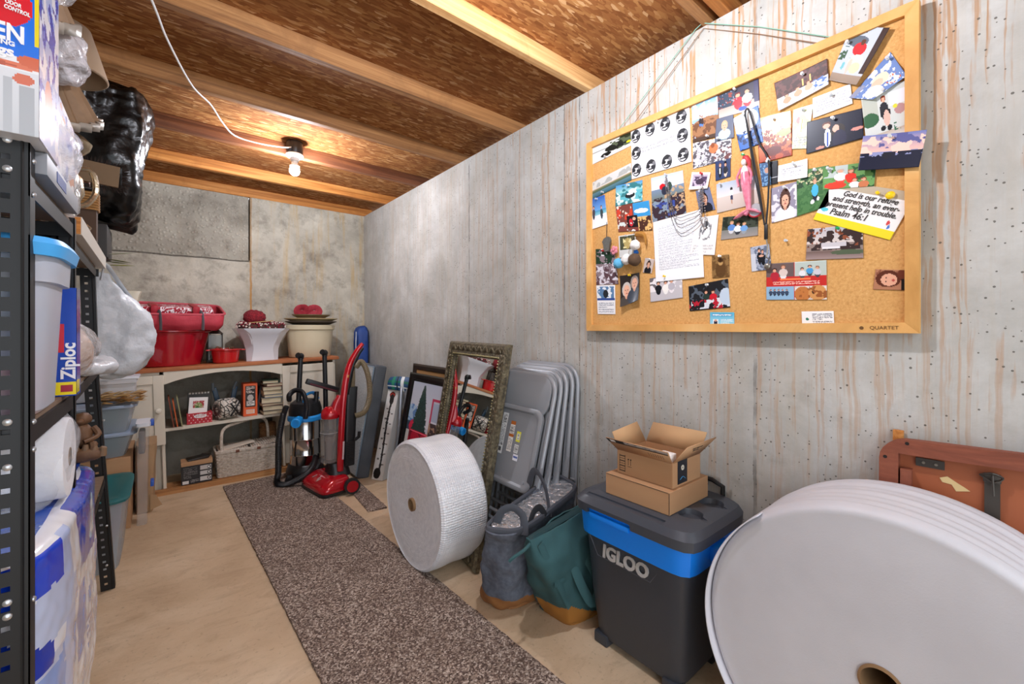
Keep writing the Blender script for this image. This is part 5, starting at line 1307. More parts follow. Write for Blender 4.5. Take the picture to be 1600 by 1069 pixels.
B().box((.38, 4.17, SH(.38) + .06), (.12, .05, .11), bev=.01).done('clamp_body', M('petrol_plastic', '27455c', .4), t)
# orange tool box
t = thing('tool_carton', 'upright orange and black product carton on the cabinet shelf', 'box', (.535, 4.04, SH(.53)))
z0 = SH(.53)
B().box((.535, 4.06, z0 + .133), (.098, .12, .262), bev=.001).done('carton', M('orange_carton', 'd8501c', .5), t)
A = paint(30, 76, 'dd5a22', [('r', .12, .06, .88, .72, '2a2320'), ('l', 5, .2, .08, .8, .30, 'd8c8bc'), ('e', .5, .44, .22, .1, 'b8b0a8'), ('r', .22, .54, .8, .68, 'e0d8d0'), ('l', 3, .26, .55, .76, .67, '4a4440'), ('r', .2, .80, .8, .94, 'd0ccc8'), ('r', .25, .82, .75, .92, 'e8b090')], 2)
decal('printed_front', [(.4865, 3.999, z0 + .263), (.5835, 3.999, z0 + .263), (.5835, 3.999, z0 + .003), (.4865, 3.999, z0 + .003)], A, pm_card, t)
# stack of old books, page edges outward
m_pages = M('aged_page_edges', 'cdbb98', .8, mottle=('e0d2b4', 40, .8), bump=(200, .4, .001), stretch=(1, 1, 12))
def book(x, y, z, w_, d_, h_, rz, col, label):
    t = thing('book', label, 'book', (x, y, z), (0, 0, R(rz)), 'stacked old books')
    m_ = M('book_cloth_' + col, col, .7)
    b = B(); b.box((0, 0, .0015), (w_, d_, .003)); b.box((0, 0, h_ - .0015), (w_, d_, .003)); b.box((w_ / 2 - .0015, 0, h_ / 2), (.003, d_, h_ - .006)); b.done('cover', m_, t, local=True)
    B().box((-.004, 0, h_ / 2), (w_ - .014, d_ - .010, h_ - .0062)).done('pages', m_pages, t, local=True)
ordn = ['bottom', 'second', 'third', 'fourth', 'fifth', 'sixth', 'seventh', 'eighth', 'top']
z = SH(.68) + .001
for i, (h_, col, w_) in enumerate(((.030, '6a5544', .155), (.040, '3c3a40', .15), (.020, '7a4a38', .165), (.045, '8a8478', .15), (.026, '3a5a80', .148), (.030, 'b0a080', .14), (.034, '5c4838', .14), (.024, '7a3030', .13), (.024, '4a5a48', .12))):
    book(.69 + .008 * math.sin(i * 2.1), 4.04, z, w_, .19, h_, (3, -4, 5, -6, 2, 4, -3, 6, -5)[i], col, 'old book, %s of the stack on the cabinet shelf' % ordn[i] if i in (0, 8) else '%s book from the bottom of the old book stack' % ordn[i])
    z += h_ + .0006
slab('book', 'dark book leaning against the book stack beside the orange carton', 'book', (.605, 4.12, SH(.6) + .115), (.02, .14, .22), (0, R(8), 0), M('dark_book', '23262e', .6))

# black multi pack box under the shelf
t = thing('multipack_box', 'low black printed box with kraft lid standing on the floor timber', 'box', (.185, 4.0, .037))
B().box((.185, 4.0, .107), (.185, .12, .135)).done('carton', M('black_carton', '201e20', .45), t)
A = paint(60, 42, '1d1b1d', [('r', .60, .08, .97, .30, 'bdb8b4'), ('r', .60, .38, .97, .60, 'c4c0bc'), ('r', .60, .68, .97, .92, 'cac6c2'), ('e', .89, .19, .06, .09, '1d1b1d'), ('e', .89, .49, .06, .09, '1d1b1d'), ('e', .89, .80, .06, .09, '1d1b1d'), ('e', .89, .19, .035, .05, 'e8e4e0'), ('e', .89, .49, .035, .05, 'e8e4e0'), ('e', .89, .80, .035, .05, 'e8e4e0'), ('l', 7, .06, .08, .52, .7, '6a6664'), ('r', .03, .82, .24, .97, 'd8d4d0'), ('l', 3, .28, .78, .56, .97, '8a8684')], 2)
decal('printed_front', [(.0925, 3.9392, .174), (.2775, 3.9392, .174), (.2775, 3.9392, .041), (.0925, 3.9392, .041)], A, pm_card, t)
B().box((.185, 4.0, .190), (.19, .124, .03), bev=.001).done('kraft_lid', m_card, t)
B().box((.19, 4.0, .214), (.13, .09, .016), rot=(0, R(-4), R(8)), bev=.003).box((.24, 4.01, .222), (.06, .07, .014), rot=(0, R(6), R(-12)), bev=.002).done('loose_packets', M('black_foil_packets', '2c2620', .4), t)['kind'] = 'stuff'
# white wicker basket with open woven sides, lids and arched handle
m_wick = M('whitewashed_wicker', 'd9cdbf', .8, mottle=('ab9884', 60, .8))
t = thing('picnic_basket', 'whitewashed wicker picnic basket with flap lids and a tall handle', 'basket', (.52, 4.05, .037))
bx0, bx1, by0_, by1_, bz_0, bz_1 = .315, .725, 3.955, 4.15, .038, .235
def basket_ring(z, grow=0.0):
    f = (z - bz_0) / (bz_1 - bz_0)
    g = .012 * f + grow
    return crect(bx0 - g, bx1 + g, by0_ - g, by1_ + g, z)
b = B()
nst = 64
for r_ in range(17):
    z = bz_0 + .006 + r_ * (bz_1 - bz_0 - .012) / 16
    ring = qring(basket_ring(z), nst, 12)
    cen = Vector(((bx0 + bx1) / 2, (by0_ + by1_) / 2, z))
    b.tube([cen + (p - cen) * (1 + (.012 if (i + r_) % 2 else -.006)) for i, p in enumerate(ring)], .0056, 5, closed=True)
b.done('weave', m_wick, t)['kind'] = 'stuff'
b = B()
for i in range(0, nst, 2):
    p0 = qring(basket_ring(bz_0), nst, 12)[i]; p1 = qring(basket_ring(bz_1), nst, 12)[i]
    b.tube([p0, p1], .003, 5)
b.done('stakes', m_wick, t)['kind'] = 'stuff'
b = B()
for i in range(3): b.tube(qring(basket_ring(bz_1 - .004 + i * .006, .003), 48, 12), .006, 6, closed=True)
b.done('rim', m_wick, t)
B().box((.52, 4.05, .045), (.40, .19, .008)).done('basket_floor', m_wick, t)
def lid(x0, x1, tilt, sgn):
    b = B()
    n_ = 13
    for i in range(n_):
        x = x0 + (x1 - x0) * (i + .5) / n_
        b.tube([(x, by0_ - .008, .246 + tilt * abs(x - .52)), (x, by1_ + .008, .246 + tilt * abs(x - .52))], .0075, 6)
    b.done('lid', m_wick, t)['kind'] = 'stuff'
lid(.316, .515, .0, 1); lid(.530, .735, .08, -1)
B().box((.45, 4.02, .262), (.22, .09, .012), rot=(R(2), R(-6), R(14)), bev=.004).done('folded_cloth', M('pale_rattan_mat', 'cfc0ae', .9, bump=(90, .9, .004)), t)
hp = curve([(.345, 3.965, .18), (.337, 3.968, .34), (.36, 3.975, .415), (.45, 4.0, .442), (.60, 4.10, .446), (.66, 4.13, .415), (.68, 4.14, .34), (.685, 4.14, .2)], 44)
B().tube(hp, .011, 8).done('handle', m_wick, t)
for x in (.44, .585):
    B().box((x, by0_ - .018, .232), (.026, .006, .022), bev=.002).done('leather_tab', M('brown_leather_tab', '6a3a24', .6), t)
tb = B()
t = thing('wicker_hamper', 'tall round brown wicker basket at the right end under the shelf', 'basket', (.698, 4.245, .037))
for r_ in range(26):
    z = .045 + r_ * .0125
    tb.tube([(.698 + (.060 + .002 * (i % 2)) * math.cos(2 * PI * i / 26), 4.245 + (.060 + .002 * ((i + r_) % 2)) * math.sin(2 * PI * i / 26), z) for i in range(26)], .0066, 5, closed=True)
tb.done('coiled_wall', M('brown_wicker', '7d5432', .8, mottle=('9a6d44', 50, .8)), t)['kind'] = 'stuff'
B().lathe([(0, .368), (.04, .372), (.060, .366), (.062, .36), (0, .36)], (.698, 4.245, 0), 28).done('lid', M('brown_wicker', '7d5432', .8), t)

# ------------------------------------------------------------------ things on the cabinet top
m_redenamel = M('glossy_red_enamel', '9c0a1c', .16, mottle=('b01224', 3, .6), coat=.8)
t = thing('party_tub', 'large oval glossy red tub under the red insulated tote on the cabinet', 'tub', (.03, 4.15, TP(.03)))
z0 = TP(.03) - .004
b = B().lathe([(0, z0 + .003), (.175, z0 + .003), (.19, z0 + .012), (.215, z0 + .12), (.245, z0 + .255), (.262, z0 + .262), (.262, z0 + .270), (.250, z0 + .272), (.236, z0 + .262), (.205, z0 + .12), (.18, z0 + .02), (0, z0 + .014)], (.03, 4.15, 0), 56, sy=.72)
b.done('tub_shell', m_redenamel, t)
B().tube([(.03 + .262 * math.cos(a), 4.15 + .19 * math.sin(a), z0 + .268) for a in np.linspace(0, 2 * PI, 49)[:-1]], .005, 6, closed=True).done('rolled_rim', m_redenamel, t)
m_redtote = M('coral_red_canvas', 'b42b3b', .65, mottle=('c5404e', 6, .7), bump=(24, .4, .01))
t = thing('insulated_tote', 'collapsed coral red tote with grey straps lying on the red tub', 'bag', (.1, 4.13, 1.19))
zt = z0 + .276
b = B()
q0 = [(-.22, 3.99, zt), (.30, 3.97, zt), (.31, 4.26, zt), (-.22, 4.28, zt)]
q1 = [(-.25, 3.965, zt + .045), (.345, 3.94, zt + .04), (.36, 4.28, zt + .05), (-.25, 4.30, zt + .05)]
q2 = [(-.25, 3.96, zt + .115), (.365, 3.94, zt + .115), (.345, 4.29, zt + .20), (-.25, 4.31, zt + .215)]
rings = spl([qring(q, 72, 9) for q in (q0, q1, q2)], 14)
b.loft(rings, cap=False); b.crumple(.012, 9, 5); b.done('tote_shell', m_redtote, t, mod=('solid', .006), sharp=60)
b = B().loft([qring(q0, 40, 9), qring([(a, c, d + .004) for a, c, d in q0], 40, 9)]); b.done('tote_base', m_redtote, t)
B().tube(qring(q2, 60, 9), .009, 8, closed=True).done('rim_piping', M('coral_piping', 'c8505c', .6), t)
B().loft([qring([(-.22, 4.0, zt + .06), (.31, 3.99, zt + .06), (.31, 4.25, zt + .09), (-.22, 4.27, zt + .09)], 40, 8), qring([(-.22, 4.0, zt + .07), (.32, 3.985, zt + .07), (.32, 4.26, zt + .10), (-.22, 4.28, zt + .10)], 40, 8)]).done('grey_lining', M('grey_lining', '5c5a5e', .8), t)
for x in (-.03, .215):
    B().tube(curve([(x - .03, 4.10, zt + .14), (x - .015, 4.0, zt + .135), (x + .0, 3.945, zt + .12), (x + .005, 3.935, zt + .06), (x + .005, 3.945, zt + .0)], 18), .018, 8, flat=.16, up=(0, 1, 0)).done('strap', M('grey_webbing', '7f8690', .8), t)
t = thing('patterned_cushion', 'red and white damask patterned cushion bundle inside the red tote', 'cushion', (.05, 4.12, 1.27))
k = NT('damask_print')
vo = k.n('TexVoronoi', {'Vector': k.obj(), 'Scale': 22.0}, feature='SMOOTH_F1')
wv = k.noise(k.obj(), 16, 2, .5, 2.5)
k.set(k.p, 'Base Color', k.ramp(wv, [(.47, 'a31a30'), (.49, 'f0e8ea'), (.56, 'f0e8ea'), (.58, 'a31a30')]))
k.p.inputs['Roughness'].default_value = .8
b = B().box((.045, 4.12, zt + .150), (.49, .24, .07), bev=.028, seg=3, rot=(R(8), 0, 0)); b.crumple(.008, 12, 4); b.done('cushion_body', k.m, t, sharp=60)
for x in (-.07, .17):
    B().box((x, 4.10, zt + .156), (.05, .25, .078), rot=(R(8), 0, R(6)), bev=.02).done('red_band', M('crimson_ribbon', 'a80d26', .5), t)
t = thing('small_pot', 'small red pot with lugs and shiny ribbon between the tub and white planter', 'pot', (.375, 4.08, TP(.375)))
z0 = TP(.375) - .003
B().lathe([(0, z0 + .002), (.075, z0 + .002), (.085, z0 + .012), (.096, z0 + .10), (.108, z0 + .106), (.108, z0 + .114), (.097, z0 + .116), (.090, z0 + .104), (.08, z0 + .02), (0, z0 + .01)], (.375, 4.07, 0), 36).done('pot_shell', M('bright_red_enamel', 'c01a1e', .2, coat=.6), t)
for s_ in (-1, 1): B().box((.375 + s_ * .115, 4.07, z0 + .106), (.03, .05, .010), bev=.004).done('lug', M('bright_red_enamel', 'c01a1e', .2), t)
b = B()
for i in range(9):
    a = i * .7
    b.tube(curve([(.34 + .01 * i, 4.03, z0 + .10), (.32 + .012 * i, 4.02 + .01 * math.sin(a), z0 + .125 + .01 * math.cos(a)), (.30 + .014 * i, 4.03, z0 + .118 + .008 * math.sin(a * 2))], 8), .0045, 5, flat=.3)
o = b.done('tinsel_ribbon', M('gold_silver_tinsel', 'b9a888', .25, .8), t); o['kind'] = 'stuff'
t = thing('lantern', 'dark metal lantern standing between the red tub and the small red pot', 'lantern', (.315, 4.24, TP(.3)))
z0 = TP(.31) - .003
B().box((.315, 4.24, z0 + .012), (.11, .11, .02), bev=.003).lathe([(.078, z0 + .235), (.03, z0 + .275), (.012, z0 + .30), (0, z0 + .30)], (.315, 4.24, 0), 4, Euler((0, 0, R(45))).to_matrix()).done('base_and_roof', M('dark_bronze', '3b332c', .45, .5), t)
b = B()
for x in (-.048, .048):
    for y in (-.048, .048): b.tube([(.315 + x, 4.24 + y, z0 + .02), (.315 + x, 4.24 + y, z0 + .24)], .004, 6)
b.done('corner_posts', M('dark_bronze', '3b332c', .45, .5), t)['kind'] = 'stuff'
B().box((.315, 4.24, z0 + .125), (.09, .09, .20)).done('glass_panes', M('grey_lantern_glass', 'a8a49a', .1, trans=.8), t)
# white flared square planter with dried wreath and yarn
m_whiteglaze = M('white_glazed_ceramic', 'd9dadf', .25, coat=.5)
t = thing('planter', 'white flared eight sided planter filled with a burgundy wreath', 'planter', (.63, 4.14, TP(.63)))
z0 = TP(.63) - .003
def octr(w_, ch, z, cx=.63, cy=4.14):
    a = w_ / 2; c = ch
    return [(cx + x, cy + y, z) for x, y in ((-a, -a + c), (-a + c, -a), (a - c, -a), (a, -a + c), (a, a - c), (a - c, a), (-a + c, a), (-a, a - c))]
zs = [(0, .235, .03), (.02, .235, .035), (.10, .245, .05), (.17, .285, .06), (.225, .345, .07), (.262, .39, .05), (.27, .395, .045), (.268, .375, .045), (.20, .31, .05), (.10, .225, .04), (.03, .21, .03)]
B().loft([octr(w_ * .98, c, z0 + z) for z, w_, c in zs]).done('planter_shell', m_whiteglaze, t, sharp=25)
t = thing('dried_wreath', 'burgundy and white dried flower wreath lying in the white planter', 'wreath', (.63, 4.12, z0 + .27))
b = B()
rr = random.Random(3)
b.tube([(.63 + .145 * math.cos(a), 4.12 + .115 * math.sin(a), z0 + .285 + .012 * math.sin(a)) for a in np.linspace(0, 2 * PI, 33)[:-1]], .028, 8, closed=True)
b.done('twig_ring', M('brown_twigs', '4a2a24', .9), t)
for nm, col, n_ in (('burgundy_florets', '7c1a2c', 150), ('cream_florets', 'd8c6ba', 110)):
    b = B()
    for i in range(n_):
        a = rr.uniform(0, 2 * PI); e = rr.uniform(-.4, PI)
        b.ball((.63 + (.145 + .036 * math.cos(e)) * math.cos(a), 4.12 + (.115 + .036 * math.cos(e)) * math.sin(a), z0 + .285 + .036 * math.sin(e) + .012 * math.sin(a)), rr.uniform(.005, .009), 6, 4)
    o = b.done(nm, M(nm, col, .9), t); o['kind'] = 'stuff'
B().box((.62, 4.10, z0 + .325), (.20, .012, .006), rot=(0, R(-6), R(8))).done('bamboo_stick', M('bamboo', 'c09a62', .7), t)
t = thing('yarn_ball', 'dark red fuzzy ball resting on the wreath in the white planter', 'ball', (.60, 4.2, z0 + .32))
b = B().ball((.59, 4.19, z0 + .36), (.085, .075, .065), 24, 16); b.crumple(.012, 40, 2); b.done('fuzz', M('burgundy_fuzz', '6e1a24', 1, mottle=('a02430', 60, .9), bump=(120, 1, .01)), t, sharp=80)
# cream tub, trays and red bow
t = thing('cream_tub', 'tall cream ribbed tub carrying stacked shallow trays on the cabinet', 'tub', (1.02, 4.15, TP(1.02)))
z0 = TP(1.02) - .003
m_cream2 = M('cream_plastic', 'cdbf9f', .5, mottle=('d8ccb0', 5, .6))
B().lathe([(0, z0 + .003), (.165, z0 + .003), (.172, z0 + .012), (.182, z0 + .10), (.196, z0 + .245), (.208, z0 + .25), (.210, z0 + .285), (.200, z0 + .288), (.190, z0 + .25), (.165, z0 + .02), (0, z0 + .012)], (1.02, 4.15, 0), 48, sy=.9, wob=lambda a, z: 1 + .008 * math.cos(16 * a)).done('tub_shell', m_cream2, t)
for i, (r_, zz, col, lb) in enumerate(((.215, .292, '4c4034', 'dark brown shallow tray, lowest of the stack on the cream tub'), (.222, .318, 'bba478', 'wide tan shallow tray in the middle of the stack on the cream tub'), (.16, .352, '6b5a40', 'smaller brown shallow tray on top of the stack on the cream tub'))):
    o = B().lathe([(0, z0 + zz), (r_ * .72, z0 + zz), (r_ * .8, z0 + zz + .008), (r_, z0 + zz + .026), (r_, z0 + zz + .031), (r_ * .97, z0 + zz + .031), (r_ * .78, z0 + zz + .013), (0, z0 + zz + .008)], (1.03, 4.14, 0), 44, sy=.88).done('shallow_tray', M('tray_%d' % i, col, .5))
    tag(o, lb, 'tray', 'trays on the cream tub')
t = thing('ribbon_bow', 'dark red looped ribbon bow on top of the stacked trays', 'bow', (1.02, 4.14, z0 + .385))
m_bow = M('crimson_mesh_ribbon', '8e1828', .7, mottle=('b23040', 40, .8), bump=(120, .8, .005))
for s_, a in ((-1, .2), (1, -.3), (-1, -.5), (1, .6)):
    B().tube(curve([(1.0, 4.13, z0 + .39), (1.0 + s_ * .03, 4.13 + a * .05, z0 + .445), (1.0 + s_ * .075, 4.13 + a * .08, z0 + .44), (1.0 + s_ * .085, 4.13 + a * .08, z0 + .40), (1.0, 4.13, z0 + .39)], 22), .026, 8, flat=.12, up=(0, 1, 0)).done('ribbon_loop', m_bow, t)

# ------------------------------------------------------------------ wet and dry vacuum
m_blk = M('black_moulded_plastic', '19191b', .4)
m_blk2 = M('black_matte_rubber', '141415', .65)
m_steel = M('polished_stainless', 'c9c7c4', .14, 1.0)
m_vblue = M('sky_blue_plastic', '2497e6', .35)
vx, vy = .865, 3.655
t = thing('shop_vacuum', 'blue and black stainless drum vacuum with black tubes beside the red vacuum', 'vacuum', (vx, vy, 0))
B().lathe([(0, .10), (.105, .10), (.112, .115), (.112, .20), (.115, .205), (.112, .21), (.112, .32), (.116, .326), (.112, .332), (.112, .47), (0, .47)], (vx, vy, 0), 44).done('steel_drum', m_steel, t)
B().lathe([(0, .055), (.135, .055), (.14, .075), (.125, .12), (.112, .13), (0, .13)], (vx, vy, 0), 32).done('base_ring', m_blk, t)
for a in (30, 120, 210, 300):
    cx, cy = vx + .15 * math.cos(R(a)), vy + .13 * math.sin(R(a))
    w_ = B().cyl((cx, cy - .012, .03), (cx, cy + .012, .03), .029, n=18).box((cx, cy, .055), (.035, .035, .03), bev=.006).done('caster', m_blk2, t)
B().lathe([(0, .468), (.122, .468), (.128, .475), (.128, .50), (.118, .512), (0, .512)], (vx, vy, 0), 40).done('blue_collar', m_vblue, t)
B().lathe([(0, .511), (.116, .511), (.118, .55), (.105, .605), (.07, .63), (0, .635)], (vx, vy, 0), 40, wob=lambda a, z: 1 + .03 * math.cos(4 * a)).done('motor_head', m_blk, t)
B().tube(curve([(vx - .03, vy - .07, .61), (vx - .01, vy - .06, .67), (vx + .06, vy, .675), (vx + .10, vy + .03, .62)], 16), .015, 10, flat=.7).done('carry_handle', m_vblue, t)
B().cyl((vx - .07, vy - .10, .487), (vx - .105, vy - .165, .482), .034, .036, n=26).done('hose_port', m_vblue, t)
B().lathe([(.020, 0), (.034, 0), (.036, .012), (.032, .016), (.020, .016)], (vx - .103, vy - .162, .482), 26, Vector((-.035, -.065, -.005)).to_track_quat('Z', 'Y').to_matrix(), cap=False).done('port_ring', m_vblue, t)
def ribbed(pts, r, n=160, dr=.0022):
    cp = curve(pts, n)
    return B().tube(cp, [r + dr * (i % 2) for i in range(n)], 12)
ribbed([(vx - .03, vy - .125, .50), (vx - .025, vy - .14, .60), (vx - .05, vy - .14, .70), (vx - .10, vy - .13, .725), (vx - .135, vy - .10, .69), (vx - .12, vy - .02, .64)], .0165).done('upper_hose', m_blk, t)
ribbed([(vx - .165, vy - .05, .55), (vx - .20, vy - .06, .35), (vx - .205, vy - .07, .12), (vx - .215, vy - .09, .038), (vx - .15, vy - .15, .032), (vx - .02, vy - .22, .12), (vx + .03, vy - .19, .22)], .021, 220).done('floor_hose', m_blk, t)
B().cyl((vx - .165, vy - .05, .54), (vx - .15, vy - .07, .60), .02, n=16).done('hose_end', m_blk, t)
for (a, c) in (((.802, 3.62, .50), (.826, 3.64, .95)), ((1.015, 3.60, .10), (1.000, 3.62, .97))):
    B().cyl(a, c, .019, .018, n=18).done('wand_tube', m_blk, t)
    B().tube(curve([c, Vector(c) + Vector((.0, 0, .02)), Vector(c) + Vector((-.025, -.02, .035))], 8), .022, 12).ball(Vector(c) + Vector((.0, 0, .025)), .026, 14, 10).done('wand_elbow', m_blk, t)
B().cyl((.925, 3.60, .55), (.935, 3.60, .69), .019, .017, n=16).done('nozzle_neck', m_blk, t)
B().box((.975, 3.585, .735), (.26, .05, .045), rot=(0, R(21), 0), bev=.012).done('floor_nozzle', m_blk, t)
B().box((.98, 3.558, .722), (.22, .004, .012), rot=(0, R(21), 0)).done('nozzle_strip', M('dark_red_strip', '5a2028', .6), t)
B().tube([(vx - .02, vy - .13, .08), (vx + .05, vy - .13, .10), (vx + .10, vy - .10, .16)], .024, 10).done('lower_pipe', m_blk, t)

# ------------------------------------------------------------------ red upright vacuum
m_red = M('metallic_red_plastic', 'b50d1e', .2, .15, coat=.7)
m_dred = M('dark_red_plastic', '7c0a18', .25, coat=.6)
m_bin = M('clear_dust_cup', '9c9896', .1, alpha=.38)
t = thing('upright_vacuum', 'glossy red upright vacuum with clear dust cup standing on the runner rug', 'vacuum', (.93, 3.28, .012))
Ab, Bb, Cb, Db = (.775, 3.455), (.838, 3.075), (1.07, 3.115), (1.01, 3.49)
def ring_at(z, k=0.0, front=0.0):
    q = [Vector((*p, z)) for p in (Ab, Bb, Cb, Db)]
    c = sum(q, Vector()) / 4
    q = [p + (c - p) * k for p in q]
    f = (q[2] - q[1]) * front
    return [q[0] + f, q[1] + f, q[2], q[3]]
B().loft([qring(ring_at(.016, .04), 56, 7), qring(ring_at(.022, 0), 56, 7), qring(ring_at(.038, 0), 56, 7)]).done('black_skirt', m_blk, t)
b = B(); b.loft(spl([qring(ring_at(.0385, .01), 56, 6), qring(ring_at(.06, .01), 56, 6), qring(ring_at(.085, .05, .06), 56, 5), qring(ring_at(.115, .14, .22), 56, 4), qring(ring_at(.125, .30, .30), 56, 3)], 14)); b.done('base_housing', m_red, t, sharp=50)
b = B()
for i in range(7):
    f = Vector((.85 + .012 * (i % 3), 3.22 + .035 * i, .1115))
    b.box(f, (.035, .008, .004), rot=(0, R(-25), R(40 * (i % 3) - 30)))
b.done('logo_streaks', M('silver_print', 'c8b8b8', .3, .4), t)['kind'] = 'stuff'
for cx, cy in ((1.035, 3.075), (1.01, 3.51)):
    B().cyl((cx, cy - .016, .066), (cx + .003, cy + .016, .066), .054, n=32).done('tyre', m_blk2, t)
    B().cyl((cx, cy - .020, .066), (cx + .003, cy + .020, .066), .040, n=28).done('wheel_cap', m_red, t)
B().loft(spl([qring(rect4(1.0, 3.29, .16, .20, .11), 32, 4), qring(rect4(1.0, 3.29, .14, .16, .16), 32, 4), qring(rect4(.99, 3.29, .12, .13, .20), 32, 4)], 8)).done('swivel_neck', m_blk, t)
zc = curve([(1.045, 3.27, .17), (1.055, 3.27, .40), (1.065, 3.27, .60), (1.075, 3.27, .75)], 14)
b = B(); b.loft([qring(rect4(p.x + .02, p.y, .085, .12 - .004 * i, p.z), 32, 5) for i, p in enumerate(zc)]); b.done('rear_body', m_blk, t, sharp=50)
sp = curve([(.995, 3.21, .15), (1.00, 3.21, .35), (1.012, 3.215, .55), (1.025, 3.22, .70), (1.05, 3.235, .84), (1.085, 3.25, .94), (1.13, 3.25, 1.02), (1.175, 3.25, 1.075)], 40)
B().tube(sp, [.026] * 24 + [.026 - .0006 * i for i in range(16)], 14, flat=.9).done('red_spine', m_red, t)
sp2 = curve([(1.045, 3.25, .70), (1.075, 3.26, .82), (1.105, 3.26, .92), (1.145, 3.26, 1.0), (1.178, 3.255, 1.045)], 20)
B().tube(sp2, [.03 - .0009 * i for i in range(20)], 12).done('handle_back', m_blk, t)
B().lathe([(0, .215), (.054, .215), (.058, .225), (.060, .42), (.056, .425), (.052, .43), (.052, .535), (0, .535)], (.935, 3.265, 0), 36).done('dust_cup', m_bin, t)
B().lathe([(0, .23), (.022, .23), (.024, .36), (.030, .37), (.030, .40), (0, .40)], (.935, 3.265, 0), 24).done('cyclone', M('taupe_cyclone', '8e8078', .5), t)
B().tube([(.935 + .060 * math.cos(a), 3.265 + .060 * math.sin(a), .43) for a in np.linspace(0, 2 * PI, 33)[:-1]], .004, 6, closed=True).done('cup_seam', M('smoke_plastic_ring', '8f8c8a', .3), t)
B().lathe([(0, .535), (.060, .535), (.064, .555), (.058, .59), (.035, .615), (0, .622)], (.94, 3.265, 0), 32).done('red_dome', m_red, t)
B().loft(spl([qring(rect4(.975, 3.26, .08, .09, .56), 28, 4), qring(rect4(.985, 3.255, .07, .08, .63), 28, 4), qring(rect4(1.01, 3.245, .05, .06, .70), 28, 4)], 8)).done('red_shoulder', m_red, t)
ribbed([(1.125, 3.25, .90), (1.155, 3.22, .94), (1.185, 3.20, .88), (1.205, 3.19, .78), (1.205, 3.19, .66), (1.17, 3.20, .56), (1.11, 3.22, .535)], .019, 130, .003).done('stretch_hose', M('beige_ribbed_hose', '7d6f56', .4), t)
ribbed([(1.10, 3.26, .92), (1.105, 3.27, .80), (1.10, 3.28, .68)], .019, 60, .003).done('inner_hose', M('beige_ribbed_hose', '7d6f56', .4), t)
b = B()
for i in range(12): b.box((1.066, 3.205, .19 + i * .013), (.045, .006, .005))
b.box((1.066, 3.21, .262), (.06, .008, .18)); b.done('filter_grille', m_blk, t)['kind'] = 'stuff'
B().tube([(1.10, 3.20, .36), (1.125, 3.19, .38), (1.13, 3.19, .42)], .012, 8).done('cord_hook', m_blk, t)
B().box((1.01, 3.184, .30), (.012, .003, .13), rot=(0, R(3), 0)).done('side_lettering_strip', M('pale_print', 'c8b0b0', .5), t)
B().box((1.04, 3.218, .80), (.012, .02, .10), rot=(0, R(18), 0), bev=.003).done('switch_panel', M('amber_label', 'c08a3a', .4), t)

# ------------------------------------------------------------------ folding table behind the foam roll
m_tan = M('rust_brown_vinyl', '9a5230', .6, mottle=('b0653c', 3, .8), bump=(40, .2, .003))
m_tblwood = lumber('reddish_table_frame', ('6a3522', '844630', '99583d'), (20, 3, 20))
t = thing('card_table', 'folded rust brown card table leaning on the wall behind the foam roll', 'table', (1.55, -.2, .0), (R(0), R(2.6), 0))
TZ = lambda y: .895 + .03 * (.27 - y)
b = B()
ys0, ys1 = -.50, .268
out = [(ys0, .02), (ys0, TZ(ys0))] + [(ys1 - .06 + .06 * math.sin(R(a)), TZ(ys1) - .06 + .06 * math.cos(R(a))) for a in (0, 30, 60, 90)] + [(ys1, .02)]
inn = [(ys0, .09), (ys0, TZ(ys0) - .04), (ys1 - .045, TZ(ys1) - .045), (ys1 - .045, .09)]
def ly(y, z, x): return (x, y + .2, z)
fr = B()
fr.loft([[ly(y, z, 0) for y, z in ((ys0, TZ(ys0)), (ys1 - .06, TZ(ys1)), (ys1 - .06, TZ(ys1) - .04), (ys0, TZ(ys0) - .04))], [ly(y, z, -.035) for y, z in ((ys0, TZ(ys0)), (ys1 - .06, TZ(ys1)), (ys1 - .06, TZ(ys1) - .04), (ys0, TZ(ys0) - .04))]])
fr.done('top_rail', m_tblwood, t, local=True)
arc = [(ys1 - .06 + .06 * math.sin(R(a)), TZ(ys1) - .06 + .06 * math.cos(R(a))) for a in range(0, 91, 15)]
sr = arc + [(ys1, .02), (ys1 - .04, .02), (ys1 - .04, TZ(ys1) - .04), (ys1 - .06, TZ(ys1) - .04)]
B().loft([[ly(y, z, 0) for y, z in sr], [ly(y, z, -.035) for y, z in sr]]).done('side_rail', m_tblwood, t, local=True)
B().loft([[ly(y, z, .002) for y, z in ((ys0, TZ(ys0) - .03), (ys1 - .03, TZ(ys1) - .03), (ys1 - .03, .03), (ys0, .03))], [ly(y, z, -.006) for y, z in ((ys0, TZ(ys0) - .03), (ys1 - .03, TZ(ys1) - .03), (ys1 - .03, .03), (ys0, .03))]]).done('tabletop_underside', m_tan, t, local=True)
B().loft([[ly(y, z, -.006) for y, z in ((ys1 - .066, .815), (ys1 - .044, .815), (ys1 - .044, .05), (ys1 - .066, .05))], [ly(y, z, -.032) for y, z in ((ys1 - .066, .815), (ys1 - .044, .815), (ys1 - .044, .05), (ys1 - .066, .05))]]).done('leg', m_tblwood, t, local=True)
for y, z in ((.21, .885), (.255, .84)):
    B().cyl(ly(y, z, -.034), ly(y, z, -.0358), .0045, n=12).done('bolt_hole', M('dark_hole', '1a0f0a', .8), t, local=True)
m_iron = M('dark_iron_hardware', '4c4742', .5, .6)
br = B().box(ly(.168, .838, -.011), (.004, .055, .022)).done('hinge_plate', m_iron, t, local=True)
B().cyl(ly(.180, .838, -.013), ly(.180, .838, -.016), .0035, n=10).done('screw', M('worn_metal', '8f8a80', .35, .8), t, local=True)
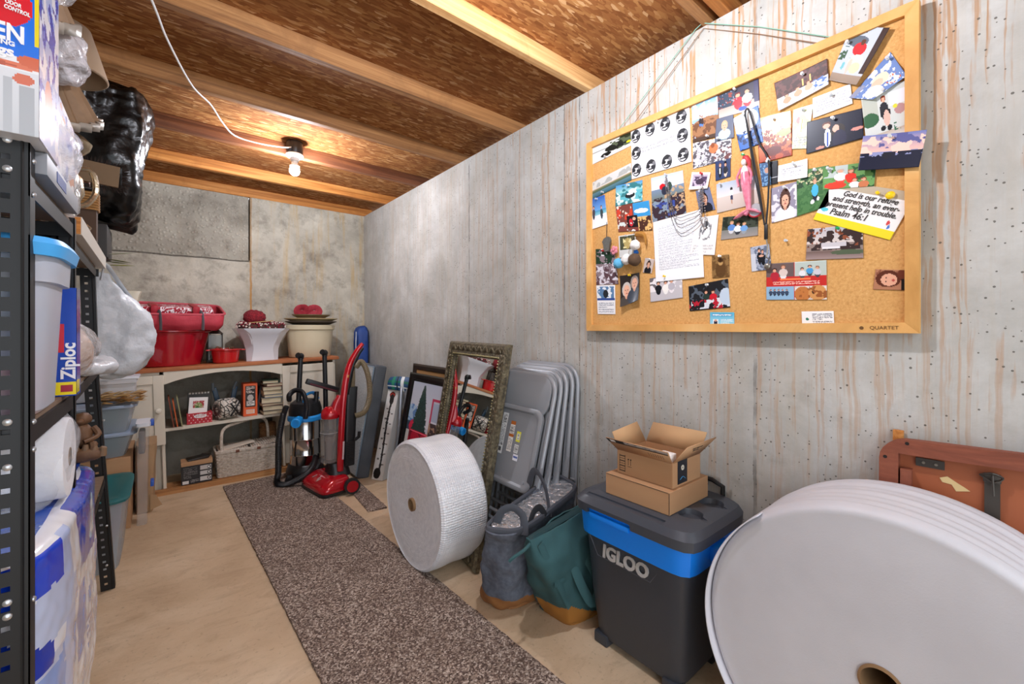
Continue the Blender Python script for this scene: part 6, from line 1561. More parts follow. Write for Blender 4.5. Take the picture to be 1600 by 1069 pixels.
B().cyl(ly(.156, .838, -.013), ly(.156, .838, -.016), .0035, n=10).done('screw', M('worn_metal', '8f8a80', .35, .8), t, local=True)
B().box(ly(.058, .755, -.012), (.005, .026, .13)).box(ly(.058, .83, -.016), (.012, .030, .022), bev=.003).done('brace_bar', m_iron, t, local=True)
B().tube(curve([ly(.078, .835, -.022), ly(.058, .845, -.035), ly(.040, .835, -.022), ly(.056, .822, -.026), ly(.078, .835, -.022)], 16), .0022, 6).tube([ly(.057, .84, -.03), ly(.055, .79, -.028)], .0022, 6).done('wire_catch', m_iron, t, local=True)
B().loft([[ly(y, z, -.0064) for y, z in ((.150, .805), (.136, .812), (.118, .80), (.105, .792), (.095, .785), (.120, .778), (.128, .793), (.145, .795))], [ly(y, z, -.0074) for y, z in ((.150, .805), (.136, .812), (.118, .80), (.105, .792), (.095, .785), (.120, .778), (.128, .793), (.145, .795))]]).done('torn_sticker', M('torn_paper', 'd6bb86', .8), t, local=True)
B().box((1.595, .213, .448), (.02, .024, .894)).done('dummy', m_2x4) if False else None
tag(B().box((1.606, .235, .455), (.018, .022, .91), bev=.002).done('wood_stake', wood_orange), 'thin orange wood stake upright behind the card table corner', 'wood strip')

# ------------------------------------------------------------------ black slotted shelving, two units
m_post = M('black_powder_steel', '0e0e10', .5, .0)
m_bolt = M('zinc_bolt', 'c9ccd0', .3, .8)
m_mdf = M('brown_particle_board', '6f5a48', .8, mottle=('8a725c', 40, .8), stretch=(1, 8, 8))
def post(parent, foot, top, knee=None, slots=True, zmax=None, mirror=1, flange=.048):
    """slotted angle post: one flange facing the viewer (-y), one along y; path foot->knee->top given as (x, y, z) of its outer corner"""
    path = [Vector(p) for p in ([foot, knee, top] if knee else [foot, top])]
    def at(z):
        for a, c in zip(path, path[1:]):
            if z <= c.z + 1e-6: break
        f = (z - a.z) / (c.z - a.z)
        return a.lerp(c, f)
    b = B()
    z = path[0].z; Z1 = path[-1].z; pitch = .0335; k = 0
    def strip(z0, z1, xa, xb):
        p, q = at(z0), at(z1)
        b.loft([[(p.x - xa, p.y, z0), (p.x - xb, p.y, z0), (p.x - xb, p.y + .002, z0), (p.x - xa, p.y + .002, z0)], [(q.x - xa, q.y, z1), (q.x - xb, q.y, z1), (q.x - xb, q.y + .002, z1), (q.x - xa, q.y + .002, z1)]])
    ns = int((Z1 - z) / pitch)
    for i in range(ns):
        z0 = z + i * (Z1 - z) / ns; z1 = z + (i + 1) * (Z1 - z) / ns
        strip(z0, z1, 0, .023); strip(z0, z1, .034, flange)
        strip(z0, z0 + (z1 - z0) * .72, .023, .034)
    for a_, c_ in zip(path, path[1:]):
        b.loft([[(a_.x, a_.y, a_.z), (a_.x - .002, a_.y, a_.z), (a_.x - .002, a_.y + flange * .8, a_.z), (a_.x, a_.y + flange * .8, a_.z)], [(c_.x, c_.y, c_.z), (c_.x - .002, c_.y, c_.z), (c_.x - .002, c_.y + flange * .8, c_.z), (c_.x, c_.y + flange * .8, c_.z)]])
        b.tube([(a_.x - .009, a_.y - .0005, a_.z), (c_.x - .009, c_.y - .0005, c_.z)], .0022, 5)
    b.done('slotted_post', m_post, parent)
def bolt(parent, x, y, z, d=(0, -1, 0), r_=.0062):
    d = Vector(d)
    B().lathe([(r_, 0), (r_ * .95, .002), (r_ * .6, .0038), (0, .0045)], (x, y, z), 14, d.to_track_quat('Z', 'Y').to_matrix()).done('bolt', m_bolt, parent)
s1 = thing('shelving_unit', 'near black slotted steel shelving unit at the left edge holding the blue packages', 'shelf', (-.4, 1.36, 0))
XF = -.185
post(s1, (XF, 1.12, .002), (XF, 1.12, 1.535)); post(s1, (XF, 1.60, .002), (XF, 1.60, 1.49), flange=.03)
post(s1, (-.62, 1.12, .002), (-.62, 1.12, 1.535)); post(s1, (-.62, 1.60, .002), (-.62, 1.60, 1.49))
for z in (1.455, 1.005, .165):
    b = B().box((XF - .004, 1.36, z), (.003, .47, .034)).box((XF - .012, 1.36, z + .016), (.018, .47, .002)).box((-.40, 1.126, z), (.42, .003, .034)).box((-.40, 1.596, z), (.42, .003, .034))
    b.done('shelf_rail', m_post, s1)
    B().box((-.403, 1.36, z + .023), (.42, .455, .011)).done('shelf_board', m_mdf, s1)
for z in (1.525, 1.475, 1.036, .958, .724, .70): bolt(s1, XF - .026, 1.1195, z)
for z in (1.50, 1.44, 1.03, .98, .71): bolt(s1, XF + .0005, 1.14, z, (1, 0, 0), .005)
s2 = thing('shelving_unit', 'farther black slotted steel shelving unit leaning slightly beside the stacked tubs', 'shelf', (-.4, 2.17, 0))
post(s2, (-.19, 1.645, .002), (-.205, 1.645, 1.50), flange=.03)
post(s2, (-.178, 2.665, .002), (-.245, 2.655, 1.47), knee=(-.232, 2.66, .95))
post(s2, (-.62, 1.645, .002), (-.62, 1.645, 1.50)); post(s2, (-.62, 2.665, .002), (-.62, 2.665, 1.47))
for z, xa, xb in ((1.445, -.208, -.240), (1.0, -.20, -.235), (.50, -.196, -.212)):
    p, q = Vector((xa, 1.67, z)), Vector((xb, 2.65, z))
    b = B().tube([p, q], .018, 4, flat=.12, up=(1, 0, 0)).box((-.41, 2.64, z), (.36, .003, .034)).box((-.41, 1.67, z), (.36, .003, .034))
    b.done('shelf_rail', m_post, s2)
    B().loft([[(-.61, 1.66, z + .019), (xa - .002, 1.66, z + .019), (xb - .002, 2.65, z + .019), (-.61, 2.65, z + .019)], [(-.61, 1.66, z + .030), (xa - .002, 1.66, z + .030), (xb - .002, 2.65, z + .030), (-.61, 2.65, z + .030)]]).done('shelf_board', m_mdf, s2)
for z in (1.44, 1.0, .78, .30, .12): bolt(s2, (-.262 if z > 1.2 else -.25 if z > .9 else -.215 if z > .5 else -.205), 2.6545, z, r_=.005)

# near unit, top: box of garbage bags, grey carton, wrapped packets
t = thing('trash_bag_box', 'blue and white kitchen bag carton on top of the near shelving', 'box', (-.34, 1.165, 1.527))
bx = (-.52, -.168, 1.08, 1.25, 1.527, 1.86)
B().box(((bx[0] + bx[1]) / 2, 1.165, (bx[4] + bx[5]) / 2), (bx[1] - bx[0], .17, bx[5] - bx[4]), bev=.002, seg=1).done('carton', M('white_glossy_carton', 'd9dade', .35), t)
def fx(x): return (x - bx[0]) / (bx[1] - bx[0])
def fz(z): return (bx[5] - z) / (bx[5] - bx[4])
A = paint(140, 134, '0b6fe0', [('g', 'd9dade', 'c4c6ca', fz(1.634), 1), ('r', 0, fz(1.655), 1, fz(1.634), 'e8e8ea'),
    ('e', fx(-.208), fz(1.742), .095, .115, 'd8182a'), ('e', fx(-.215), fz(1.641), .15, .016, 'd9704c'), ('e', fx(-.176), fz(1.652), .05, .03, 'd0623e'), ('e', fx(-.185), fz(1.62), .035, .028, 'd0623e'), ('e', fx(-.25), fz(1.64), .16, .012, 'b8502f'),
    ('r', fx(-.208), fz(1.62), fx(-.198), 1, 'b4b6bb'), ('r', fx(-.19), fz(1.61), fx(-.172), 1, 'a9abb0'), ('r', .985, 0, 1, fz(1.68), 'e8d21c')], 1)
m_gloss = print_mat('glossy_carton_print', .25, .5)
decal('printed_front', [(bx[0], 1.0795, bx[5]), (bx[1], 1.0795, bx[5]), (bx[1], 1.0795, bx[4]), (bx[0], 1.0795, bx[4])], A, m_gloss, t)
A = paint(50, 100, 'b8c4e8', [('n', '2c50c0', 5, .5, 0, 0, 1, .8), ('n', 'f0f0f6', 6, .55, 0, 0, 1, 1), ('e', .45, .75, .2, .14, 'e8a084')], 3)
decal('printed_side', [(-.1675, 1.08, bx[5]), (-.1675, 1.25, bx[5]), (-.1675, 1.25, bx[4]), (-.1675, 1.08, bx[4])], A, m_gloss, t)
mw_ = M('white_ink', 'f4f4f6', .5)
yy = 1.0788
txt('KITCHEN', .040, (-.1835, yy, 1.692), (1, 0, 0), (0, 0, 1), mw_, t, align='RIGHT', bold=.0012, sx=.70)
txt('DRAWSTRING', .0105, (-.195, yy, 1.6745), (1, 0, 0), (0, 0, 1), mw_, t, align='RIGHT', bold=.0004)
txt('bags', .023, (-.196, yy, 1.6605), (1, 0, 0), (0, 0, 1), mw_, t, align='RIGHT', bold=.0008)
txt('DAY\nODOR\nCONTROL', .0092, (-.206, yy, 1.744), (1, 0, -.12), (0.12, 0, 1), mw_, t, align='LEFT', bold=.0003, sx=.66)
txt('7', .028, (-.2165, yy, 1.745), (1, 0, 0), (0, 0, 1), mw_, t, bold=.001)
t = thing('grey_carton', 'flat grey carton with a blue label between the shelf and the bag carton', 'box', (-.33, 1.30, 1.484))
B().box((-.345, 1.34, 1.5045), (.35, .36, .040), bev=.001).done('carton', M('grey_coated_card', '85888e', .5), t)
B().box((-.1695, 1.30, 1.506), (.001, .10, .022)).done('blue_label', M('navy_label', '1f3a7c', .5), t)
m_clear = M('clear_plastic_film', 'eef1f6', .12, alpha=.38, bump=(26, 1.0, .02))
def crumpled(name, mat, parent, c, r_, amp, sc, seed, u=40, v=28, flat_z=None):
    b = B().ball(c, r_, u, v); b.crumple(amp, sc, seed)
    if flat_z is not None:
        for vt in b.bm.verts: vt.co.z = max(vt.co.z, flat_z)
    return b.done(name, mat, parent, sharp=70)
t = thing('wrapped_packets', 'blue and white packets in clear film behind the bag carton', 'package', (-.27, 1.42, 1.525))
A = paint(60, 60, 'c8d0ec', [('n', '2458c8', 5, .48, 0, 0, 1, 1), ('n', 'f4f4f8', 6, .5, 0, 0, 1, 1), ('n', 'e4a488', 5, .68, 0, 0, 1, 1)], 5)
B().box((-.28, 1.415, 1.62), (.20, .26, .185), bev=.02).done('packets', M('white_paper_packets', 'dfe2ec', .6, mottle=('3a62c4', 9, 1.0)), t)
decal('printed_side', [(-.1795, 1.29, 1.71), (-.1795, 1.54, 1.70), (-.1795, 1.54, 1.53), (-.1795, 1.29, 1.53)], A, m_gloss, t)
crumpled('film', m_clear, t, (-.27, 1.42, 1.625), (.112, .15, .118), .02, 14, 4, flat_z=1.5255)

# lamps wrapped in plastic standing on top of the far unit
m_pleat = M('brown_pleated_fabric', '7d6248', .7, mottle=('9a7b5c', 20, .7))
m_pleat2 = M('silvery_pleated_trim', 'b5aca0', .35, .4)
m_brass = M('tarnished_silver_gilt', 'a8977e', .25, .85, bump=(30, .3, .01))
def table_lamp(label, cx, cy, zf, zr, r0, r1, hh, body=True, pleats=24, mat=m_pleat, bx=0.0):
    t = thing('table_lamp', label, 'lamp', (cx, cy, zf))
    tl = Euler((R(30), 0, 0)).to_matrix(); cc_ = (cx, cy, zr); hh0 = 0
    if body:
        H_ = zr + hh * .5 - zf
        pr = [(0, 0), (.062, 0), (.066, .008), (.055, .02), (.03, .035), (.022, .06), (.035, .085), (.05, .12), (.045, .17), (.020, .20), (.018, .22), (.040, .245), (.062, .27), (.068, .29), (.050, .31), (.02, .33), (.012, .36), (.010, H_)]
        B().lathe([(r_, zf + .001 + z) for r_, z in pr if z <= H_], (cx + bx, cy, 0), 32).done('lamp_body', m_brass, t)
    w = lambda a, z: 1 + (.055 * (1 if (a * pleats / (2 * PI) + .25) % 1 < .5 else -1) if pleats else 0)
    n_ = pleats * 2 if pleats else 48
    B().lathe([(r0, 0), (r0 * .98, .01), (r1, hh)], cc_, n_, cap=False, rot=tl, wob=w).done('lamp_shade', mat, t, mod=('solid', .003), sharp=20)
    if pleats:
        B().lathe([(r0 * 1.03, -.012), (r0 * 1.05, .016)], cc_, n_, tl, cap=False, wob=w).done('rim_trim', m_pleat2, t, mod=('solid', .003), sharp=20)
        B().lathe([(r1 * 1.04, hh - .01), (r1 * 1.07, hh + .01)], cc_, n_, tl, cap=False, wob=w).done('top_trim', m_pleat2, t, mod=('solid', .003), sharp=20)
    return t
table_lamp('table lamp with the upper brown pleated shade nearest the viewer', -.365, 1.70, 1.4755, 2.035, .165, .085, .24)
table_lamp('table lamp with the lower brown pleated shade and curved silver base', -.33, 2.03, 1.531, 1.895, .150, .07, .19, bx=.07)
t = thing('lamp_shade', 'smooth tan lampshade rim showing behind the wrapped pleated shades', 'lamp shade', (-.30, 2.36, 1.531))
B().lathe([(.125, 2.17), (.13, 2.175), (.08, 2.35)], (-.305, 2.33, 0), 44, cap=False).done('tan_shade', M('tan_card_shade', 'b39a80', .6), t, mod=('solid', .004))
B().lathe([(.05, 1.5315), (.055, 1.54), (.02, 1.56), (.015, 2.2), (0, 2.2)], (-.305, 2.33, 0), 20).done('stem', m_brass, t)
t = thing('plastic_wrap', 'crumpled clear plastic bag wrapped over the pleated lampshades', 'plastic bag', (-.26, 1.83, 1.9))
crumpled('film', M('milky_plastic_film', 'e6e4ea', .15, alpha=.6, bump=(22, 1.0, .03)), t, (-.262, 1.83, 2.01), (.09, .10, .07), .03, 13, 7, 48, 32)
crumpled('film', m_clear, t, (-.30, 1.62, 2.16), (.12, .12, .14), .03, 11, 2, 48, 32)
t = thing('silver_pitcher', 'wrapped silver vessel with curled handle at the edge of the shelf top', 'pitcher', (-.24, 1.72, 1.478))
pz = 1.4765
B().lathe([(0, pz), (.04, pz), (.045, pz + .01), (.02, pz + .03), (.035, pz + .07), (.055, pz + .12), (.05, pz + .17), (.03, pz + .20), (.045, pz + .25), (.04, pz + .255), (0, pz + .24)], (-.245, 1.75, 0), 30).done('vessel_body', m_brass, t)
B().tube(curve([(-.21, 1.78, pz + .19), (-.175, 1.81, pz + .20), (-.165, 1.82, pz + .14), (-.185, 1.79, pz + .09), (-.21, 1.77, pz + .08)], 16), .008, 8).done('handle', m_brass, t)
crumpled('film', m_clear, t, (-.235, 1.70, pz + .10), (.05, .09, .095), .015, 22, 3)

# white board, broom head, wicker box, black bag, sprigs on top of the far unit
t = thing('white_plank', 'white painted plank with a raw end lying on the far shelving unit', 'board', (-.30, 2.25, 1.477))
q = [(-.40, 1.80), (-.192, 1.79), (-.216, 2.76), (-.42, 2.76)]
B().loft([[(x, y, 1.4765) for x, y in q], [(x, y, 1.5295) for x, y in q]]).done('plank', M('white_painted_plank', 'cfc9bd', .5), t)
B().loft([[(-.39, 1.7985, 1.478), (-.194, 1.7885, 1.478), (-.194, 1.7885, 1.528), (-.39, 1.7985, 1.528)], [(-.39, 1.7975, 1.478), (-.194, 1.7875, 1.478), (-.194, 1.7875, 1.528), (-.39, 1.7975, 1.528)]]).done('raw_end', wood_orange, t)
t = thing('brush_head', 'brown cardboard faced fur brush above the little wicker box', 'brush', (-.25, 2.42, 1.77))
B().box((-.24, 2.40, 1.83), (.185, .012, .085), rot=(0, R(4), 0)).done('cardboard_face', M('grey_brown_card', '7c654c', .8), t)
b = B(); rr = random.Random(5)
for i in range(700):
    a = rr.uniform(0, 2 * PI)
    p = Vector((-.235 + .095 * max(-1, min(1, 1.5 * math.cos(a))), 2.42 + rr.uniform(-.01, .03), 1.83 + .045 * max(-1, min(1, 1.5 * math.sin(a)))))
    q_ = p + Vector((math.cos(a) * rr.uniform(.01, .03), rr.uniform(-.015, .01), math.sin(a) * rr.uniform(.01, .03)))
    b.tube([p, q_], [.0016, .0004], 3)
o = b.done('bristles', M('dark_brown_fur', '2f221c', .8), t); o['kind'] = 'stuff'
B().cyl((-.25, 2.45, 1.53), (-.25, 2.45, 1.83), .012, n=12).done('handle', M('pink_brown_wood', 'a06a52', .5), t)
t = thing('wicker_box', 'tiny woven wicker box with a dark bow beside the black bag', 'basket', (-.24, 2.30, 1.60))
b = B()
for i in range(7):
    b.tube(qring(crect(-.272, -.202, 2.27, 2.33, 1.655 + i * .010), 24, 10), .0052, 5, closed=True)
b.done('weave', M('honey_wicker', '9a6f3c', .7), t)['kind'] = 'stuff'
B().box((-.237, 2.30, 1.65), (.066, .056, .006)).box((-.237, 2.30, 1.59), (.064, .05, .116)).done('box_base', M('dark_wood_box', '4a3424', .7), t)
crumpled('dark_bow', M('black_ribbon', '1c1a1a', .4), t, (-.237, 2.30, 1.735), (.025, .02, .012), .006, 50, 1, 16, 10)
t = thing('black_trash_bag', 'shiny black plastic bag bulging between the lamps and the ceiling joists', 'bag', (-.25, 2.85, 1.53))
m_bag = M('glossy_black_polythene', '040405', .3, bump=(7, .5, .03), spec=.45)
keys = [[(-.36, 2.82, 1.72), (-.17, 2.82, 1.72), (-.14, 2.98, 1.72), (-.36, 3.0, 1.72)],
        [(-.46, 2.72, 1.80), (-.115, 2.74, 1.80), (-.09, 3.02, 1.80), (-.46, 3.05, 1.80)],
        [(-.50, 2.68, 1.98), (-.10, 2.70, 1.98), (-.07, 3.02, 1.98), (-.50, 3.05, 1.98)],
        [(-.50, 2.66, 2.18), (-.085, 2.68, 2.18), (-.05, 2.98, 2.18), (-.50, 3.02, 2.18)],
        [(-.50, 2.66, 2.31), (-.09, 2.665, 2.31), (-.05, 2.94, 2.31), (-.50, 2.98, 2.31)],
        [(-.46, 2.70, 2.35), (-.12, 2.70, 2.35), (-.09, 2.92, 2.35), (-.46, 2.95, 2.35)]]
b = B(); b.loft(spl([qring(k_, 84, 5) for k_ in keys], 60)); b.bm.normal_update()
for v in b.bm.verts:
    c_ = v.co
    v.co += v.normal * (.045 * noise.noise(Vector((c_.x * 9, c_.y * 9, c_.z * 2.0))) + .020 * noise.noise(Vector((c_.x * 24, c_.y * 24, c_.z * 5 + 3))) + .008 * noise.noise(c_ * 30))
b.crumple(.004, 50, 5)
for v in b.bm.verts: v.co.z = min(v.co.z, 2.362)
b.done('bag_skin', m_bag, t, sharp=50)
tag(B().box((-.33, 2.86, 1.61), (.24, .22, .155), bev=.01).done('dark_box', M('dark_storage_box', '2b2826', .6)), 'dark box standing under the black plastic bag on the white plank', 'box')
t = thing('leaf_sprig', 'artificial yellow green leaf sprig sticking out past the white plank', 'sprig', (-.2, 2.8, 1.53))
for i, (a, zz, ln, col) in enumerate(((10, .0, .10, '8a8a34'), (-15, .03, .09, '5a5c2c'), (25, .055, .11, 'b4b8a0'), (-5, .02, .07, '6a7038'))):
    p0 = Vector((-.215, 2.80 + .01 * i, 1.50 + zz)); d = Vector((math.cos(R(a)), .15, math.sin(R(a)) * .4))
    B().tube([p0, p0 + d * ln * .3, p0 + d * ln * .65, p0 + d * ln], [.003, .014, .013, .001], 8, flat=.2, up=(0, 0, 1)).done('leaf', M('leaf_%s' % col, col, .5), t)

# near unit, middle shelf: frosted container, bag box
m_frost = M('frosted_polypropylene', 'd4dae6', .35, trans=.35, alpha=.92)
t = thing('storage_container', 'tall frosted container with a light blue lid on the near middle shelf', 'container', (-.37, 1.27, 1.034))
cz = 1.0345
def cr(x0, x1, y0, y1, z): return qring(crect(x0, x1, y0, y1, z), 48, 5)
B().loft([cr(-.55, -.190, 1.155, 1.385, cz), cr(-.555, -.183, 1.15, 1.392, cz + .008), cr(-.56, -.172, 1.145, 1.40, cz + .25), cr(-.565, -.162, 1.142, 1.41, cz + .252), cr(-.565, -.160, 1.14, 1.412, cz + .302)]).done('container_body', m_frost, t)
B().box((-.36, 1.25, cz + .06), (.22, .14, .10), bev=.01).done('red_contents', M('pink_red_contents', 'e0405a', .6), t)
B().loft([cr(-.575, -.152, 1.13, 1.422, cz + .300), cr(-.58, -.147, 1.125, 1.427, cz + .322), cr(-.575, -.154, 1.132, 1.42, cz + .334), cr(-.54, -.20, 1.17, 1.38, cz + .340)]).done('blue_lid', M('light_blue_lid', '4aa8ea', .35), t)
t = thing('zip_bag_box', 'upright blue zipper bag carton between the frosted container and shelf post', 'box', (-.28, 1.50, 1.034))
B().box((-.30, 1.50, cz + .131), (.265, .055, .262), bev=.001).done('carton', M('royal_blue_card', '0c3fa8', .4), t)
A = paint(90, 110, '0c44b0', [('r', .0, 0, .88, .36, '1ca4e0'), ('r', .80, .34, .92, .60, 'd02838'), ('r', .0, .36, .82, .6, '1e6ad0'), ('r', .87, .87, 1, .99, 'f0d818'), ('r', .9, .9, .98, .96, 'a8283a')], 2)
decal('printed_front', [(-.4325, 1.4718, cz + .262), (-.1675, 1.4718, cz + .262), (-.1675, 1.4718, cz + .001), (-.4325, 1.4718, cz + .001)], A, m_gloss, t)
A = paint(20, 100, '1250c4', [('r', 0, 0, 1, .42, '0f2f80'), ('r', 0, .86, .8, .98, 'f0d818')], 2)
decal('printed_side', [(-.1668, 1.4725, cz + .262), (-.1668, 1.5275, cz + .262), (-.1668, 1.5275, cz + .001), (-.1668, 1.4725, cz + .001)], A, m_gloss, t)
txt('Ziploc', .034, (-.180, 1.4710, cz + .085), (0, 0, 1), (-1, 0, 0), mw_, t, bold=.001)
# far unit, middle shelf
t = thing('bundled_bowl', 'tan rounded bundle in clear plastic on the far middle shelf', 'bundle', (-.24, 1.92, 1.032))
crumpled('bundle', M('tan_wrapped_cloth', 'b98e66', .6), t, (-.275, 1.93, 1.125), (.10, .13, .092), .01, 9, 2, flat_z=1.0315)
crumpled('film', m_clear, t, (-.273, 1.93, 1.128), (.106, .138, .098), .012, 16, 6, flat_z=1.0312)
t = thing('plastic_bag', 'crumpled white grocery bag lying on the edge of the middle shelf', 'bag', (-.2, 2.12, 1.032))
m_whitebag = M('thin_white_polythene', 'dfe3e8', .35, bump=(16, .7, .02), trans=.15)
crumpled('bag_skin', m_whitebag, t, (-.22, 2.16, 1.062), (.075, .13, .032), .022, 14, 4, flat_z=1.0312)
t = thing('white_bag_pack', 'pale bag standing at the back of the far middle shelf', 'bag', (-.40, 2.4, 1.032))
crumpled('bag_skin', m_whitebag, t, (-.40, 2.42, 1.18), (.12, .14, .15), .02, 8, 4, flat_z=1.0312)
t = thing('grocery_bag', 'full white plastic grocery bag hanging by its handles from the white plank', 'bag', (-.2, 2.9, .98))
keys = [[(-.24, 2.86, .955), (-.14, 2.86, .955), (-.14, 2.98, .955), (-.24, 2.98, .955)],
        [(-.31, 2.80, 1.00), (-.095, 2.82, .99), (-.09, 3.04, 1.0), (-.31, 3.04, 1.0)],
        [(-.32, 2.79, 1.12), (-.055, 2.82, 1.11), (-.05, 3.06, 1.12), (-.32, 3.06, 1.12)],
        [(-.31, 2.79, 1.26), (-.07, 2.82, 1.27), (-.065, 3.05, 1.27), (-.31, 3.05, 1.26)],
        [(-.28, 2.80, 1.37), (-.15, 2.83, 1.365), (-.15, 2.95, 1.37), (-.28, 2.96, 1.37)],
        [(-.255, 2.795, 1.46), (-.215, 2.795, 1.455), (-.21, 2.85, 1.46), (-.25, 2.85, 1.46)]]
b = B(); b.loft(spl([qring(k_, 64, 4) for k_ in keys], 44)); b.crumple(.022, 6, 8); b.crumple(.010, 20, 2)
b.done('bag_skin', M('white_grocery_polythene', 'cfd4da', .4, bump=(11, .6, .03)), t, sharp=60)
B().tube(curve([(-.235, 2.80, 1.43), (-.222, 2.785, 1.50), (-.20, 2.80, 1.47), (-.17, 2.86, 1.41), (-.13, 2.88, 1.34)], 18), .014, 8, flat=.3).done('handle', M('white_grocery_polythene', 'cfd4da', .4), t)
t = thing('cream_jug', 'cream plastic jug on the cabinet behind the grocery bag', 'jug', (-.2, 4.12, TP(-.2)))
B().loft(spl([qring(rect4(-.235, 4.30, .11, .12, TP(-.2)), 28, 5), qring(rect4(-.235, 4.30, .12, .12, 1.2), 28, 5), qring(rect4(-.21, 4.30, .12, .12, 1.42), 28, 5), qring(rect4(-.18, 4.30, .09, .09, 1.475), 28, 4)], 12)).done('jug_body', M('cream_jug_plastic', 'cfc8b2', .5), t)

# near unit, lower: paper towels on the tissue pack
t = thing('paper_towel_pack', 'clear wrapped pack of white paper towel rolls above the blue tissue pack', 'package', (-.35, 1.48, .79))
for cy in (1.484,):
    B().lathe([(.02, 0), (.093, 0), (.0955, .004), (.0955, .345), (.093, .35), (.02, .35)], (-.530, cy, .886), 40, AX, cap=False).done('towel_roll', M('white_paper_towel', 'e3e3e6', .85, bump=(60, .5, .004)), t)
    B().lathe([(.018, 0), (.022, 0), (.022, .351), (.018, .351)], (-.530, cy, .886), 20, AX, cap=False).done('tube_core', m_core, t)
b = B(); b.loft(spl([qring([(-.55, 1.375, z), (-.172 + k_, 1.375, z), (-.172 + k_, 1.592, z), (-.55, 1.592, z)], 64, 6) for z, k_ in ((.792, -.04), (.82, -.015), (.88, .0), (.95, .0), (.982, -.016))], 18)); b.crumple(.008, 18, 3)
for v in b.bm.verts: v.co.z = max(v.co.z, .790)
b.done('film', M('thin_clear_film', 'eef1f6', .12, alpha=.28, bump=(26, 1.0, .02)), t, sharp=60)
t = thing('tissue_pack', 'large blue and white wrapped pack of bathroom tissue on the lowest near shelf', 'package', (-.35, 1.55, .196))
zb, zt_ = .196, .785
def tk_(z, k_, n=64): return qring([(-.57 - k_ * .0, 1.150 - k_, z), (-.160 + k_, 1.150 - k_, z), (-.160 + k_, 1.93 + k_, z), (-.57, 1.93 + k_, z)], n, 5)
def printed_loft(name, rings, A, mat, parent):
    """rings from bottom to top; A is painted with its middle column at the +x side"""
    Rn, n = len(rings), len(rings[0])
    P = np.array([[tuple(p + Vector((1, .6, 0)) * .006 * noise.noise(Vector(p) * 9) + Vector((1, .3, 0)) * .0025 * noise.noise(Vector(p) * 34)) for p in r_] for r_ in rings])
    idx = np.arange(Rn * n).reshape(Rn, n); nx_ = np.roll(idx, -1, 1)
    F = np.stack([idx[:-1], nx_[:-1], nx_[1:], idx[1:]], -1).reshape(-1, 4)
    me = bpy.data.meshes.new(name)
    me.from_pydata(P.reshape(-1, 3).tolist(), [], F.tolist())
    h_, w_ = A.shape[:2]
    vi = np.clip(((1 - (np.arange(Rn - 1) + .5) / (Rn - 1)) * h_).astype(int), 0, h_ - 1)
    ui = ((((np.arange(n) + 1) / n + .5) % 1) * w_).astype(int)
    C = A[vi][:, ui].reshape(-1, 3)
    at = me.attributes.new('print', 'FLOAT_COLOR', 'CORNER')
    C4 = np.ones((len(F), 4, 4), np.float32); C4[:, :, :3] = C[:, None]
    at.data.foreach_set('color', C4.reshape(-1))
    return finish(name, me, mat, parent, sharp=60)
pkm = print_mat('glossy_pack_print', .22, .8)
N_ = 320
As = paint(N_, 140, 'c3cfec', [('n', 'eceff7', 12, .55, 0, 0, 1, 1), ('n', '8ea8e2', 16, .64, 0, 0, 1, 1),
    ('r', .25, .0, .75, .03, 'eceef4'), ('r', .28, .03, .405, .17, '0f40d0'), ('r', .405, .02, .425, .62, 'b9c9f0'), ('r', .43, .02, .455, .80, 'eef0f6'),
    ('r', .455, .01, .62, .16, '0e44be'), ('e', .53, .16, .075, .17, '0e44be'), ('r', .60, .01, .625, .45, '2a86e6'), ('e', .545, .17, .024, .10, 'a9d0f4'), ('e', .545, .13, .016, .03, 'f0f4fa'), ('e', .545, .21, .012, .035, 'f0f4fa'),
    ('r', .44, .36, .50, .62, '6f92dc'), ('r', .50, .36, .56, .95, 'e4e8f2'), ('e', .53, .50, .018, .04, '8fa8e0'), ('r', .26, .25, .39, .42, '1036b0'), ('e', .39, .25, .04, .09, 'c3cfec'), ('l', 4, .51, .58, .55, .72, '8fa0d0')], 6)
rows_ = []
for i in range(90):
    z = zb + (zt_ - .002 - zb) * i / 89
    k_ = .004 * math.sin(3 * (z - zb) / (zt_ - zb)) - .05 * max(0, (z - zt_ + .03) / .028) ** 2.2 - .03 * max(0, (zb + .03 - z) / .03) ** 2
    rows_.append(tk_(z, k_, N_))
printed_loft('printed_wrapper', rows_, As, pkm, t)
B().loft([tk_(zb + .002, -.05), tk_(zt_ - .004, -.05)]).done('paper_rolls', M('white_tissue', 'e4e5ea', .8), t)
Atop = paint(100, 150, '1450bc', [('r', .80, .30, 1, .43, '241a1e'), ('r', .82, .35, .90, .39, 'c02028'), ('l', 2, .90, .33, .98, .41, 'e8e8e8'), ('r', .60, .52, .86, .60, 'dfe6f4'), ('n', 'dfe6f4', 5, .70, 0, 0, 1, 1), ('l', 2, .72, .66, .86, .74, 'dfe6f4')], 7)
decal('printed_top', [(-.56, 1.885, zt_ - .001), (-.200, 1.885, zt_ - .001), (-.200, 1.195, zt_ - .001), (-.56, 1.195, zt_ - .001)], Atop, pkm, t, bend=lambda u, v: .001 + .0012 * math.sin(v * 30))
txt('EXTRA\nSOFT', .030, (-.128, 1.70, .56), (0, 1, 0), (0, 0, 1), mw_, t, bold=.001) if False else None
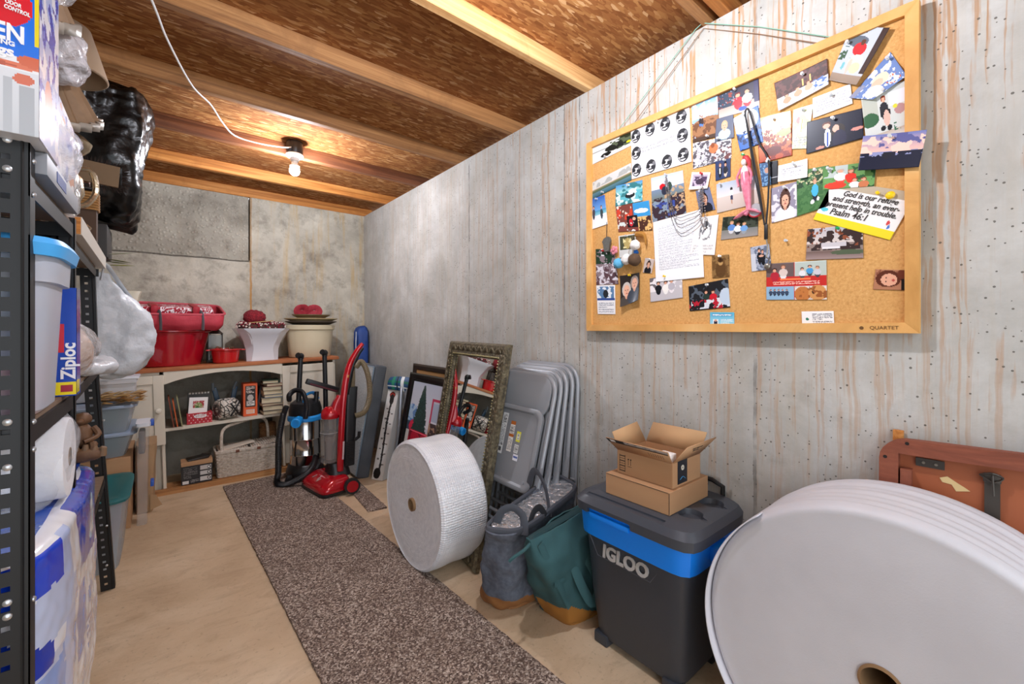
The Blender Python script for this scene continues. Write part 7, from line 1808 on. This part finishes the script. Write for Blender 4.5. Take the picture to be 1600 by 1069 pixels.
# carved figures on the pack
m_carve = M('carved_brown_wood', '5f4029', .6, mottle=('7d5a3c', 30, .8), bump=(60, .5, .004))
t = thing('carved_figure', 'small carved wooden seated figure with folded arms on the tissue pack', 'figurine', (-.2, 1.86, .763))
fx_, fy_, fz_ = -.200, 1.875, .786
crumpled('body', m_carve, t, (fx_, fy_, fz_ + .075), (.026, .024, .040), .004, 40, 1, 20, 14)
crumpled('head', m_carve, t, (fx_, fy_ - .002, fz_ + .128), (.021, .021, .020), .004, 60, 2, 20, 14)
crumpled('muzzle', m_carve, t, (fx_ - .004, fy_ - .020, fz_ + .124), (.011, .012, .009), .001, 60, 2, 12, 8)
for s_ in (-1, 1):
    B().tube(curve([(fx_ + s_ * .024, fy_, fz_ + .10), (fx_ + s_ * .036, fy_ - .012, fz_ + .075), (fx_ + s_ * .006, fy_ - .032, fz_ + .062)], 10), [.009] * 5 + [.007] * 5, 8).done('arm', m_carve, t)
    B().tube(curve([(fx_ + s_ * .016, fy_ - .005, fz_ + .045), (fx_ + s_ * .028, fy_ - .036, fz_ + .050), (fx_ + s_ * .022, fy_ - .03, fz_ + .008)], 10), [.011] * 5 + [.009] * 5, 8).done('leg', m_carve, t)
B().box((fx_, fy_ + .004, fz_ + .020), (.05, .05, .04), bev=.01).done('stump', m_carve, t)
t = thing('carved_hand', 'carved wooden open hand with upright fingers beside the seated figure', 'figurine', (-.165, 1.862, .759))
crumpled('palm', m_carve, t, (-.190, 1.84, .786 + .022), (.045, .016, .022), .003, 40, 1, 20, 12, flat_z=.786)
for i in range(5):
    x = -.232 + i * .020
    B().tube([(x, 1.84, .80), (x + .002, 1.837, .825), (x + .003, 1.837, .840 - .006 * abs(i - 2))], [.010, .009, .006], 10).done('finger', M('carved_tan_wood', '7d6248', .6), t)

# ------------------------------------------------------------------ stacked tubs beyond the shelving
def tub(name, label, x0, x1, y0, y1, z0, z1, flare, body, lidm, lid_h=.016, contents=None):
    t = thing(name, label, 'storage tub', ((x0 + x1) / 2, (y0 + y1) / 2, z0))
    f = flare
    rings = [crect(x0 + f, x1 - f, y0 + f, y1 - f, z0), crect(x0 + f * .9, x1 - f * .9, y0 + f * .9, y1 - f * .9, z0 + .01), crect(x0, x1, y0, y1, z1 - lid_h)]
    B().loft(spl([qring(r_, 44, 8) for r_ in rings], 8)).done('tub_body', body, t)
    g = .014
    B().loft([qring(crect(x0 - g, x1 + g, y0 - g, y1 + g, z1 - lid_h), 44, 8), qring(crect(x0 - g, x1 + g, y0 - g, y1 + g, z1 - .005), 44, 8), qring(crect(x0 - g + .008, x1 + g - .008, y0 - g + .008, y1 + g - .008, z1), 44, 8), qring(crect(x0 + .03, x1 - .03, y0 + .03, y1 - .03, z1), 44, 8), qring(crect(x0 + .04, x1 - .04, y0 + .04, y1 - .04, z1 - .005), 44, 8)]).done('tub_lid', lidm, t)
    if contents:
        crumpled('contents', contents, t, ((x0 + x1) / 2 + .02, (y0 + y1) / 2, (z0 + z1) / 2 - .01), ((x1 - x0) / 2 - f - .02, (y1 - y0) / 2 - f - .02, (z1 - z0) / 2 - .03), .01, 12, 3)
    return t
m_tubclear = M('translucent_grey_tub', 'b9c4cc', .25, alpha=.55)
m_glid = M('grey_blue_lid', '8f9db0', .4)
tub('storage_tub', 'floor storage tub with a deep teal lid past the far shelving', -.50, -.150, 2.83, 3.35, .001, .355, .03, m_tubclear, M('deep_teal_lid', '1c6466', .4), contents=M('mauve_cloth', '8a5a68', .8))
tag(B().box((-.33, 3.65, .215), (.34, .48, .428), bev=.002).done('cardboard_box', m_card), 'tall brown carton on the floor under the two grey lidded tubs', 'box')
tub('storage_tub', 'lower grey lidded clear tub resting on the brown carton', -.50, -.145, 3.40, 3.90, .430, .575, .04, m_tubclear, m_glid, contents=M('grey_green_contents', '5c6b66', .8))
tub('storage_tub', 'upper grey lidded clear tub under the gold leaf garland', -.50, -.145, 3.41, 3.88, .5755, .738, .03, m_tubclear, m_glid, contents=M('green_garland_contents', '3f5a44', .9))
t = thing('leaf_garland', 'gold metallic leaf garland draped over the upper grey tub', 'garland', (-.25, 3.5, .74))
b = B(); rr = random.Random(11)
for i in range(130):
    p = Vector((rr.uniform(-.34, -.13), rr.uniform(3.40, 3.62), .748 + rr.uniform(0, .05)))
    a = rr.uniform(-.7, .7); d = Vector((math.cos(a), math.sin(a) * .8, rr.uniform(-.15, .35))) * rr.uniform(.03, .065)
    b.tube([p, p + d * .35, p + d * .7, p + d], [.002, .015, .012, .001], 4, flat=.25, up=(0, 0, 1))
o = b.done('gold_leaves', M('antique_gold_foil', 'dcb878', .32, .6), t); o['kind'] = 'stuff'
t = thing('white_tray_box', 'white lidded plastic box behind the gold leaf garland', 'box', (-.28, 3.76, .739))
B().box((-.29, 3.75, .858), (.30, .22, .03), bev=.01).box((-.29, 3.75, .878), (.32, .24, .014), bev=.005).done('white_lid', M('white_lid_plastic', 'dcdfe6', .4), t)
B().box((-.29, 3.75, .795), (.28, .20, .11), bev=.01).done('box_body', M('pale_box_plastic', 'c2c2c4', .5), t)
t = thing('clear_bin', 'slim clear bin with blue latch handles standing right of the grey tubs', 'storage tub', (-.1, 3.5, .0))
B().loft([qring(crect(-.135, -.085, 3.41, 3.56, .001), 40, 8), qring(crect(-.138, -.075, 3.40, 3.58, .60), 40, 8)]).done('bin_body', M('clear_bin_plastic', 'c9d0d6', .15, alpha=.16), t)
B().loft([qring(crect(-.138, -.068, 3.39, 3.59, .60), 40, 8), qring(crect(-.138, -.068, 3.39, 3.59, .62), 40, 8)]).done('bin_lid', M('white_lid_plastic', 'dcdfe6', .4), t)
for z in (.61, .235):
    B().box((-.062, 3.47, z), (.018, .07, .035), bev=.005).done('latch', M('blue_latch', '2c5ab8', .4), t)
B().box((-.110, 3.48, .50), (.03, .12, .14), bev=.01).done('contents', M('mixed_contents', '5b5a66', .8, mottle=('a08c7a', 10, 1.0)), t)
t = thing('paper_bag', 'brown paper bag standing on the floor between the clear bin and the cabinet', 'bag', (-.1, 3.78, 0))
b = B(); b.loft(spl([qring(crect(-.145, -.060, 3.62, 3.90, .001), 40, 12), qring(crect(-.145, -.052, 3.61, 3.905, .22), 40, 12), qring(crect(-.145, -.045, 3.62, 3.90, .44), 40, 12)], 14)); b.crumple(.006, 9, 3)
for v in b.bm.verts: v.co.z = max(v.co.z, .001)
b.done('bag_body', M('brown_kraft_paper', 'a98864', .85, bump=(14, .4, .01)), t, sharp=40)
B().prism([(-.01, 0), (.05, .02), (.02, .09), (-.01, .10)], (-.065, 3.605, .02), (1, 0, 0), (0, 0, 1), .004).done('loose_flap', M('brown_kraft_paper', 'a98864', .85), t)
